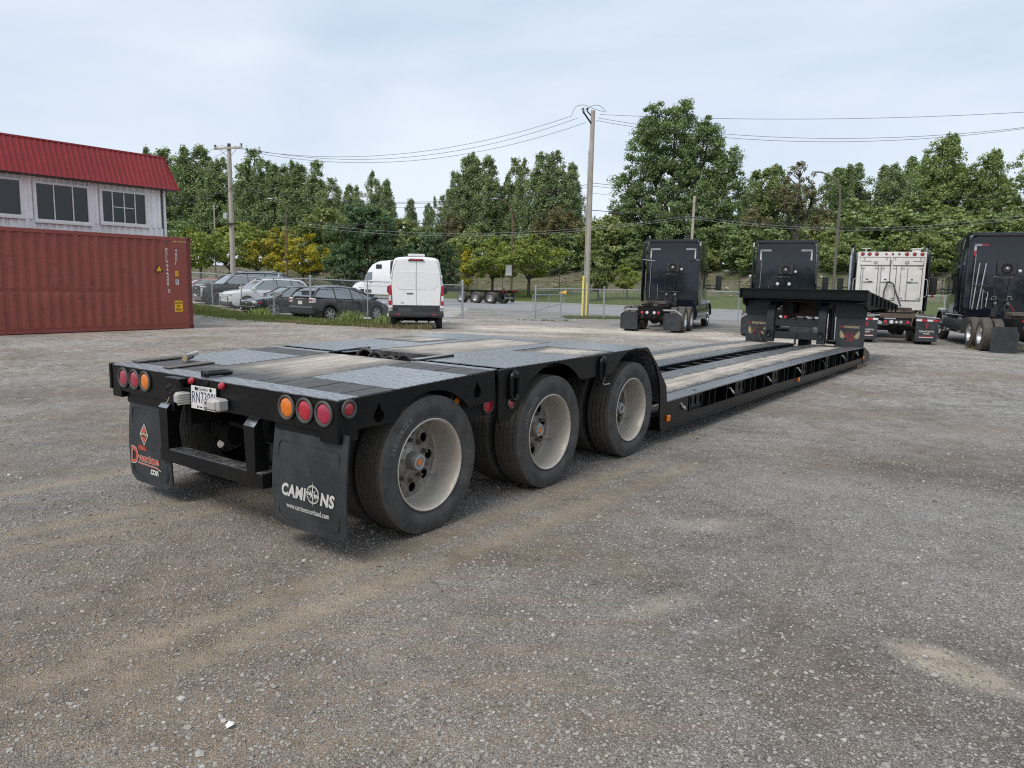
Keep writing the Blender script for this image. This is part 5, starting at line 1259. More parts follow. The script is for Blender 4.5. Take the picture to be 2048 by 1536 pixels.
for k in range(3): hs.tube([(14.5, 2.10, .60 + .05 * k), (14.42, 2.22, .74 - .03 * k), (14.42, 2.42 - .04 * k, .70 - .05 * k), (14.44, 2.40 - .05 * k, .60), (14.45, 2.25 - .03 * k, .50), (14.40, 2.18 - .02 * k, .445)], .012, 6)
part('hydraulic_hose', hs, M['wire'], TR)

# things resting on or under the trailer
def tloc(x, y, z): v = Matrix.Rotation(PI / 2 - T_YAW, 4, 'Z') @ Vector((x, y, z)); return (v.x - .9733, v.y + 4.0349, v.z)
thing('loose_board', 'thin dark board on the left rear corner of the trailer deck', 'board', tloc(.13, 2.50, .988), PI / 2 - T_YAW - .03, me=MB().bbox(0, .40, -.055, .055, 0, .012, .002, M=Matrix.Rotation(-.037, 4, 'Y')), mats=M['lumber'])
thing('loose_board', 'thin flat board lying on deck planks left of the towing ring', 'board', tloc(.10, 1.99, .987), PI / 2 - T_YAW + .02, me=MB().bbox(0, .37, -.045, .045, 0, .008, .002, M=Matrix.Rotation(-.037, 4, 'Y')), mats=M['lumber'])
st = thing('wooden_stub', 'short round wooden stub with pale cut end on the deck', 'wood piece', tloc(.36, 2.19, 1.012), PI / 2 - T_YAW + .5)
part('bark_body', MB().tube([(0, 0, .012), (.13, .02, .02)], .022, 12), M['lumber'], st); part('cut_end', MB().tube([(-.003, 0, .012), (0, 0, .012)], .022, 12), M['print_gold'], st)
part('torn_strap', MB().tube([(.06, .02, .03), (.14, -.02, .045), (.21, .03, .03)], [.014, .02, .008], 6), M['grey_lamp'], st)
thing('wooden_block', 'weathered wooden block under the front end of the lowboy', 'wood block', tloc(14.5, .02, -.02), PI / 2 - T_YAW, me=MB().bbox(-.35, .35, .0, .22, -.06, .105, .006), mats=pole_wood('brown_timber', (.13, .085, .05), (.30, .21, .14)))
# ------------------------------------------------------------------ shipping container and the building behind it
C_YAW, C_O = .6549, (-10.4454, 23.9219, 0)
CT = thing('shipping_container', 'rust red high-cube shipping container with dented corrugated side', 'container', C_O, PI / 2 - C_YAW)   # x along the side (0 = right end), y away from us
Lc, Wc, Hc = 12.19, 2.438, 2.896
def corr(mb, x0, x1, z0, z1, y, depth, pitch, flatr=.27, dents=(), nz=10, flip=1):
    """trapezoidal sheet; the troughs go back by depth; dents push the ridges in along a crease"""
    xs = []; x = x0
    while x < x1:
        for f_, d_ in ((0, 0), (flatr, 0), (.5, 1), (.5 + flatr, 1)): xs.append((min(x + f_ * pitch, x1), d_))
        x += pitch
    xs.append((x1, 0)); v = []; n = len(xs)
    for j in range(nz + 1):
        z = z0 + (z1 - z0) * j / nz
        for (xx, d_) in xs:
            dd = 0.
            for (dx0, dx1, dz, w, amt) in dents:
                if dx0 < xx < dx1: dd += amt * math.exp(-((z - dz) / w) ** 2) * (.5 + .5 * math.sin(xx * 9.7) ** 2)
            v.append((xx, y + flip * (d_ * depth + dd * (1 - .6 * d_)), z))
    f = [(j * n + i, j * n + i + 1, (j + 1) * n + i + 1, (j + 1) * n + i) for j in range(nz) for i in range(n - 1)]
    return mb.add(v, f)
sd = MB(); corr(sd, -Lc + .12, -.886, .16, Hc - .10, .012, .036, .278, nz=26, dents=((-5.4, -2.3, 1.15, .06, .030), (-4.6, -3.6, 1.22, .10, .02), (-5.3, -4.9, 2.05, .08, .02), (-4.2, -3.9, 1.85, .07, .02), (-3.4, -3.2, .95, .05, .03)))
part('corrugated_side', sd, M['container'], CT)
sd = MB(); sd.add([(-.886, .012, .16), (-.12, .012, .16), (-.12, .012, Hc - .1), (-.886, .012, Hc - .1)], [(0, 1, 2, 3)]); part('flat_panel', sd, M['container'], CT)
sd = MB(); corr(sd, -Lc + .12, -.12, .16, Hc - .10, Wc - .012, .036, .278, nz=1, flip=-1); part('corrugated_side', sd, M['container'], CT)
c = MB(); c.bbox(-Lc + .12, -.12, 0, .06, Hc - .11, Hc, .006); part('top_rail', c, M['container'], CT)
c = MB(); c.bbox(-Lc + .12, -.12, 0, .05, .02, .165, .006); c.bbox(-Lc + .12, -.12, -.012, .012, .15, .165, .002); part('bottom_rail', c, M['container'], CT)
M['rusty_red'] = corrugated('rusty_corner_post', (.14, .036, .028), (.10, .05, .035), .6, .6, (.085, .04, .028))
for x0 in (-.14, -Lc):
    for y0 in (0, Wc - .14): 
        p_ = part('corner_post', MB().bbox(x0, x0 + .14, y0, y0 + .14, .12, Hc - .12, .01), M['rusty_red'], CT)
        for z0 in (0, Hc - .12):
            fit = MB().plate(rrect(x0 - .004, x0 + .155, z0 - .002, z0 + .122, .01, 1), [circ(x0 + .08, z0 + .06, .03, 10)], y0 - .006, y0 + .15); part('corner_casting', fit, M['rusty_red'], p_)
sd = MB(); sd.box(-Lc, 0, .01, Wc - .01, Hc - .03, Hc - .01); sd.box(-.10, -.03, .05, Wc - .05, .12, Hc - .05); sd.box(-Lc + .03, -Lc + .1, .05, Wc - .05, .12, Hc - .05); sd.box(-Lc, 0, .1, Wc - .1, .02, .10)
part('shell', sd, M['container'], CT)
def cface(x, z, d=.004): return (x, .012 - d, z)
for word, x_, z_, dz_, sz_ in (('FCIU', -.83, 2.44, .115, .145), ('946459', -.83, 1.94, .115, .145), ('5', -.80, 1.16, .1, .145), ('45G1', -.53, 2.43, .13, .15)):
    for i, ch in enumerate(word):
        tx = MB(); put_text(tx, ch, sz_, lambda u, v: cface(x_ + u, z_ - i * dz_ + v * .95), width=(.022 if ch in 'I1' else .075), bold=.004); part('letter', tx, M['print_white'], CT)
def sticker(name, x0, x1, z0, z1, mat, d=.004):
    return part(name, MB().add([cface(x0, z0, d), cface(x1, z0, d), cface(x1, z1, d), cface(x0, z1, d)], [(0, 1, 2, 3)]), mat, CT)
s_ = part('warning_triangle', MB().add([cface(-1.20, 1.80, .040), cface(-.93, 1.80, .006), cface(-1.065, 2.03, .022)], [(0, 1, 2)]), M['print_black'], CT)
part('triangle_field', MB().add([cface(-1.165, 1.818, .043), cface(-.965, 1.818, .009), cface(-1.065, 1.99, .025)], [(0, 1, 2)]), M['print_yellow'], s_)
s_ = sticker('height_sticker', -.54, -.44, 1.67, 1.84, M['print_yellow']); t = MB(); put_text(t, "2.9m", .06, lambda u, v: cface(-.53 + u, 1.77 + v, .006), width=.075); put_text(t, "9'6\"", .06, lambda u, v: cface(-.525 + u, 1.69 + v, .006), width=.06); part('sticker_text', t, M['print_black'], s_)
s_ = sticker('data_plate', -.54, -.44, 1.41, 1.57, M['plate_white'])
for k in range(4): part('data_line', MB().add([cface(-.53, 1.43 + k * .035, .006), cface(-.46, 1.43 + k * .035, .006), cface(-.46, 1.445 + k * .035, .006), cface(-.53, 1.445 + k * .035, .006)], [(0, 1, 2, 3)]), M['print_blue'], s_)
s_ = sticker('caution_sticker', -.60, -.34, .55, .90, M['print_yellow']); t = MB()
put_text(t, 'CAUTION', .09, lambda u, v: cface(-.585 + u, .80 + v, .006), width=.23, bold=.003); put_text(t, "9'6\"", .11, lambda u, v: cface(-.54 + u, .69 + v, .006), width=.13, bold=.003); put_text(t, 'HIGH', .10, lambda u, v: cface(-.56 + u, .585 + v, .006), width=.17, bold=.003)
part('sticker_text', t, M['print_black'], s_)
for k in range(6): part('hazard_stripe', MB().add([cface(-.60 + k * .08, 2.745), cface(-.56 + k * .08, 2.745), cface(-.53 + k * .08, 2.795), cface(-.57 + k * .08, 2.795)], [(0, 1, 2, 3)]), M['print_yellow'] if k % 2 == 0 else M['print_white'], CT)
part('tag_plate', MB().box(-.80, -.745, -.004, .012, 2.64, 2.79), M['rust'], CT)

BD = thing('office_building', 'two-storey pale corrugated metal office with red mansard roof', 'building', C_O, PI / 2 - C_YAW)
BY = 3.0; BX1 = .77; BX0 = -16.; BZ = 4.72
b = MB(); wins = [(-1.40, .11, 3.40, 4.46), (-3.34, -1.75, 3.33, 4.48), (-5.55, -3.68, 3.41, 4.50), (-8.4, -6.8, 3.4, 4.5)]
def wall_piece(x0, x1, z0, z1):
    w = MB(); corr(w, x0, x1, z0, z1, BY, .045, .21, .34, nz=1); return w
def siding(x0, x1, z0, z1): part('wall_siding', wall_piece(x0, x1, z0, z1), M['siding'], BD)
siding(BX0, BX1, 0, 3.33)
edges = sorted([BX0] + [e for w in wins for e in w[:2]] + [BX1])
cuts = [(edges[i], edges[i + 1]) for i in range(0, len(edges), 2)]
for a, c_ in cuts: siding(a, c_, 3.33, BZ)
for (x0, x1, z0, z1) in wins:
    if z0 > 3.33: siding(x0, x1, 3.33, z0)
    siding(x0, x1, z1, BZ)
b = MB(); b.box(BX0, BX1 - .03, BY + .06, BY + .16, 0, 3.3); b.box(BX1 - .12, BX1, BY + .03, BY + 9, 0, BZ); b.box(BX0, BX1, BY + 8.9, BY + 9, 0, BZ); b.box(BX0, BX1 - .1, BY + .6, BY + .62, 3.0, BZ)
part('inner_wall', b, simple('dim_interior_wall', (.10, .10, .10), .8), BD)
part('corner_trim', MB().bbox(BX1 - .06, BX1 + .025, BY - .02, BY + .07, 0, BZ, .004), M['trim_white'], BD)
def window(x0, x1, z0, z1, splits, inner):
    w = MB(); t = .055
    out_ = rrect(x0 - .03, x1 + .03, z0 - .06, z1 + .03, .005, 1)
    hole = rrect(x0 + t, x1 - t, z0 + t * .6, z1 - t * .8, .004, 1)
    w.plate(out_, [hole], BY - .05, BY + .05)
    fr = part('window', w, M['trim_white'], BD)
    xs = [x0 + t] + [x0 + (x1 - x0) * s for s in splits] + [x1 - t]
    for k, xm in enumerate(xs[1:-1]): part('mullion', MB().bbox(xm - .016, xm + .016, BY - .035, BY + .03, z0 + .03, z1 - .04, .003), M['trim_white'], fr)
    for a, c_ in zip(xs[:-1], xs[1:]): part('pane', MB().box(a + .01, c_ - .01, BY - .005, BY + .003, z0 + .03, z1 - .04), M['glass_dark'], fr)
    for (a, c_) in inner: part('sash_bar', MB().box(x0 + (x1 - x0) * a, x0 + (x1 - x0) * c_, BY - .012, BY - .006, (z0 + z1) / 2 - .012, (z0 + z1) / 2 + .012), M['trim_white'], fr)
    part('sill', MB().bbox(x0 - .05, x1 + .05, BY - .085, BY - .0505, z0 - .09, z0 - .02, .004), M['trim_white'], fr)
    return fr
window(*wins[0], (.25, .50, .74), ((.27, .72),)); window(*wins[1], (.345, .69), ()); window(*wins[2], (.2, .36, .52), ((.37, .5),)); window(*wins[3], (.33, .66), ())
part('cardboard', MB().box(-3.30, -3.12, BY + .20, BY + .22, 3.40, 3.85), simple('cardboard', (.42, .26, .14), .8), BD, label='tan cardboard sheet inside the window')
r = MB(); pr = .20; xs = []; x = -16.3
# mansard sheet: ribbed, sloping back from the eave
yE, zE, yT, zT = BY - .42, 4.66, BY + .05, 5.76
ribs = []; x = -16.0
while x < 1.04: ribs += [(x, 0), (x + .05, 0), (x + .07, 1), (x + .10, 1), (x + .12, 0)]; x += .165
ribs.append((1.10, 0)); n_ = len(ribs)
def rp(x, o_, t):
    xx = x; k = max(0, x - .84); 
    return (min(xx, 1.10 - .26 * t), yE + (yT - yE) * t - o_ * .035, zE + (zT - zE) * t)
r.add([rp(x, o_, t) for t in (0, 1) for x, o_ in ribs], [(i, i + 1, n_ + i + 1, n_ + i) for i in range(n_ - 1)])
part('roof_sheet', r, M['roof_red'], BD)
r = MB(); ribs2 = [(0, 0)]; 
r.add([(1.10, yE, zE), (1.10, yE + 6, zE), (.84, yT + 5.5, zT), (.84, yT, zT)], [(0, 1, 2, 3)]); part('roof_end', r, M['roof_red'], BD)
r = MB(); r.bbox(-16, .86, yT - .03, yT + .12, zT - .01, zT + .05, .01); part('roof_cap', r, M['roof_red'], BD)
r = MB(); r.box(-16, .84, yT + .1, BY + 9, zT - .1, zT - .02); r.box(-16, 1.05, yE + .02, BY + .1, zE - .02, zE); part('flat_roof', r, M['plastic'], BD)

# ------------------------------------------------------------------ chain link fences
M['mesh_wire'] = flat('galvanised_wire', (.36, .38, .39), .5)
def hpost(t, x, y, z0, z1, r, nm='post', cap=True):
    mb = MB().tube([(x, y, z0), (x, y, z1)], r, 10)
    if cap: mb.lathe([(r * 1.25, 0), (r * 1.2, r * .8), (.001, r * 1.5)], 10, 'z', (x, y, z1 - .01))
    part(nm, mb, M['galv'], t)
def wiremesh(t, a, b, z0a, z0b, h, pitch=.08, r=.0016, mat='mesh_wire'):
    """diamond mesh of straight wires between two posts"""
    ax, ay = a; bx, by = b; L = math.hypot(bx - ax, by - ay); ux, uy = (bx - ax) / L, (by - ay) / L
    n = int((L + h) / pitch); S = []; E = []
    for k in range(n):
        for sg in (1, -1):
            s0 = -h + k * pitch; s1 = s0 + h; z0, z1 = 0., h
            if sg < 0: z0, z1 = h, 0.
            for lim in (0,):
                if s0 < 0: z0 += (0 - s0) * (z1 - z0) / (s1 - s0); s0 = 0.
                if s1 > L: z1 = z0 + (L - s0) * (z1 - z0) / (s1 - s0); s1 = L
            if s1 <= s0: continue
            S.append((s0, z0)); E.append((s1, z1))
    S = np.array(S); E = np.array(E)
    def P3(q): base = z0a + (z0b - z0a) * q[:, 0] / L; return np.stack([ax + ux * q[:, 0], ay + uy * q[:, 0], base + q[:, 1]], -1)
    A, B = P3(S), P3(E); d = B - A; d /= np.linalg.norm(d, axis=1)[:, None]; nrm = np.array([-uy, ux, 0.]); q = np.cross(d, nrm)
    o1 = q * r; o2 = -q * r * .6 + nrm * r; o3 = -q * r * .6 - nrm * r
    co = np.stack([A + o1, A + o2, A + o3, B + o1, B + o2, B + o3], 1).reshape(-1, 3); i = (np.arange(len(A)) * 6)[:, None]
    F = np.concatenate([i + [0, 1, 4, 3], i + [1, 2, 5, 4], i + [2, 0, 3, 5]], 0)
    o = link('wire_mesh', np_mesh('wire_mesh', co, F, M[mat]), t); o['kind'] = 'stuff'
def rail(t, a, b, r=.021, nm='top_rail'): part(nm, MB().tube([a, b], r, 8), M['galv'], t)
def fence_run(t, pts, h, thick=(), r=.03):
    for i, (x, y, z) in enumerate(pts): hpost(t, x, y, z - .05, z + h + (.12 if i in thick else .0), r * (1.5 if i in thick else 1.), cap=True)
    for (a, b) in zip(pts[:-1], pts[1:]):
        rail(t, (a[0], a[1], a[2] + h), (b[0], b[1], b[2] + h)); wiremesh(t, a[:2], b[:2], a[2] + .04, b[2] + .04, h + .02)
FL = thing('chain_link_fence', 'galvanised chain link fence between the gravel yard and the parked cars', 'fence')
pa = [at(px, d) for px, d in ((330, 44.), (379, 41.0), (425, 38.6), (483, 37.0), (548, 34.2), (621, 31.4), (735, 33.4), (812, 35.2))]
fence_run(FL, pa, 1.78, thick=(5,))
GP = thing('swing_gate', 'open chain link swing gate leaf hanging on a post right of the white van', 'gate')
a, b = at(818, 35.6), at(925, 38.2); hpost(GP, *b, b[2] + 1.93, .055)
for z in (1.72, .72, 0.16):
    rail(GP, (a[0], a[1], a[2] + z), (b[0], b[1], b[2] + z - (.12 if z < .2 else 0)), .022, 'gate_bar')
rail(GP, (a[0], a[1], a[2] + .16), (a[0], a[1], a[2] + 1.72), .022, 'gate_bar'); wiremesh(GP, a[:2], b[:2], a[2] + .72, b[2] + .72, 1.0)
FR = thing('chain_link_fence', 'chain link fence along the street behind the black trucks', 'fence')
pb = [at(px, d) for px, d in ((1071, 38.6), (1122, 39.9), (1208, 40.6), (1300, 41.), (1390, 41.2), (1478, 41.2), (1560, 41.), (1640, 40.8), (1730, 40.4), (1812, 40.), (1890, 39.5), (1975, 39.), (2070, 38.6))]
fence_run(FR, [(x, y, z) for x, y, z in pb], 1.62, thick=(0, 2))
BG = thing('barrier_gate', 'low white pipe gate frame leaning on the fence left of the utility pole', 'gate')
a, b = at(1066, 38.2), at(1128, 40.6)
for p0, p1 in (((a, 1.28), (b, 1.28)), ((a, .42), (a, 1.28)), ((b, .85), (b, 1.28)), ((a, .42), (b, .85))):
    part('pipe', MB().tube([(p0[0][0], p0[0][1], p0[0][2] + p0[1]), (p1[0][0], p1[0][1], p1[0][2] + p1[1])], .022, 8), M['galv'], BG)
mid = [(a[i] + b[i]) / 2 for i in range(3)]; part('pipe', MB().tube([(mid[0], mid[1], mid[2] + .63), (mid[0], mid[1], mid[2] + 1.28)], .018, 8), M['galv'], BG)
x, y, z = at(1128, 40.5); Y_ = flat('yellow_plastic', (.80, .48, .01), .5)
thing('yellow_cone', 'small yellow cone lying sideways on top of the pipe gate', 'cone', (x, y, z + 1.40), -.25, me=MB().lathe([(.001, -.28), (.02, -.28), (.08, .02), (.13, .05), (.13, .12), (.001, .12)], 14, 'x'), mats=Y_)
sgx, sgy, sgz = at(1845, 39.8); thing('fence_sign', 'small white notice fixed to the fence left of the rightmost truck', 'sign', (sgx, sgy - .06, sgz + 1.08), -.2, me=MB().box(-.16, .16, -.006, .006, -.07, .07), mats=M['plate_white'])
# dark fence along the foot of the bank
DF = thing('perimeter_fence', 'thin dark wire fence along the foot of the stony bank', 'fence')
for i, s in enumerate(np.arange(-60, 130, 4.2)):
    x, y = so2xy(s, 67.2); z = float(Z_(s, 67.2)); part('post', MB().tube([(x, y, z - .1), (x, y, z + 2.4)], .032, 6), M['plastic'], DF)
for z in (2.35, 1.1):
    x0, y0 = so2xy(-60, 67.2); x1, y1 = so2xy(129, 67.2); part('rail', MB().tube([(x0, y0, .8 + z), (x1, y1, .8 + z)], .018, 5), M['plastic'], DF)
# loose pale stones by the gate
gq = np.random.default_rng(4); x, y, z = at(1090, 37.6)
struct('broken_concrete', stones('broken_concrete', x + gq.normal(0, .7, 26), y + gq.normal(0, .15, 26), np.full(26, z + .02), gq.uniform(.04, .13, 26), M['rubble']), 'stuff')
thing('litter', 'small white scrap of paper lying on the gravel in the foreground', 'litter', (-1.02, 2.48, .012), .4, me=MB().add([(0, 0, 0), (.022, .004, .006), (.028, .022, .004), (.008, .028, .012), (-.006, .014, .004)], [(0, 1, 2, 3, 4)]), mats=M['plate_white'])

# ------------------------------------------------------------------ utility poles, lamp posts, wires
def upole(px, d, h, r0, label, lean=0.):
    x, y, z = at(px, d) if d < 60 else (*on_line(px, d * .0 + 58), 0)
    t = thing('utility_pole', label, 'utility pole', (x, y, z))
    part('shaft', MB().tube([(0, 0, -.3), (lean * .5, 0, h * .5), (lean, 0, h)], r0, 14, r2=r0 * .68), M['wood_pole'], t); return t, (x, y, z)
def insul(t, x, y, z, horizontal=None, n=3):
    mb = MB()
    if horizontal is None: mb.lathe([(.02, 0), (.02, .05), (.085, .06), (.085, .08), (.03, .09), (.03, .12), (.085, .13), (.085, .15), (.025, .16), (.02, .2), (.001, .21)], 12, 'z', (x, y, z))
    part('insulator', mb, M['wire'], t)
P1, p1 = upole(1172, 43.5, 11.72, .185, 'tall grey wooden utility pole with yellow guards, right of centre', .05)
mb = MB(); mb.tube([(0, -.05, 10.95), (-.55, -.3, 11.6)], .05, 8); mb.tube([(0, .05, 11.4), (-.28, .0, 11.68)], .04, 8); part('bracket', mb, M['plastic'], P1)
insul(P1, -.55, -.3, 11.6); insul(P1, -.28, 0, 11.68)
g_ = MB(); g_.tube([(-.16, -.16, 0), (-.15, -.15, 9.5)], .02, 6); part('riser_conduit', g_, M['galv'], P1)
yl = simple('pale_yellow_guard', (.80, .70, .16), .5, var=.1, dirt=(.4, .36, .2), dirt_amt=.3)
part('guard', MB().tube([(-.22, -.22, .05), (-.20, -.2, 2.35)], .065, 10), yl, P1); part('guard', MB().tube([(.0, -.27, -.02), (.02, -.25, 1.95)], .045, 10), yl, P1)
P0, p0 = upole(468, 46.0, 9.65, .17, 'wooden utility pole with a crossarm behind the black SUV', .0)
ca = MB(); ang = math.atan2(p1[1] - p0[1], p1[0] - p0[0]) + PI / 2
cx, sx = math.cos(ang - .25), math.sin(ang - .25)
# crossarm seen running left-high to right-low
Mx = Matrix.Translation((0, -.15, 9.35)) @ Matrix.Rotation(-.35, 4, 'Z'); ca.bbox(-1.05, 1.05, -.05, .05, -.06, .06, .01, M=Mx); part('crossarm', ca, M['wood_pole'], P0)
for xx in (-.98, 0.05, .98): q = Mx @ Vector((xx, 0, .06)); insul(P0, q.x, q.y, q.z)
br = MB(); br.tube([(-.55, -.1, 9.3), (0, -.1, 8.75)], .02, 6); br.tube([(.55, -.25, 9.3), (0, -.1, 8.75)], .02, 6); part('brace', br, M['galv'], P0)
part('transformer_box', MB().bbox(-.42, -.20, -.22, .1, 5.15, 5.5, .03), M['alu'], P0); part('cable_bracket', MB().bbox(-.2, .2, -.3, -.1, 4.8, 4.9, .01), M['plastic'], P0)
# slim bare poles across the street
for px, o, yt, lb in ((1378, 60, 392, 'short bare pole standing behind the first black truck'), (432, 66, 408, 'thin bare pole left of the crossarm pole')):
    x, y = on_line(px, o); z0 = zb(o); h = z_of(px, yt, y) - z0
    t = thing('bare_pole', lb, 'pole', (x, y, z0)); part('shaft', MB().tube([(0, 0, -.3), (.12, 0, h)], .14, 10, r2=.11), M['wood_pole'], t)
lampm = simple('lamp_post_grey', (.12, .105, .085), .6, var=.12)
lampb = simple('brown_lamp_post', (.115, .078, .045), .6, var=.12)
def lamp_post(px, o, yt, dirx, label, mat, r=.10, arm=2.2):
    x, y = on_line(px, o); z0 = zb(o); h = z_of(px, yt, y) - z0
    t = thing('street_lamp', label, 'street lamp', (x, y, z0))
    pts = [(0, 0, -.2), (0, 0, h * .55), (0, 0, h - 2.0)]
    for k in range(1, 8): a = k / 7 * PI / 2 * .95; pts.append((dirx * arm * .75 * (1 - math.cos(a)), -.3 * (1 - math.cos(a)), h - 2.0 + 1.95 * math.sin(a)))
    rr = [r] * 2 + [r * .75] + [r * .6 - .003 * k for k in range(7)]
    part('post', MB().tube(pts, rr, 9), mat, t)
    e = pts[-1]; mb = MB(); Mh = Matrix.Translation((e[0] + dirx * .35, e[1] - .1, e[2] + .02)); mb.lathe([(.001, -.42), (.09, -.38), (.15, 0), (.10, .35), (.001, .4)], 10, 'x', (0, 0, 0), M=Mh @ Matrix.Diagonal((1, 1, .5, 1)))
    part('lamp_head', mb, M['galv'], t); return t
lamp_post(1668, 58.5, 345, -1, 'tall curved street lamp between the middle and white trucks', lampm, .11, 2.4)
lamp_post(1023, 58.5, 398, -1, 'slim brown street lamp rising above the chassis trailer', lampb, .11)
lamp_post(575, 58.5, 398, -1, 'slim brown street lamp between the yellowing trees', lampb, .13, 2.4)
x, y = on_line(1017, 58.3); thing('road_sign', 'small white road sign fixed on the brown lamp post', 'sign', (x, y - .2, zb(58) + 3.0), .3, me=MB().bbox(-.32, .32, -.02, .02, -.55, .55, .01), mats=M['plate_white'])

def sag(a, b, s, n=18): return [(a[0] + (b[0] - a[0]) * t, a[1] + (b[1] - a[1]) * t, a[2] + (b[2] - a[2]) * t - 4 * s * t * (1 - t)) for t in [i / n for i in range(n + 1)]]
def pxd(px, py, d): v = ray(px, py); return (v.x / v.y * d, d, CAM_H + v.z / v.y * d)
def wire(a, b, s, r, label, mat='wire'):
    thing('overhead_wire', label, 'wire', me=MB().tube(sag(a, b, s), r, 5), mats=M[mat])
wire(pxd(1143, 232, 43.5), pxd(441, 291, 46.2), 1.35, .011, 'upper of the three bare wires from pole top to the left crossarm')
wire(pxd(1156, 236, 43.5), pxd(468, 292, 46.0), 1.45, .011, 'middle bare wire between the big pole top and the left pole')
wire(pxd(1172, 245, 43.5), pxd(492, 302, 45.8), 1.35, .011, 'lowest of the three top wires between the two wooden poles')
wire(pxd(1200, 229, 43.5), pxd(2120, 220, 40), .35, .011, 'uppermost wire running from the big pole to the right edge')
wire(pxd(1196, 236, 43.5), pxd(2120, 246, 40), .95, .011, 'second wire from the top right of the big pole')
wire(pxd(1192, 241, 43.5), pxd(2120, 247, 40), 1.05, .011, 'third wire from the top right of the big pole')
wire(pxd(438, 292, 46), pxd(180, 345, 36), .5, .011, 'left top wire leaving the crossarm towards the red roof'); wire(pxd(466, 294, 46), pxd(200, 372, 36), .5, .011, 'second wire leaving the crossarm towards the red roof')
for i, (ya, yb_, yc, s_, r_) in enumerate(((372, 368, 384, 1.0, .014), (378, 374, 395, .9, .011), (388, 388, 418, .8, .009))):
    wire(pxd(470, ya, 46), pxd(1181, yb_, 43.5), s_, r_, ('upper bundled cable between the wooden poles', 'lower bundled cable between the wooden poles', 'thin cable just under the bundled cables')[i])
    wire(pxd(1183, yb_ - 2, 43.5), pxd(2120, yc - 3, 40), .55, r_, ('upper cable crossing the trees right of the big pole', 'second cable crossing the trees right of the big pole', 'third thin cable crossing the trees on the right')[i])
wire(pxd(468, 438, 46), pxd(1178, 420, 43.5), .55, .02, 'thick black cable low between the two wooden poles'); wire(pxd(1178, 420, 43.5), pxd(1990, 470, 41), .10, .02, 'thick black cable dropping from the big pole to the right')
thing('cable_splice', 'thick black splice on the low cable right of the big pole', 'cable splice', me=MB().tube([pxd(1218, 425, 43.3), pxd(1248, 428, 43.2)], .045, 8), mats=M['wire'])
for i, (ya, yb_) in enumerate(((449, 432), (455, 436))):
    wire(pxd(600, ya - 4, 72), pxd(1380, yb_, 60), 1.2, .014, ('pale cable across the street, upper', 'pale cable across the street, lower')[i], 'wire_grey'); wire(pxd(1380, yb_, 60), pxd(2120, 420 + i * 6, 54), 1.1, .014, ('pale cable right of the bare pole, upper', 'pale cable right of the bare pole, lower')[i], 'wire_grey')
for i, (ya, yb_) in enumerate(((374, 413), (380, 425), (376, 430))): wire(pxd(466, ya, 46), pxd(150, yb_, 36), .4, .012, ('highest', 'middle', 'lowest')[i] + ' cable from the left pole towards the white wall')
def smooth_path(P, n=6):
    P = [Vector(p) for p in P]; Q = [P[0]] + P + [P[-1]]; out = []
    for i in range(1, len(Q) - 2):
        for k in range(n):
            t = k / n; a, b, c, d = Q[i - 1], Q[i], Q[i + 1], Q[i + 2]
            out.append(.5 * (2 * b + (c - a) * t + (2 * a - 5 * b + 4 * c - d) * t * t + (3 * b - a - 3 * c + d) * t ** 3))
    return out + [P[-1]]
jm = [[pxd(1143, 231, 43.5), pxd(1152, 214, 43.5), pxd(1168, 210, 43.5), pxd(1183, 216, 43.5), pxd(1210, 224, 43.5)], [pxd(1165, 228, 43.5), pxd(1180, 214, 43.4), pxd(1198, 211, 43.4), pxd(1213, 224, 43.4)]]
for k, j in enumerate(jm): thing('jumper_wire', ('looped jumper wire left of the big pole top', 'looped jumper wire right of the big pole top')[k], 'wire', me=MB().tube(smooth_path(j), .012, 5), mats=M['wire'])
# ------------------------------------------------------------------ vehicles
def vthing(name, label, px, d, heading, cat, group=None, off=(0, 0)):
    """origin of the vehicle stands in column px at depth d, facing heading (degrees clockwise from straight ahead)"""
    x, y, z = at(px, d); t = thing(name, label, cat, (x + off[0], y + off[1], z), PI / 2 - math.radians(heading), group); return t
def vthing_xy(name, label, x, y, heading, cat, group=None, z=None):
    return thing(name, label, cat, (x, y, float(gz(x, y)) if z is None else z), PI / 2 - math.radians(heading), group)
# shared wheels ------------------------------------------------------
def car_wheel_meshes(r, rim_r, w, spokes, mat='alu', twist=0.):
    t = MB().lathe([(rim_r * .98, w * .42), (rim_r + .02, w * .5), (r - .04, w * .5), (r - .012, w * .42), (r, w * .25), (r, -w * .25), (r - .012, -w * .42), (r - .04, -w * .5), (rim_r + .02, -w * .5), (rim_r * .98, -w * .42)], 32, 'y').mesh('tyre', M['rubber'])
    m = MB().lathe([(rim_r, -w * .46), (rim_r * .93, -w * .44), (rim_r * .90, -w * .1), (rim_r * .90, w * .3)], 32, 'y', smooth=True)
    m.lathe([(rim_r * .24, -w * .40), (rim_r * .20, -w * .45), (.001, -w * .45)], 16, 'y')
    for k in range(spokes):
        a = 2 * PI * k / spokes; da = .9 * rim_r * .23
        Mx = Matrix.Rotation(a, 4, 'Y'); m.add([(-.018 - .02, -w * .40, rim_r * .15), (.018 + .02, -w * .40, rim_r * .15), (.05 + twist, -w * .42, rim_r * .93), (-.05 + twist, -w * .42, rim_r * .93), (-.02, -w * .30, rim_r * .15), (.02, -w * .30, rim_r * .15), (.04 + twist, -w * .32, rim_r * .93), (-.04 + twist, -w * .32, rim_r * .93)],
            [(0, 1, 2, 3), (0, 4, 5, 1), (1, 5, 6, 2), (3, 2, 6, 7), (0, 3, 7, 4)], M=Mx)
    rim = m.mesh('rim', M[mat], 40)
    back = MB().lathe([(rim_r * .9, 0), (.001, 0)], 20, 'y').mesh('hub_back', M['black_matte'])
    return t, rim, back
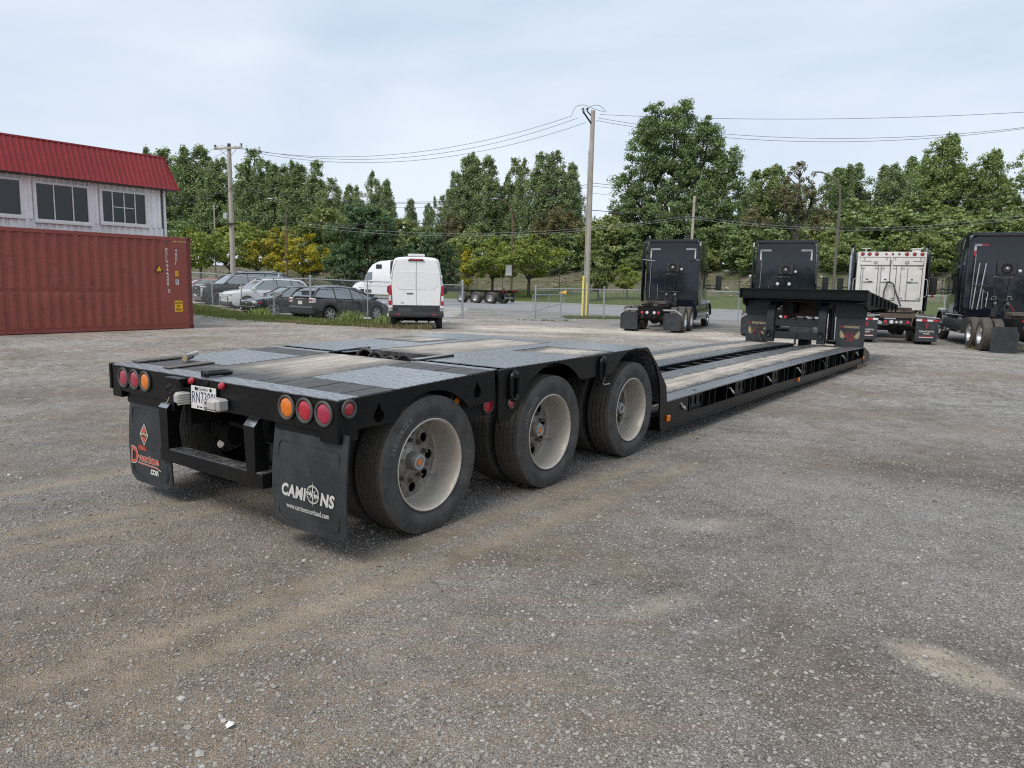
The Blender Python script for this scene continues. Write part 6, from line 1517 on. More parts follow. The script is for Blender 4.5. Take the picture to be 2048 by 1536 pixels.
def put_wheel(t, ms, x, y, r, side):
    w = link('wheel', ms[1], t); w.location = (x, y, r); w.rotation_euler = (0, rnd.uniform(0, 1), 0 if side < 0 else PI)
    link('tyre', ms[0], w); link('hub_back', ms[2], w); return w

def body_shell(L, Wd, zlow, top, wb, rw, arch, xf, nose=.14, tail=.10, tumble=.04, N=64):
    """closed-ish lower body: top(x) is the bonnet/belt height; arches cut up the sill line"""
    xr = xf - wb; secs = []
    xs = sorted(set(list(np.linspace(-L / 2, L / 2, N)) + [c + arch * math.cos(a) for c in (xf, xr) for a in np.linspace(0, PI, 17)]))
    xs = [x for x in xs if -L / 2 <= x <= L / 2]
    for x in xs:
        e = x / (L / 2); w = Wd / 2 * (1 - (nose if e > 0 else tail) * abs(e) ** 7 - .03 * abs(e) ** 2)
        z1 = float(top(x)); z0 = zlow + .10 * max(0, abs(e) - .86) / .14
        for c in (xf, xr):
            if abs(x - c) < arch: z0 = max(z0, rw + math.sqrt(arch ** 2 - (x - c) ** 2))
        z0 = min(z0, z1 - .1); h = z1 - z0
        half = [(w * .93, z0), (w * .985, z0 + h * .10), (w, z0 + h * .38), (w * .995, z0 + h * .60), (w * (1 - tumble * .5), z0 + h * .82), (w * (1 - tumble), z0 + h * .93), (w * (1 - tumble) - .06, z1 - .004), (w * .5, z1 + .012), (0, z1 + .018)]
        ring = [(x, -a, b) for a, b in half] + [(x, a, b) for a, b in reversed(half[:-1])]; secs.append(ring)
    mb = MB(); n = len(secs[0]); v = [p for r in secs for p in r]; f = []
    for i in range(len(secs) - 1):
        for k in range(n - 1): f.append((i * n + k, i * n + k + 1, (i + 1) * n + k + 1, (i + 1) * n + k))
    f.append(tuple(range(n))); f.append(tuple((len(secs) - 1) * n + k for k in range(n)))
    mb.add(v, f, 0, True); return mb
def cabin(xs, zr, zb_, wb_, wr_, N=26, inset=0.):
    """glasshouse: xs range, roof zr(x), belt zb(x)"""
    secs = []
    for x in np.linspace(xs[0], xs[1], N):
        a, b = float(zr(x)), float(zb_(x)); h = max(.002, a - b); w1 = wb_ - inset; w2 = wb_ - (wb_ - wr_) * min(1, h / .5) - inset
        half = [(w1, b), ((w1 + w2) / 2 + .01, b + h * .5), (w2, b + h * .88), (w2 * .86, b + h * .98), (w2 * .45, b + h), (0, b + h + .004)]
        secs.append([(x, -p, q) for p, q in half] + [(x, p, q) for p, q in reversed(half[:-1])])
    return secs
def open_loft(secs):
    n = len(secs[0]); mb = MB(); v = [p for r in secs for p in r]
    f = [(i * n + k, i * n + k + 1, (i + 1) * n + k + 1, (i + 1) * n + k) for i in range(len(secs) - 1) for k in range(n - 1)]
    f.append(tuple(range(n))); f.append(tuple((len(secs) - 1) * n + k for k in range(n))); mb.add(v, f, 0, True); return mb
def car(t, L, Wd, H, wb, rw, xf, toppts, roofpts, beltpts, paint, wheels, wr, arch=None, pillar_x=(), rearglass=True, trim=None, rails=False, label_paint=None):
    arch = arch or rw + .055
    top = lambda x: np.interp(x, *zip(*toppts)); roof = lambda x: np.interp(x, *zip(*roofpts)); belt = lambda x: np.interp(x, *zip(*beltpts))
    b = body_shell(L, Wd, .20, top, wb, rw, arch, xf); body = part('body', b, paint, t)
    xs = (roofpts[0][0], roofpts[-1][0]); wb_ = Wd / 2 * .93; wr_ = wr / 2
    part('glasshouse', open_loft(cabin(xs, roof, belt, wb_, wr_)), M['glass_car'], t)
    # painted roof skin over the glass, and pillars
    flat0 = [p for p in roofpts if p[1] > H - .16]; x0, x1 = flat0[0][0], flat0[-1][0]
    r = MB(); secs = []
    for x in np.linspace(x0 - .04, x1 + .04, 14):
        z = float(roof(x)); w2 = wr_ + .008; half = [(w2 + .012, z - .075), (w2, z - .035), (w2 * .86, z + .004), (w2 * .45, z + .02), (0, z + .024)]
        secs.append([(x, -p, q) for p, q in half] + [(x, p, q) for p, q in reversed(half[:-1])])
    n = len(secs[0]); v = [p for q in secs for p in q]; r.add(v, [(i * n + k, i * n + k + 1, (i + 1) * n + k + 1, (i + 1) * n + k) for i in range(len(secs) - 1) for k in range(n - 1)], 0, True)
    part('roof', r, paint, t)
    for s in (-1, 1):
        for (xa, xb, w_) in [(roofpts[-1][0], flat0[-1][0], .032), (roofpts[0][0], flat0[0][0], .045)]:
            za, zb2 = float(belt(xa)), float(roof(xb)) - .04
            part('pillar', MB().tube([(xa, s * (wb_ - .02), za - .02), ((xa + xb) / 2, s * ((wb_ + wr_) / 2 + .012), float(roof((xa + xb) / 2)) - .012), (xb, s * (wr_ + .006), zb2 + .02)], w_, 6), paint, t)
        for px_ in pillar_x:
            za, zr_ = float(belt(px_)), float(roof(px_)); part('pillar', MB().tube([(px_, s * (wb_ + .004), za), (px_, s * ((wb_ + wr_) / 2 + .016), (za + zr_) / 2), (px_, s * (wr_ + .006), zr_ - .05)], .024, 6), M['plastic'], t)
        xm = roofpts[-1][0] - .12
        mbm = MB(); mbm.lathe([(.001, -.12), (.07, -.09), (.085, 0), (.07, .08), (.001, .10)], 12, 'y', (xm, s * (Wd / 2 + .06), float(belt(xm)) + .07), M=None); part('mirror', mbm, paint, t)
        if trim:
            pts = [(x, s * (wb_ + .006), float(belt(x)) + .005) for x in np.linspace(xs[0] + .1, xs[1] - .2, 10)]; part('window_trim', MB().tube(pts, .012, 5), M['chrome'], t)
        if rails: part('roof_rail', MB().tube([(x, s * (wr_ - .06), float(roof(x)) + .06) for x in np.linspace(x0 + .1, x1 - .15, 8)], .022, 6), M['plastic' if rails == 1 else 'alu'], t)
        for k, xd in enumerate((xf - wb * .42, xf - wb * .80)):
            part('door_handle', MB().bbox(xd - .09, xd + .09, s * (Wd / 2 * .985) - .02, s * (Wd / 2 * .985) + .02, float(belt(xd)) - .14, float(belt(xd)) - .10, .008), M['plastic'] if trim is None else M['chrome'], t)
    part('underbody', MB().box(-L / 2 + .15, L / 2 - .15, -Wd / 2 + .12, Wd / 2 - .12, .16, .62), M['black_matte'], t)
    for x in (xf, xf - wb):
        for s in (-1, 1): put_wheel(t, wheels, x, s * (Wd / 2 - .11), rw, s)
    return t
def seams(t, xs, Wd, z0, z1):
    for x in xs:
        for s in (-1, 1): part('door_gap', MB().box(x - .004, x + .004, s * (Wd / 2 * .985) - .012, s * (Wd / 2 * .985) + .006, z0, z1), M['black_matte'], t)
paints = dict(grey=simple('dark_grey_car_paint', (.055, .057, .062), .25, .3, .06, coat=.7), black=simple('black_car_paint', (.010, .011, .014), .16, .1, .1, coat=.8), white=simple('white_car_paint', (.74, .75, .77), .22, .0, .03, coat=.7), red=simple('red_car_paint', (.42, .012, .04), .2, .1, .05, coat=.8), slate=simple('graphite_car_paint', (.022, .024, .028), .2, .2, .08, coat=.8))
W16 = car_wheel_meshes(.315, .215, .20, 6, 'galv'); W17 = car_wheel_meshes(.325, .235, .215, 5, 'alu', .06); W22 = car_wheel_meshes(.40, .29, .27, 10, 'plastic'); W18 = car_wheel_meshes(.35, .25, .22, 5, 'plastic')

# grey hatchback, seen from behind and its right side
HB = vthing('hatchback_car', 'dark grey hatchback parked behind the fence left of the white van', 683, 33.4, 39, 'car')
car(HB, 4.35, 1.78, 1.55, 2.60, .315, 1.32, [(-2.18, .98), (-2.0, 1.06), (-.9, 1.0), (1.1, .97), (1.6, .86), (1.95, .74), (2.18, .60)], [(-2.10, 1.06), (-1.90, 1.32), (-1.62, 1.47), (-1.1, 1.54), (-.5, 1.55), (.1, 1.49), (.6, 1.32), (1.30, .97)], [(-2.1, 1.07), (-.9, 1.0), (1.30, .94)], paints['grey'], W16, 1.20, pillar_x=(-.95, -.05))
part('roof_spoiler', MB().bbox(-2.10, -1.85, -.52, .52, 1.44, 1.475, .01), paints['grey'], HB); part('rear_bumper', MB().bbox(-2.24, -1.98, -.80, .80, .32, .66, .05), paints['grey'], HB)
for s in (-1, 1):
    part('tail_light', MB().bbox(-2.19, -1.98, s * .72 - .13, s * .72 + .13, .80, 1.02, .03), M['white_lens'], HB); part('tail_light', MB().bbox(-2.20, -1.97, s * .74 - .10, s * .74 + .11, .88, .98, .02), M['red_lens'], HB)
    part('headlight', MB().bbox(1.80, 2.08, s * .68 - .13, s * .68 + .11, .70, .84, .04), M['white_lens'], HB)
    part('rub_strip', MB().bbox(-.75, .85, s * .885 - .012, s * .885 + .012, .42, .49, .006), paints['grey'], HB)
part('licence_plate', MB().box(-2.205, -2.19, -.15, .15, .74, .89), M['plate_white'], HB); part('badge_strip', MB().box(-2.20, -2.17, -.3, .3, .96, .985), M['chrome'], HB); seams(HB, (-.05, -.92, .80), 1.78, .34, .96)
# dark sedan, facing us
SD = vthing('sedan_car', 'dark sedan with round front badge between the grey hatchback and white SUV', 590, 36.6, 230, 'car')
car(SD, 4.87, 1.83, 1.47, 2.80, .325, 1.45, [(-2.43, .98), (-1.7, 1.02), (-1.0, .98), (1.0, .97), (1.5, .93), (2.2, .80), (2.43, .70)], [(-1.95, 1.0), (-1.3, 1.33), (-.8, 1.44), (0, 1.47), (.5, 1.42), (1.25, .98)], [(-2, 1.0), (1.3, .96)], paints['slate'], W17, 1.18, pillar_x=(-.25,), trim=True)
def grille(t, x, y0, y1, z0, z1, n, mat='chrome', back='black_matte'):
    g = part('grille', MB().bbox(x - .06, x, y0, y1, z0, z1, .02), M[back], t)
    for k in range(n): zz = z0 + (z1 - z0) * (k + .7) / (n + .4); part('grille_bar', MB().box(x - .01, x + .012, y0 + .02, y1 - .02, zz - .008, zz + .008), M[mat], g)
grille(SD, 2.42, -.48, .48, .56, .70, 3); part('front_bumper', MB().bbox(2.18, 2.45, -.84, .84, .24, .54, .06), paints['slate'], SD)
part('lower_grille', MB().bbox(2.30, 2.465, -.55, .55, .28, .42, .02), M['black_matte'], SD); part('badge', MB().lathe([(.06, 0), (.055, .02), (.001, .02)], 18, 'x', (2.425, 0, .63)), M['chrome'], SD)
for s in (-1, 1): part('headlight', MB().bbox(2.10, 2.40, s * .66 - .16, s * .66 + .15, .60, .74, .04), M['white_lens'], SD); part('fog_light', MB().bbox(2.3, 2.47, s * .68 - .08, s * .68 + .08, .33, .39, .02), M['white_lens'], SD); part('side_reflector', MB().bbox(2.02, 2.18, s * .86 - .02, s * .86 + .02, .62, .68, .01), M['red_lens'], SD)
part('chrome_strip', MB().bbox(2.42, 2.475, -.5, .5, .255, .275, .005), M['chrome'], SD); seams(SD, (1.0, -.25, -1.25), 1.83, .30, .95)
# white SUV
WS = vthing('suv_car', 'white compact SUV with black grille between the black SUV and dark sedan', 532, 41.2, 230, 'car')
car(WS, 4.62, 1.86, 1.70, 2.70, .35, 1.38, [(-2.31, 1.05), (-1.0, 1.10), (1.05, 1.10), (1.6, 1.05), (2.1, .95), (2.31, .80)], [(-2.2, 1.1), (-1.95, 1.5), (-1.6, 1.66), (-.4, 1.70), (.3, 1.66), (1.15, 1.10)], [(-2.2, 1.1), (1.2, 1.08)], paints['white'], W18, 1.22, pillar_x=(-.35, -1.2), trim=True, rails=2)
grille(WS, 2.30, -.48, .48, .50, .84, 4, 'plastic'); part('front_bumper', MB().bbox(2.15, 2.34, -.85, .85, .25, .46, .05), M['plastic'], WS); seams(WS, (1.0, -.3), 1.86, .4, 1.05)
for s in (-1, 1): part('headlight', MB().bbox(2.0, 2.32, s * .68 - .16, s * .68 + .14, .78, .88, .03), M['white_lens'], WS); part('grille_side', MB().bbox(2.18, 2.33, s * .60 - .07, s * .60 + .07, .42, .72, .02), M['plastic'], WS)
part('roof_pod', MB().bbox(-1.9, -1.7, -.05, .05, 1.70, 1.75, .02), paints['white'], WS)
# big black SUV
BS = vthing('suv_car', 'large black SUV with chrome trimmed grille, tallest of the parked cars', 487, 44.4, 230, 'car')
car(BS, 5.38, 2.06, 1.95, 3.07, .40, 1.72, [(-2.69, 1.22), (-1.5, 1.28), (1.2, 1.27), (1.8, 1.26), (2.5, 1.20), (2.69, 1.10)], [(-2.62, 1.30), (-2.45, 1.75), (-2.2, 1.90), (-1.5, 1.95), (.3, 1.94), (.7, 1.86), (1.45, 1.27)], [(-2.6, 1.28), (1.5, 1.26)], paints['black'], W22, 1.52, pillar_x=(.02, -1.05), trim=True, rails=2)
grille(BS, 2.72, -.55, .55, .62, 1.10, 5, 'plastic'); gf = MB(); gp_ = [(2.73, -.57, 1.12), (2.73, .57, 1.12), (2.73, .50, .62), (2.73, 0, .52), (2.73, -.50, .62), (2.73, -.57, 1.12)]; gf.tube(gp_, .02, 6); part('grille_frame', gf, M['chrome'], BS)
part('front_bumper', MB().bbox(2.45, 2.74, -.95, .95, .28, .58, .06), paints['black'], BS); part('badge', MB().box(2.725, 2.745, -.11, .11, .92, 1.02), M['chrome'], BS); seams(BS, (.02, 1.25, -1.05), 2.06, .45, 1.2)
for s in (-1, 1): part('headlight', MB().bbox(2.45, 2.71, s * .80 - .20, s * .80 + .16, 1.0, 1.10, .03), M['white_lens'], BS); part('light_blade', MB().bbox(2.6, 2.735, s * .84 - .03, s * .84 + .03, .45, .98, .01), M['chrome'], BS)
part('quarter_trim', MB().tube([(-1.9, -.93, 1.90), (-1.75, -1.0, 1.28)], .04, 6), M['chrome'], BS)
part('quarter_trim', MB().tube([(-1.9, .83, 1.86), (-1.70, .98, 1.28)], .045, 6), M['chrome'], BS)
# red car half hidden by the container
RC = vthing('red_car', 'red car peeking out between the container and the black SUV', 405, 49.0, 230, 'car')
car(RC, 4.5, 1.80, 1.45, 2.65, .325, 1.40, [(-2.25, .98), (1.0, .97), (1.6, .90), (2.1, .78), (2.25, .68)], [(-2.0, 1.0), (-1.6, 1.35), (-1.0, 1.43), (.2, 1.42), (1.15, .97)], [(-2, 1.0), (1.2, .96)], paints['red'], W17, 1.18, pillar_x=(-.2,))
grille(RC, 2.26, -.42, .42, .40, .66, 3, 'plastic'); part('front_bumper', MB().bbox(2.05, 2.28, -.8, .8, .22, .38, .05), M['plastic'], RC)
for s in (-1, 1): part('headlight', MB().bbox(1.95, 2.23, s * .66 - .15, s * .66 + .13, .60, .70, .03), M['white_lens'], RC)

# white high-roof van, rear view
VN = vthing('cargo_van', 'white high-roof cargo van seen squarely from behind', 834, 30.1, -7.0, 'van')
def ring_van(x, wlo, whi, z0, z1, s=1.):
    half = [(wlo * .97, z0), (wlo, z0 + .25), (wlo, 1.15), (wlo * .985, 1.55), (whi * 1.06, 2.15), (whi * 1.0, z1 - .22), (whi * .93, z1 - .07), (whi * .78, z1 - .015), (whi * .4, z1 + .01), (0, z1 + .015)]
    return [(x, -a, b) for a, b in half] + [(x, a, b) for a, b in reversed(half[:-1])]
secs = [ring_van(-3.0, .975, .80, .50, 2.60), ring_van(-2.93, 1.01, .84, .48, 2.66)] + [ring_van(x, 1.03, .86, .45, 2.68) for x in (-2.7, -1.5, 0, 1.0)] + [ring_van(1.6, 1.02, .80, .45, 2.50), ring_van(2.0, 1.0, .74, .45, 2.1), ring_van(2.3, .97, .8, .45, 1.55)]
vb = MB().loft(secs, smooth=True); part('body', vb, M['white_paint'], VN)
vb = MB(); vb.loft([[(2.3, -.95, .45), (2.3, .95, .45), (2.3, .95, 1.35), (2.3, -.95, 1.35)], [(3.0, -.85, .45), (3.0, .85, .45), (3.0, .85, .95), (3.0, -.85, .95)]], smooth=False); part('bonnet', vb, M['white_paint'], VN)
wdx = -3.0
for s, nm in ((-1, 'rear_door'), (1, 'rear_door')):
    P_ = [(s * .004, .92), (s * .86, .92), (s * .905, 1.6), (s * .855, 2.15), (s * .76, 2.50), (s * .70, 2.545), (s * .004, 2.56)]
    dr = part(nm, MB().plate(P_ if s > 0 else P_[::-1], [], wdx - .03, wdx - .004, axis='x'), M['white_paint'], VN)
    rec = [(s * .03, 1.50), (s * .60, 1.50), (s * .78, 1.64), (s * .80, 2.02), (s * .76, 2.10), (s * .03, 2.14)]
    part('door_recess', MB().plate(rec if s > 0 else rec[::-1], [], wdx - .038, wdx - .0315, axis='x'), simple('white_recessed_panel', (.75, .765, .78), .3, var=.01, coat=.3) if s < 0 else bpy.data.materials['white_recessed_panel'], dr)
    ln = MB(); pts = [(wdx - .037, a, b) for a, b in rec] + [(wdx - .037, *rec[0])]; ln.tube(pts, .006, 5); part('press_line', ln, M['white_paint'], dr)
    ln = MB(); ln.tube([(wdx - .034, a, b) for a, b in P_[1:-1]], .005, 4); part('door_seal', ln, M['gasket'], dr)
    tl = MB(); tl.bbox(wdx - .05, wdx + .12, s * .955 - .055, s * .955 + .055, .92, 1.64, .02); part('tail_light', tl, M['red_lens'], VN)
    tl = MB(); tl.bbox(wdx - .056, wdx + .1, s * .958 - .045, s * .958 + .045, 1.07, 1.27, .01); part('tail_light', tl, M['white_lens'], VN, label='clear middle of the lamp cluster')
    part('bumper_lamp', MB().bbox(wdx - .10, wdx, s * .94 - .075, s * .94 + .075, .79, .89, .03), M['white_lens'], VN)
    part('hinge', MB().bbox(wdx - .045, wdx, s * .925 - .025, s * .925 + .025, 2.0 if 0 else 1.93, 2.02, .008), M['white_paint'], VN)
    part('reflector', MB().bbox(wdx - .175, wdx - .16, s * .66 - .07, s * .66 + .07, .56, .60, .006), M['red_lens'], VN)
    part('wheel_well', MB().box(-2.6, -1.8, s * .55 - .3, s * .55 + .3, .42, .8), M['black_matte'], VN)
part('centre_gap', MB().box(wdx - .037, wdx - .03, -.004, .004, .60, 2.55), M['gasket'], VN)
part('door_lower', MB().bbox(wdx - .045, wdx - .008, -.86, .86, .60, .915, .01), M['plastic'], VN)
bp = MB(); bp.loft([[(wdx - .16, y * .99, z) for y, z in ((-.98, .62), (-.98, .50), (.98, .50), (.98, .62))], [(wdx + .25, y, z) for y, z in ((-1.02, .85), (-1.02, .46), (1.02, .46), (1.02, .85))]], smooth=False); bp.bbox(wdx - .17, wdx + .02, -.99, .99, .50, .63, .03); part('rear_bumper', bp, M['plastic'], VN)
part('plate_recess', MB().bbox(wdx - .052, wdx - .044, .17, .68, .66, .83, .01), simple('dull_plate_recess', (.06, .06, .07), .5), VN)
part('door_handle', MB().bbox(wdx - .06, wdx - .03, .11, .35, 1.335, 1.365, .008), M['plastic'], VN); part('badge', MB().bbox(wdx - .035, wdx - .03, .44, .57, .985, 1.01, .002), M['plastic'], VN)
part('knob', MB().lathe([(.045, 0), (.04, -.02), (.001, -.025)], 12, 'x', (wdx - .045, .73, .80)), M['plastic'], VN); part('knob', MB().lathe([(.045, 0), (.04, -.02), (.001, -.025)], 12, 'x', (wdx - .045, -.70, .80)), M['plastic'], VN)
hl = MB(); hl.loft([[(wdx - .07, -.30, 2.53), (wdx - .07, .30, 2.53), (wdx - .07, .22, 2.585), (wdx - .07, -.22, 2.585)], [(wdx + .2, -.34, 2.54), (wdx + .2, .34, 2.54), (wdx + .2, .25, 2.70), (wdx + .2, -.25, 2.70)]], smooth=False); part('brake_lamp_housing', hl, M['plastic'], VN); part('brake_lamp', MB().bbox(wdx - .09, wdx - .02, -.21, .21, 2.55, 2.59, .01), M['red_lens'], VN)
part('roof_beacon', MB().bbox(wdx + .3, wdx + .6, -.31, .31, 2.70, 2.80, .02), M['grey_lamp'] if 0 else M['white_lens'], VN)
WV = car_wheel_meshes(.35, .20, .22, 5, 'galv')
for x in (-2.15, 1.6):
    for s in (-1, 1): put_wheel(VN, WV, x, s * .86, .35, s)
part('axle', MB().tube([(-2.15, -.8, .35), (-2.15, .8, .35)], .05, 8), M['black_matte'], VN); part('axle', MB().lathe([(.001, -.14), (.12, 0), (.001, .14)], 10, 'y', (-2.15, 0, .36)), M['black_matte'], VN)
mm = MB(); mm.tube([(-2.8, -.45, .5), (-2.9, -.45, .28)], .03, 8); part('exhaust', mm, M['black_matte'], VN)
for s in (-1, 1): part('tow_bracket', MB().bbox(-2.9, -2.84, s * .52 - .04, s * .52 + .04, .32, .52, .01), M['black_matte'], VN)
part('mirror', MB().bbox(1.1, 1.25, 1.08, 1.26, 1.28, 1.58, .04), M['plastic'], VN); part('mirror', MB().bbox(1.1, 1.25, -1.26, -1.08, 1.28, 1.58, .04), M['plastic'], VN)
part('underbody', MB().box(-2.7, 2.6, -.7, .7, .42, .60), M['black_matte'], VN)

# ------------------------------------------------------------------ road tractors
HT_R = .515
TT = tyre_mesh(HT_R, .135, .285, 5, 48, blocks=0); TTB = tyre_mesh(HT_R, .135, .285, 4, 48, blocks=52)
truckrim = MB().lathe([(.29, -.12), (.30, -.13), (.288, -.115), (.27, -.05), (.26, .03), (.20, .05), (.14, .04), (.12, -.02), (.10, -.05), (.001, -.05)], 36, 'y').mesh('rim', M['alu'], 40)
steerrim = MB().lathe([(.29, -.12), (.30, -.13), (.285, -.11), (.27, -.02), (.20, -.06), (.16, -.09), (.13, -.14), (.08, -.16), (.001, -.165)], 36, 'y').mesh('rim', M['chrome'], 40)
def twheel(t, x, y, side, dual=True, steer=False, blocks=False, rim=None):
    w = link('wheel', steerrim if steer else truckrim, t); w.location = (x, y, HT_R); w.rotation_euler = (0, rnd.uniform(0, 2), 0 if side < 0 else PI)
    tm = TTB if blocks else TT
    link('tyre', tm, w)
    if dual: q = link('tyre', tm, w); q.location = (0, .31, 0); q['label'] = 'inner tyre of the pair'
    return w
def tractor(t, paint, wide=2.50, H=3.85, sl0=2.95, cabx=6.0, dual=True, blocks=False, flap=True, tape='white', hood=True):
    """rear axle at x=0; sleeper starts at sl0"""
    fr = MB()
    for s in (-1, 1): fr.box(-.95, 7.6, s * .43 - .04, s * .43 + .04, .78, 1.04)
    for x in (-.9, .66, 2.1): fr.box(x, x + .1, -.42, .42, .80, 1.02)
    fr.tube([(0, -1.0, HT_R), (0, 1.0, HT_R)], .08, 10); fr.tube([(1.32, -1.0, HT_R), (1.32, 1.0, HT_R)], .08, 10); fr.lathe([(.001, -.28), (.2, -.1), (.2, .1), (.001, .28)], 14, 'x', (0, 0, HT_R)); fr.tube([(6.1, -.9, HT_R), (6.1, .9, HT_R)], .07, 8)
    part('frame', fr, M['black_matte'], t)
    for x in (0, 1.32):
        for s in (-1, 1): twheel(t, x, s * (wide / 2 - .16), s, dual, blocks=blocks)
    for s in (-1, 1): twheel(t, 6.1, s * 1.02, s, False, True)
    ft = MB(); ft.loft([[(-.15, -.40, 1.12), (-.15, -.10, 1.12), (-.15, -.10, 1.17), (-.15, -.42, 1.17)], [(.35, -.45, 1.16), (.35, .0, 1.16), (.35, .0, 1.22), (.35, -.45, 1.22)]], smooth=False)
    ft = MB().plate([(-.35, .48), (-.52, .22), (-.1, .10), (-.02, 0), (-.1, -.10), (-.52, -.22), (-.35, -.48), (.25, -.52), (.62, -.35), (.68, 0), (.62, .35), (.25, .52)], [], 1.15, 1.24, axis='z'); ft.box(-.05, .5, -.45, .45, 1.03, 1.15)
    part('fifth_wheel', ft, simple('greasy_fifth_wheel', (.12, .10, .085), .6, .3, .3, 8) if 'greasy_fifth_wheel' not in bpy.data.materials else bpy.data.materials['greasy_fifth_wheel'], t)
    part('tail_bracket', MB().bbox(-.98, -.90, -.48, .48, .68, 1.0, .01), M['black'], t)
    for y, mt in ((-.36, 'red_lens'), (-.19, 'white_lens'), (.10, 'white_lens'), (.30, 'red_lens')): part('tail_light', MB().lathe([(.062, 0), (.055, -.02), (.001, -.025)], 14, 'x', (-.985, y, .80)), M[mt], t)
    if flap:
        for s in (-1, 1):
            y0, y1 = (.52, 1.24) if s > 0 else (-1.24, -.52)
            f_ = part('mud_flap', MB().plate([(a, b) for a, b in rrect(y0, y1, .10, .80, .08, 3)], [], -.80, -.785, axis='x'), M['flap'], t)
            hb_ = MB().tube([(-.80, s * .50, .90), (-.80, s * 1.0, .90), (-.80, s * 1.24, .72)], .035, 6); part('flap_hanger', hb_, M['alu'], t)
    # sleeper and cab as one tapered shell
    hw = wide / 2 - .10
    def ring(x, w, z0, z1, r=.16):
        half = [(w * .97, z0), (w, z0 + .15), (w, z1 * .6), (w * .97, z1 - r * 1.4), (w * .93, z1 - r * .5), (w * .80, z1 - .03), (w * .4, z1), (0, z1 + .01)]
        return [(x, -a, b) for a, b in half] + [(x, a, b) for a, b in reversed(half[:-1])]
    sh = MB().loft([ring(sl0, hw - .03, 1.02, H - .10), ring(sl0 + .06, hw, 1.0, H - .06), ring(sl0 + 1.4, hw, 1.0, H), ring(sl0 + 2.1, hw * .98, .98, H - .12)], smooth=True); part('sleeper', sh, paint, t)
    cb = MB().loft([ring(sl0 + 2.1, hw * .97, .62, H - .14), ring(sl0 + 2.7, hw * .93, .60, H - .55), ring(sl0 + 3.15, hw * .90, .60, 2.72), ring(sl0 + 3.75, hw * .80, .60, 2.05, .1)], smooth=True); part('cab', cb, paint, t)
    if hood:
        hd = MB().loft([ring(sl0 + 3.7, .84, .85, 2.02, .12), ring(sl0 + 4.6, .78, .80, 1.86, .14), ring(sl0 + 5.3, .66, .70, 1.62, .16)], smooth=True); part('bonnet', hd, paint, t)
        for s in (-1, 1):
            fd = MB(); secs = []
            for k in range(11):
                a = PI * (k / 10) * .95 + .08; c_, s__ = math.cos(a), math.sin(a); x = 6.1 + .66 * c_; z = HT_R + .02 + .62 * s__
                secs.append([(x, s * 1.20, z), (x, s * .80, z + .06 * s__), (x - .05 * c_, s * .80, z - .05), (x - .05 * c_, s * 1.20, z - .06)])
            fd.loft(secs, smooth=False); part('fender', fd, paint, t)
            part('headlight', MB().bbox(6.9, 7.1, s * .95 - .16, s * .95 + .16, .95, 1.2, .05), M['white_lens'], t)
    for s in (-1, 1):
        # side fairing behind the sleeper
        fa = MB(); fa.plate([(sl0 - .45, 1.35), (sl0 - .42, H - .30), (sl0 - .30, H - .10), (sl0 + .1, H - .10), (sl0 + .1, 1.15), (sl0 - .35, 1.15)], [], *sorted((s * (wide / 2 - .02), s * (wide / 2 - .055)))); fq = part('side_fairing', fa, paint, t)
        for z in (1.7, 2.3, 2.9, 3.3): part('fairing_strut', MB().box(sl0 - .2, sl0 - .16, *sorted((s * (wide / 2 - .16), s * (wide / 2 - .05))), z, z + .04), M['plastic'], fq)
        win = MB().plate([(sl0 + 2.25, 1.72), (sl0 + 3.2, 1.72), (sl0 + 3.0, 2.38), (sl0 + 2.3, 2.42)], [], *sorted((s * (hw * .985), s * (hw * .99 + .006)))); part('door_window', win, M['glass_car'], t)
        part('mirror', MB().bbox(sl0 + 3.25, sl0 + 3.4, *sorted((s * (wide / 2 + .12), s * (wide / 2 + .38))), 1.72, 2.42, .03), M['plastic'], t)
        ma = MB(); ma.tube([(sl0 + 3.2, s * (hw * .9), 1.95), (sl0 + 3.3, s * (wide / 2 + .15), 1.9)], .025, 6); ma.tube([(sl0 + 3.2, s * (hw * .9), 1.80), (sl0 + 3.3, s * (wide / 2 + .15), 1.80)], .025, 6); part('mirror_arm', ma, M['plastic'], t)
        part('fuel_tank', MB().tube([(2.2 + .2, s * 1.0, .70), (4.9, s * 1.0, .70)], .30, 18), M['plastic' if s > 0 else 'black_gloss'], t)
        part('side_skirt', MB().bbox(2.45, 5.1, *sorted((s * 1.16, s * 1.22)), .42, 1.05, .02), paint, t)
        part('cab_step', MB().bbox(5.05, 5.45, *sorted((s * 1.0, s * 1.2)), .35, .40, .01), M['alu'], t)
        part('exhaust_guard', MB().bbox(sl0 + .15, sl0 + .75, *sorted((s * hw, s * (hw + .04))), 1.35, 2.1, .02), M['alu'] if s < 0 else paint, t) if flap else None
    rv = MB(); rv.loft([[(sl0 - .34, -hw, H - .12), (sl0 - .34, hw, H - .12), (sl0 - .34, hw, H - .02), (sl0 - .34, -hw, H - .02)], [(sl0 + .2, -hw, H - .1), (sl0 + .2, hw, H - .1), (sl0 + .2, hw, H + .02), (sl0 + .2, -hw, H + .02)]], smooth=False); part('roof_fairing', rv, paint, t)
    part('panel_seam', MB().box(sl0 - .006, sl0 + .002, -hw + .1, hw - .1, 2.42, 2.435), M['black_matte'], t)
    # back panel equipment
    def rt(y0, y1, z0, z1, m): part('reflective_tape', MB().box(sl0 - .014, sl0 - .002, y0, y1, z0 - .008, z1 + .008), m, t)
    wt, rd = M['plate_white'], M['red_lens']
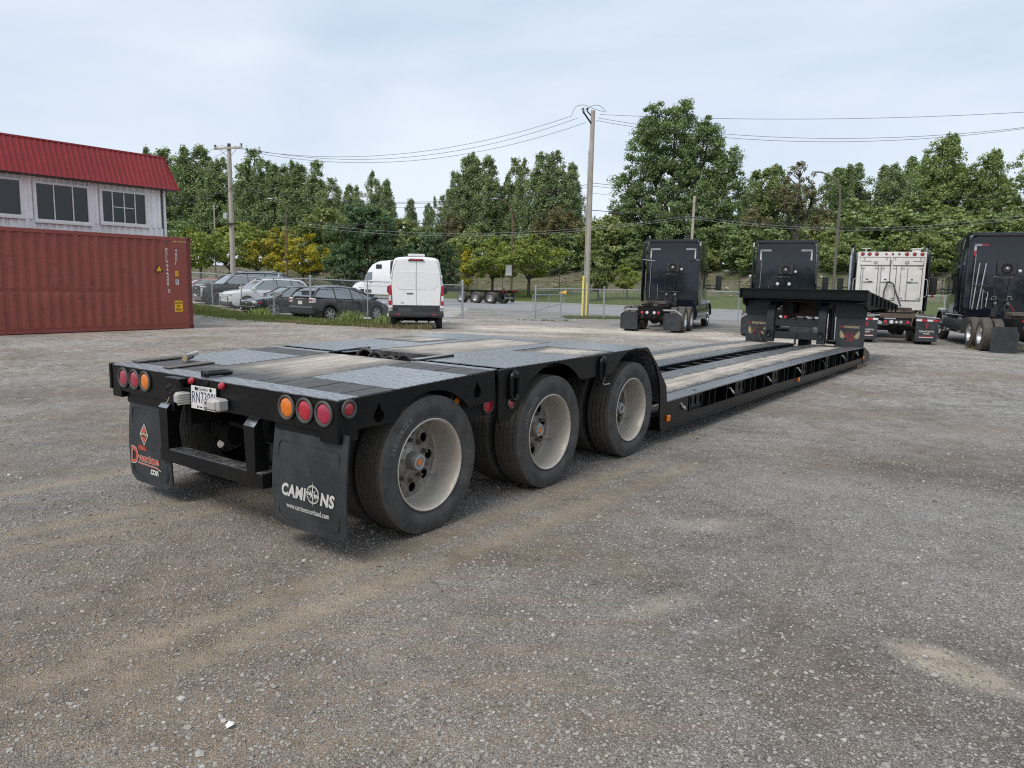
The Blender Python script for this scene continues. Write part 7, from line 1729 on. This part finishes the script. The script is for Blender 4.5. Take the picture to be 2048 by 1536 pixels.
    for s in (-1, 1):
        a0, a1 = sorted((s * (hw - .18), s * (hw - .62)))
        if tape == 'white': rt(a0, a1, H - .45, H - .39, wt); b0, b1 = sorted((s * (hw - .18), s * (hw - .24))); rt(b0, b1, H - .82, H - .45, wt)
        else:
            m_ = s * (hw - .40); q0, q1 = sorted((s * (hw - .18), m_)); rt(q0, q1, H - .45, H - .39, wt); q0, q1 = sorted((m_, s * (hw - .62))); rt(q0, q1, H - .45, H - .39, rd)
            b0, b1 = sorted((s * (hw - .18), s * (hw - .25))); rt(b0, b1, H - .62, H - .45, wt); rt(b0, b1, H - .80, H - .62, rd)
    fan = MB().bbox(sl0 - .07, sl0, -.33, .27, H - 1.42, H - 1.02, .02); fo = part('condenser_box', fan, M['plastic'], t)
    part('fan_ring', MB().lathe([(.17, 0), (.17, -.02), (.13, -.02), (.13, 0)], 22, 'x', (sl0 - .07, -.03, H - 1.22)), M['black_matte'], fo); part('fan_hub', MB().lathe([(.05, 0), (.045, -.04), (.001, -.05)], 14, 'x', (sl0 - .07, -.03, H - 1.22)), M['alu'], fo)
    part('work_light', MB().lathe([(.055, 0), (.05, -.05), (.001, -.06)], 12, 'x', (sl0 - .03, -.42, H - 1.30)), M['white_lens'], t)
    def bar(pts, r=.018, m='chrome', nm='grab_bar'): part(nm, MB().tube([(sl0 - x, y, z) for x, y, z in pts], r, 6), M[m], t)
    bar([(.0, .32, H - 1.50), (.07, .30, H - 1.52), (.07, -.22, H - 1.52), (0, -.24, H - 1.50)]); bar([(0, .50, H - 2.28), (.08, .46, H - 2.30), (.08, -.30, H - 2.30), (0, -.34, H - 2.28)])
    bar([(.03, .24, H - 1.55), (.05, .30, H - 2.1), (.1, .25, 1.5), (.3, .2, 1.25)], .014, 'wire', 'air_hose'); bar([(.03, -.16, H - 1.55), (.05, -.12, H - 2.1), (.1, -.1, 1.5), (.35, 0, 1.25)], .014, 'wire', 'air_hose')
    bar([(.05, .62, 1.28), (.07, .62, 1.95)], .014); bar([(.06, .98, 1.3), (.08, .95, H - .75)], .02, 'alu', 'antenna_pole')
    for y in (.22, -.18): part('glad_hand', MB().lathe([(.055, 0), (.05, -.03), (.001, -.035)], 12, 'x', (sl0 - .01, y, H - 2.42)), M['alu'], t); part('mount_plate', MB().bbox(sl0 - .03, sl0, y - .09, y + .09, H - 2.95, H - 2.60, .01), M['plastic'], t)
    bar([(.1, -.1, 1.55), (.3, -.2, 1.45), (.35, -.30, 1.25), (.25, -.22, 1.1), (.2, 0, 1.2)], .018, 'wire', 'air_hose')
    return t
GRP = 'road tractors parked in the yard'
T1 = vthing_xy('road_tractor', 'black sleeper tractor standing alone with two square mud flaps, leftmost of the black trucks', 5.85, 30.3, 24, 'truck', GRP); tractor(T1, M['black_gloss'], 2.58, 3.92)
for s in (-1, 1): part('fairing_bar', MB().tube([(2.50, s * 1.22, 3.02), (2.90, s * .78, 2.97)], .018, 6), M['chrome'], T1)
T2 = vthing_xy('road_tractor', 'black sleeper tractor directly behind the gooseneck of the trailer', 10.2, 28.4, 23.5, 'truck', GRP); tractor(T2, M['black_gloss'], 2.62, 3.86)
for y in (.26, -.20): part('round_gauge', MB().lathe([(.07, 0), (.065, -.03), (.001, -.035)], 14, 'x', (2.93, y, 2.05)), M['white_lens'], T2)
for s in (-1, 1): part('side_lamp', MB().lathe([(.001, -.07), (.07, 0), (.001, .07)], 12, 'x', (3.2, s * 1.40, 2.35)), M['white_lens'], T2)
T4 = vthing_xy('road_tractor', 'black tractor at the right edge with red and white reflective tape', 16.05, 22.95, 18.8, 'truck', GRP); tractor(T4, M['black_gloss'], 2.56, 3.90, sl0=2.75, blocks=True, flap=False, tape='redwhite')
f_ = MB().plate([(a, b) for a, b in rrect(.42, 1.16, .03, .82, .02, 2)], [], -.95, -.935, axis='x'); f_ = part('mud_flap', f_, M['flap'], T4)
ch = MB()
for k in range(7):
    for s in (-1, 1): ch.add([(-.953, .79, .18 + k * .09), (-.953, .79 + s * .30, .05 + k * .09), (-.953, .79 + s * .30, .065 + k * .09), (-.953, .79, .195 + k * .09)], [(0, 1, 2, 3)])
o_ = part('chevron_tread', ch, M['plastic'], f_); o_['kind'] = 'stuff'
part('reflective_tape', MB().bbox(-1.0, -.985, -.1, .40, .98, 1.03, .002), M['red_lens'], T4); part('reflective_tape', MB().bbox(-1.003, -.99, .16, .26, .98, 1.03, .002), M['plate_white'], T4)
for k, (ya, yb_) in enumerate(((.78, .88), (.62, .68))): part('long_pole', MB().tube([(2.72, ya + .12, 1.25), (2.72, yb_ - .08, 2.85)], .026, 8), M['alu'], T4)
part('pole_bracket', MB().bbox(2.66, 2.74, .42, .96, 2.05, 2.09, .004), M['plastic'], T4); part('grab_bar', MB().tube([(2.72, .50, 1.3), (2.66, .50, 1.35), (2.66, .47, 1.85), (2.72, .58, 1.88)], .014, 6), M['chrome'], T4)
for y in (.26, -.20): part('hose_ring', MB().tube([(2.73, y + .07 * math.cos(a), 1.66 + .07 * math.sin(a)) for a in [2 * PI * k / 14 for k in range(15)]], .010, 5), M['galv'], T4)
part('suspension_arm', MB().tube([(-.8, .3, .5), (.2, .6, .42)], .04, 8), M['black_matte'], T4)
part('mirror_lamp', MB().lathe([(.055, 0), (.05, -.02), (.001, -.03)], 12, 'x', (5.99, 1.54, 1.66)), M['red_lens'], T4)
part('red_handle', MB().tube([(2.5, -.18, 1.42), (2.4, -.30, 1.22)], .016, 6), M['red_lens'], T4)

# white sleeper-box truck with twin stacks
T3 = vthing_xy('sleeper_truck', 'white truck with cabinet-door sleeper box, red lamps and twin exhaust stacks', 13.7, 26.4, 20, 'truck')
fr = MB()
for s in (-1, 1): fr.box(-.6, 7.6, s * .43 - .04, s * .43 + .04, .78, 1.04)
fr.tube([(0, -1.0, HT_R), (0, 1.0, HT_R)], .08, 10); fr.tube([(1.32, -1., HT_R), (1.32, 1., HT_R)], .08, 10); fr.lathe([(.001, -.28), (.2, -.1), (.2, .1), (.001, .28)], 14, 'x', (0, 0, HT_R)); part('frame', fr, M['black_matte'], T3)
for x in (0, 1.32):
    for s in (-1, 1): twheel(T3, x, s * 1.09, s, True)
for s in (-1, 1): twheel(T3, 5.9, s * 1.02, s, False, True)
rusty = simple('greasy_brown_steel', (.10, .075, .06), .6, .3, .3, 8)
part('tail_crossbar', MB().bbox(-.66, -.55, -.56, .56, .90, 1.06, .01), rusty, T3); part('fifth_wheel', MB().plate([(-.35, .48), (-.52, .22), (-.05, 0), (-.52, -.22), (-.35, -.48), (.25, -.52), (.68, 0), (.25, .52)], [], 1.17, 1.26, axis='z'), rusty, T3)
q = MB(); q.box(-.45, .6, -.5, .5, 1.04, 1.16); q.tube([(-.45, -.55, 1.12), (-.45, .55, 1.12)], .05, 8); part('slider_frame', q, rusty, T3)
for y, mt, r_ in ((.36, 'red_lens', .065), (.16, 'white_lens', .07), (.0, 'white_lens', .045), (-.14, 'galv', .06), (-.36, 'red_lens', .06)): part('tail_light', MB().lathe([(r_, 0), (r_ * .9, -.02), (.001, -.025)], 14, 'x', (-.60, y, .76)), M[mt], T3)
part('lamp_panel', MB().box(-.59, -.57, -.46, .46, .68, .86), M['plastic'], T3)
for s in (-1, 1):
    y0, y1 = (.60, 1.28) if s > 0 else (-1.28, -.60)
    fo = part('mud_flap', MB().plate(rrect(y0, y1, .12, .90, .06, 3), [], -.70, -.685, axis='x'), M['flap'], T3)
    part('flap_hanger', MB().tube([(-.70, s * .55, 1.0), (-.70, s * 1.30, .925)], .022, 6), M['chrome'], T3)
    for k in range(4): a = y0 + (y1 - y0) * k / 4; part('reflective_tape', MB().box(-.708, -.702, a, a + (y1 - y0) / 4 - .002, .82, .885), M['red_lens' if (k % 2 == (0 if s < 0 else 1)) else 'plate_white'], fo)
    yc = (y0 + y1) / 2
    w = MB(); put_text(w, 'KENWORTH', .085, lambda u, v: (-.7045, yc + .22 - u, .44 + v), width=.44, bold=.002); part('flap_lettering', w, M['print_white'], fo)
    w = MB(); w.lathe([(.05, 0), (.05, -.003), (.001, -.003)], 12, 'x', (-.7035, yc, .70)); w.box(-.7065, -.703, yc - .022, yc + .022, .58, .69); part('emblem', w, M['print_darkred'], fo)
    for (z_, hw_, m_) in ((.375, .10, 'print_white'), (.29, .22, 'print_darkred'), (.25, .22, 'print_white')): part('print_line', MB().box(-.7055, -.703, yc - hw_, yc + hw_, z_, z_ + .028), M[m_], fo)
X0, HW, Z0, Z1 = 2.05, 1.18, 1.12, 3.32
bx = MB().bbox(X0, X0 + .75, -HW, HW, Z0, Z1, .015); part('sleeper_box', bx, M['white_dirty'], T3)
part('header_strip', MB().bbox(X0 - .012, X0 - .001, -HW + .01, HW - .01, Z1 - .20, Z1 - .005, .003), M['white_dirty'], T3)
for y in (1.02, .78, .53, -.50, -.76, -1.02): lamp('tail_light', (X0 - .013, y, Z1 - .085), .052, .072, M['red_lens'], 'x', parent=T3)
for y in (.20, -.02, -.24): lamp('marker_light', (X0 - .013, y, Z1 - .085), .026, .040, M['red_lens'], 'x', parent=T3)
def door(y0, y1, z0, z1, nm='locker_door'):
    d = part(nm, MB().bbox(X0 - .022, X0 - .001, y0, y1, z0, z1, .006), M['white_dirty'], T3)
    g = MB(); o = .012; pts = [(X0 - .020, y0 - o, z0 - o), (X0 - .020, y1 + o, z0 - o), (X0 - .020, y1 + o, z1 + o), (X0 - .020, y0 - o, z1 + o), (X0 - .020, y0 - o, z0 - o)]; g.tube(pts, .008, 4); part('door_seal', g, M['gasket'], d)
    return d
d1 = door(.06, 1.08, Z1 - .50, Z1 - .22); d2 = door(-1.08, -.06, Z1 - .50, Z1 - .22)
for d, y in ((d1, .55), (d2, -.52)):
    g = MB(); g.lathe([(.075, 0), (.07, -.02), (.05, -.025), (.045, -.012), (.001, -.010)], 16, 'x', (X0 - .022, y, Z1 - .385)); part('paddle_latch', g, M['alu'], d)
for d, y0, y1 in ((d1, .70, 1.05), (d2, -1.05, -.72)):
    for k in range(5): part('vent_slot', MB().box(X0 - .026, X0 - .0225, y0 + k * (y1 - y0) / 5, y0 + (k + .7) * (y1 - y0) / 5, Z1 - .375, Z1 - .345), M['gasket'], d)
for d, ys in ((d1, (.95, .17)), (d2, (-.12, -.98))):
    for y in ys: part('hinge', MB().bbox(X0 - .034, X0 - .022, y - .025, y + .025, Z1 - .31, Z1 - .22, .003), M['galv'], d)
for (y0, y1, hy, hs) in ((.45, 1.02, .80, 1), (-.18, .33, .17, 1), (-1.06, -.36, -.74, -1)):
    d = door(y0, y1, 1.50, Z1 - .56); zh = 2.18
    part('latch_bar', MB().bbox(X0 - .05, X0 - .03, hy - .22, hy + .16, zh - .008, zh + .012, .003), M['alu'], d)
    part('latch_handle', MB().bbox(X0 - .062, X0 - .03, hy - hs * .10 - .07, hy - hs * .10 + .07, zh - .006, zh + .026, .004), M['plastic'], d); part('latch_hub', MB().lathe([(.035, 0), (.03, -.03), (.001, -.034)], 12, 'x', (X0 - .022, hy + .03, zh)), M['alu'], d); part('padlock', MB().bbox(X0 - .04, X0 - .022, hy - .04, hy + .04, zh + .08, zh + .12, .006), M['gasket'], d)
    for zz in (1.58, Z1 - .62):
        part('hinge', MB().bbox(X0 - .04, X0 - .022, y0 + .01, y0 + .11, zz - .02, zz + .02, .004), M['galv'], d); part('hinge', MB().bbox(X0 - .04, X0 - .022, y1 - .11, y1 - .01, zz - .02, zz + .02, .004), M['galv'], d)
    part('lock_rod', MB().tube([(X0 - .035, hy + .17, 1.50), (X0 - .035, hy + .17, Z1 - .60)], .014, 6), M['galv'], d)
part('black_cable', MB().tube([(X0 - .04, .02, Z1 - .30), (X0 - .05, .03, 2.6), (X0 - .04, .02, 2.2)], .012, 5), M['wire'], T3)
part('air_hose', MB().tube([(X0 - .5, .22, 1.30), (X0 - .35, .22, 1.8), (X0 - .15, .10, 2.15), (X0 - .12, 0, 2.18), (X0 - .2, -.10, 2.1), (X0 - .45, -.25, 1.6), (X0 - .7, -.35, 1.28)], .030, 8), M['wire'], T3)
for s in (-1, 1): part('grab_bar', MB().tube([(X0 + .02, s * HW, 2.32), (X0, s * (HW + .10), 2.26), (X0, s * (HW + .10), 1.70), (X0 + .02, s * HW, 1.62)], .018, 6), M['alu'], T3)
cbk = MB(); cbk.bbox(X0 + .75, X0 + 3.2, -1.22, 1.22, 1.0, 3.02, .10); cbk.bbox(X0 + 3.2, X0 + 5.2, -.75, .75, .9, 1.95, .12); part('cab', cbk, M['black_gloss'], T3)
for s in (-1, 1):
    part('side_extender', MB().bbox(X0 + .10, X0 + 1.0, *sorted((s * 1.26, s * 1.34)), 1.1, Z1 - .04, .02), M['black_gloss'], T3)
    st = MB(); st.tube([(X0 + .95, s * 1.32, .9), (X0 + .95, s * 1.32, Z1 - .1)], .085, 14); st.tube([(X0 + .95, s * 1.32, Z1 - .1), (X0 + .95, s * 1.32, Z1 + .12), (X0 + .88, s * 1.32, Z1 + .26)], .062, 14); sto = part('exhaust_stack', st, M['chrome'], T3)
    part('stack_tip', MB().tube([(X0 + .88, s * 1.32, Z1 + .22), (X0 + .84, s * 1.32, Z1 + .30)], .068, 14), M['black_matte'], sto)
    part('mirror', MB().bbox(X0 + 2.5, X0 + 2.6, *sorted((s * 1.45, s * 1.68)), 1.8, 2.35, .02), M['plastic'], T3); part('mirror_arm', MB().tube([(X0 + 2.5, s * 1.2, 1.95), (X0 + 2.55, s * 1.5, 1.95)], .02, 6), M['plastic'], T3)
rv = MB(); rv.bbox(X0 + .15, X0 + .45, -.98, -.72, Z1, Z1 + .10, .02); rv.bbox(X0 + .10, X0 + .5, -1.02, -.68, Z1 + .10, Z1 + .135, .01); part('roof_vent', rv, M['white_dirty'], T3)
rv = MB(); rv.tube([(X0 + .3, .88, Z1), (X0 + .3, .88, Z1 + .13)], .03, 8); rv.bbox(X0 + .15, X0 + .45, .74, 1.02, Z1 + .13, Z1 + .15, .005); part('roof_vent', rv, M['white_dirty'], T3)

# white highway tractor on the street pulling an empty container chassis
sx_, sy_ = on_line(727, 51.2); hd_ = math.degrees(math.atan2(-.80, .60)) 
RT = vthing_xy('highway_truck', 'white streamlined semi tractor driving left on the street', sx_ + .80 * 1.0, sy_ - .60 * 1.0, hd_, 'truck', z=-.19)
# local x forward: steer axle at x=1; cab side profile extruded and rounded
def ringt(x, w, z0, z1): 
    half = [(w * .96, z0), (w, z0 + .2), (w, z1 * .62), (w * .97, z1 - .25), (w * .90, z1 - .09), (w * .7, z1), (0, z1 + .02)]
    return [(x, -a, b) for a, b in half] + [(x, a, b) for a, b in reversed(half[:-1])]
b = MB().loft([ringt(-4.4, 1.22, .50, 3.95), ringt(-4.0, 1.25, .45, 3.98), ringt(-2.6, 1.25, .45, 3.92), ringt(-1.7, 1.24, .45, 3.62), ringt(-1.1, 1.2, .45, 3.15), ringt(-.55, 1.15, .50, 2.55), ringt(-.35, 1.12, .55, 1.95)], smooth=True); part('cab', b, M['white_paint'], RT)
b = MB().loft([ringt(-.4, 1.12, .95, 1.93), ringt(.6, 1.05, .95, 1.78), ringt(1.4, .98, .90, 1.55), ringt(1.95, .85, .55, 1.2)], smooth=True); part('bonnet', b, M['white_paint'], RT)
part('bumper', MB().bbox(1.4, 2.15, -1.15, 1.15, .35, .75, .08), M['white_paint'], RT)
for s in (-1, 1):
    part('door_window', MB().plate([(-1.75, 1.98), (-.62, 1.92), (-.98, 2.72), (-1.75, 2.75)], [], *sorted((s * 1.18, s * 1.262))), M['glass_car'], RT)
    part('sleeper_window', MB().plate(rrect(-3.2, -2.35, 3.1, 3.55, .08, 3), [], *sorted((s * 1.15, s * 1.262))), M['glass_dark'], RT)
    w = MB(); secs = []
    for k in range(9):
        a = PI * k / 8; secs.append([(1.0 + .64 * math.cos(a), s * 1.22, .52 + .66 * math.sin(a)), (1.0 + .64 * math.cos(a), s * .85, .52 + .66 * math.sin(a)), (1.0 + .54 * math.cos(a), s * .85, .52 + .56 * math.sin(a)), (1.0 + .54 * math.cos(a), s * 1.22, .52 + .56 * math.sin(a))])
    w.loft(secs, smooth=False); part('fender', w, M['white_paint'], RT)
    wl = twheel(RT, 1.0, s * 1.03, s, False, True)
    part('mirror', MB().bbox(-.45, -.30, *sorted((s * 1.30, s * 1.5)), 1.9, 2.65, .03), M['plastic'], RT); part('mirror_arm', MB().tube([(-.6, s * 1.1, 2.3), (-.4, s * 1.4, 2.3)], .02, 6), M['plastic'], RT)
    part('side_line', MB().box(-4.35, -.55, *sorted((s * 1.245, s * 1.258)), 1.30, 1.325), M['gasket'], RT); part('step_grille', MB().box(-1.6, -.7, *sorted((s * 1.24, s * 1.262)), .62, .95), M['gasket'], RT)
    for x in (-5.2, -6.5): twheel(RT, x, s * 1.08, s, True)
    part('door_handle', MB().box(-1.7, -1.45, *sorted((s * 1.25, s * 1.27)), 1.62, 1.68), M['plastic'], RT)
part('rear_shade', MB().bbox(-4.75, -4.42, -1.2, 1.2, .9, 3.9, .05), M['plastic'], RT); q = MB(); q.box(-7.2, 1.5, -.5, .5, .55, .95); part('frame', q, M['black_matte'], RT)
CH = vthing_xy('container_chassis', 'empty black container chassis with three axles behind the white semi', *on_line(1018, 51.0), hd_, 'trailer', z=-.19)
q = MB()
for s in (-1, 1): q.box(.0, 12.6, s * .5 - .06, s * .5 + .06, .98, 1.20)
part('frame', q, M['black_matte'], CH); part('end_beam', MB().bbox(-.1, .12, -1.2, 1.2, .98, 1.22, .01), M['black'], CH)
for x in (1.25, 3.0, 4.75):
    for s in (-1, 1): twheel(CH, x, s * 1.02, s, True)
    part('axle', MB().tube([(x, -1, HT_R), (x, 1, HT_R)], .08, 8), M['black_matte'], CH)
for s in (-1, 1): part('mud_flap', MB().box(.28, .30, *sorted((s * .68, s * 1.25)), .12, .90), M['flap'], CH); part('tail_light', MB().box(-.12, -.10, *sorted((s * .85, s * 1.1)), 1.03, 1.14), M['red_lens'], CH); part('reflective_tape', MB().box(-.115, -.10, *sorted((s * .3, s * .75)), 1.12, 1.2), M['red_lens'], CH)
part('impact_guard', MB().bbox(-.08, .0, -.6, .6, .48, .58, .01), M['galv'], CH); part('guard_leg', MB().bbox(-.06, .0, -.48, -.42, .5, 1.0, .005), M['black'], CH); part('guard_leg', MB().bbox(-.06, .0, .42, .48, .5, 1.0, .005), M['black'], CH)
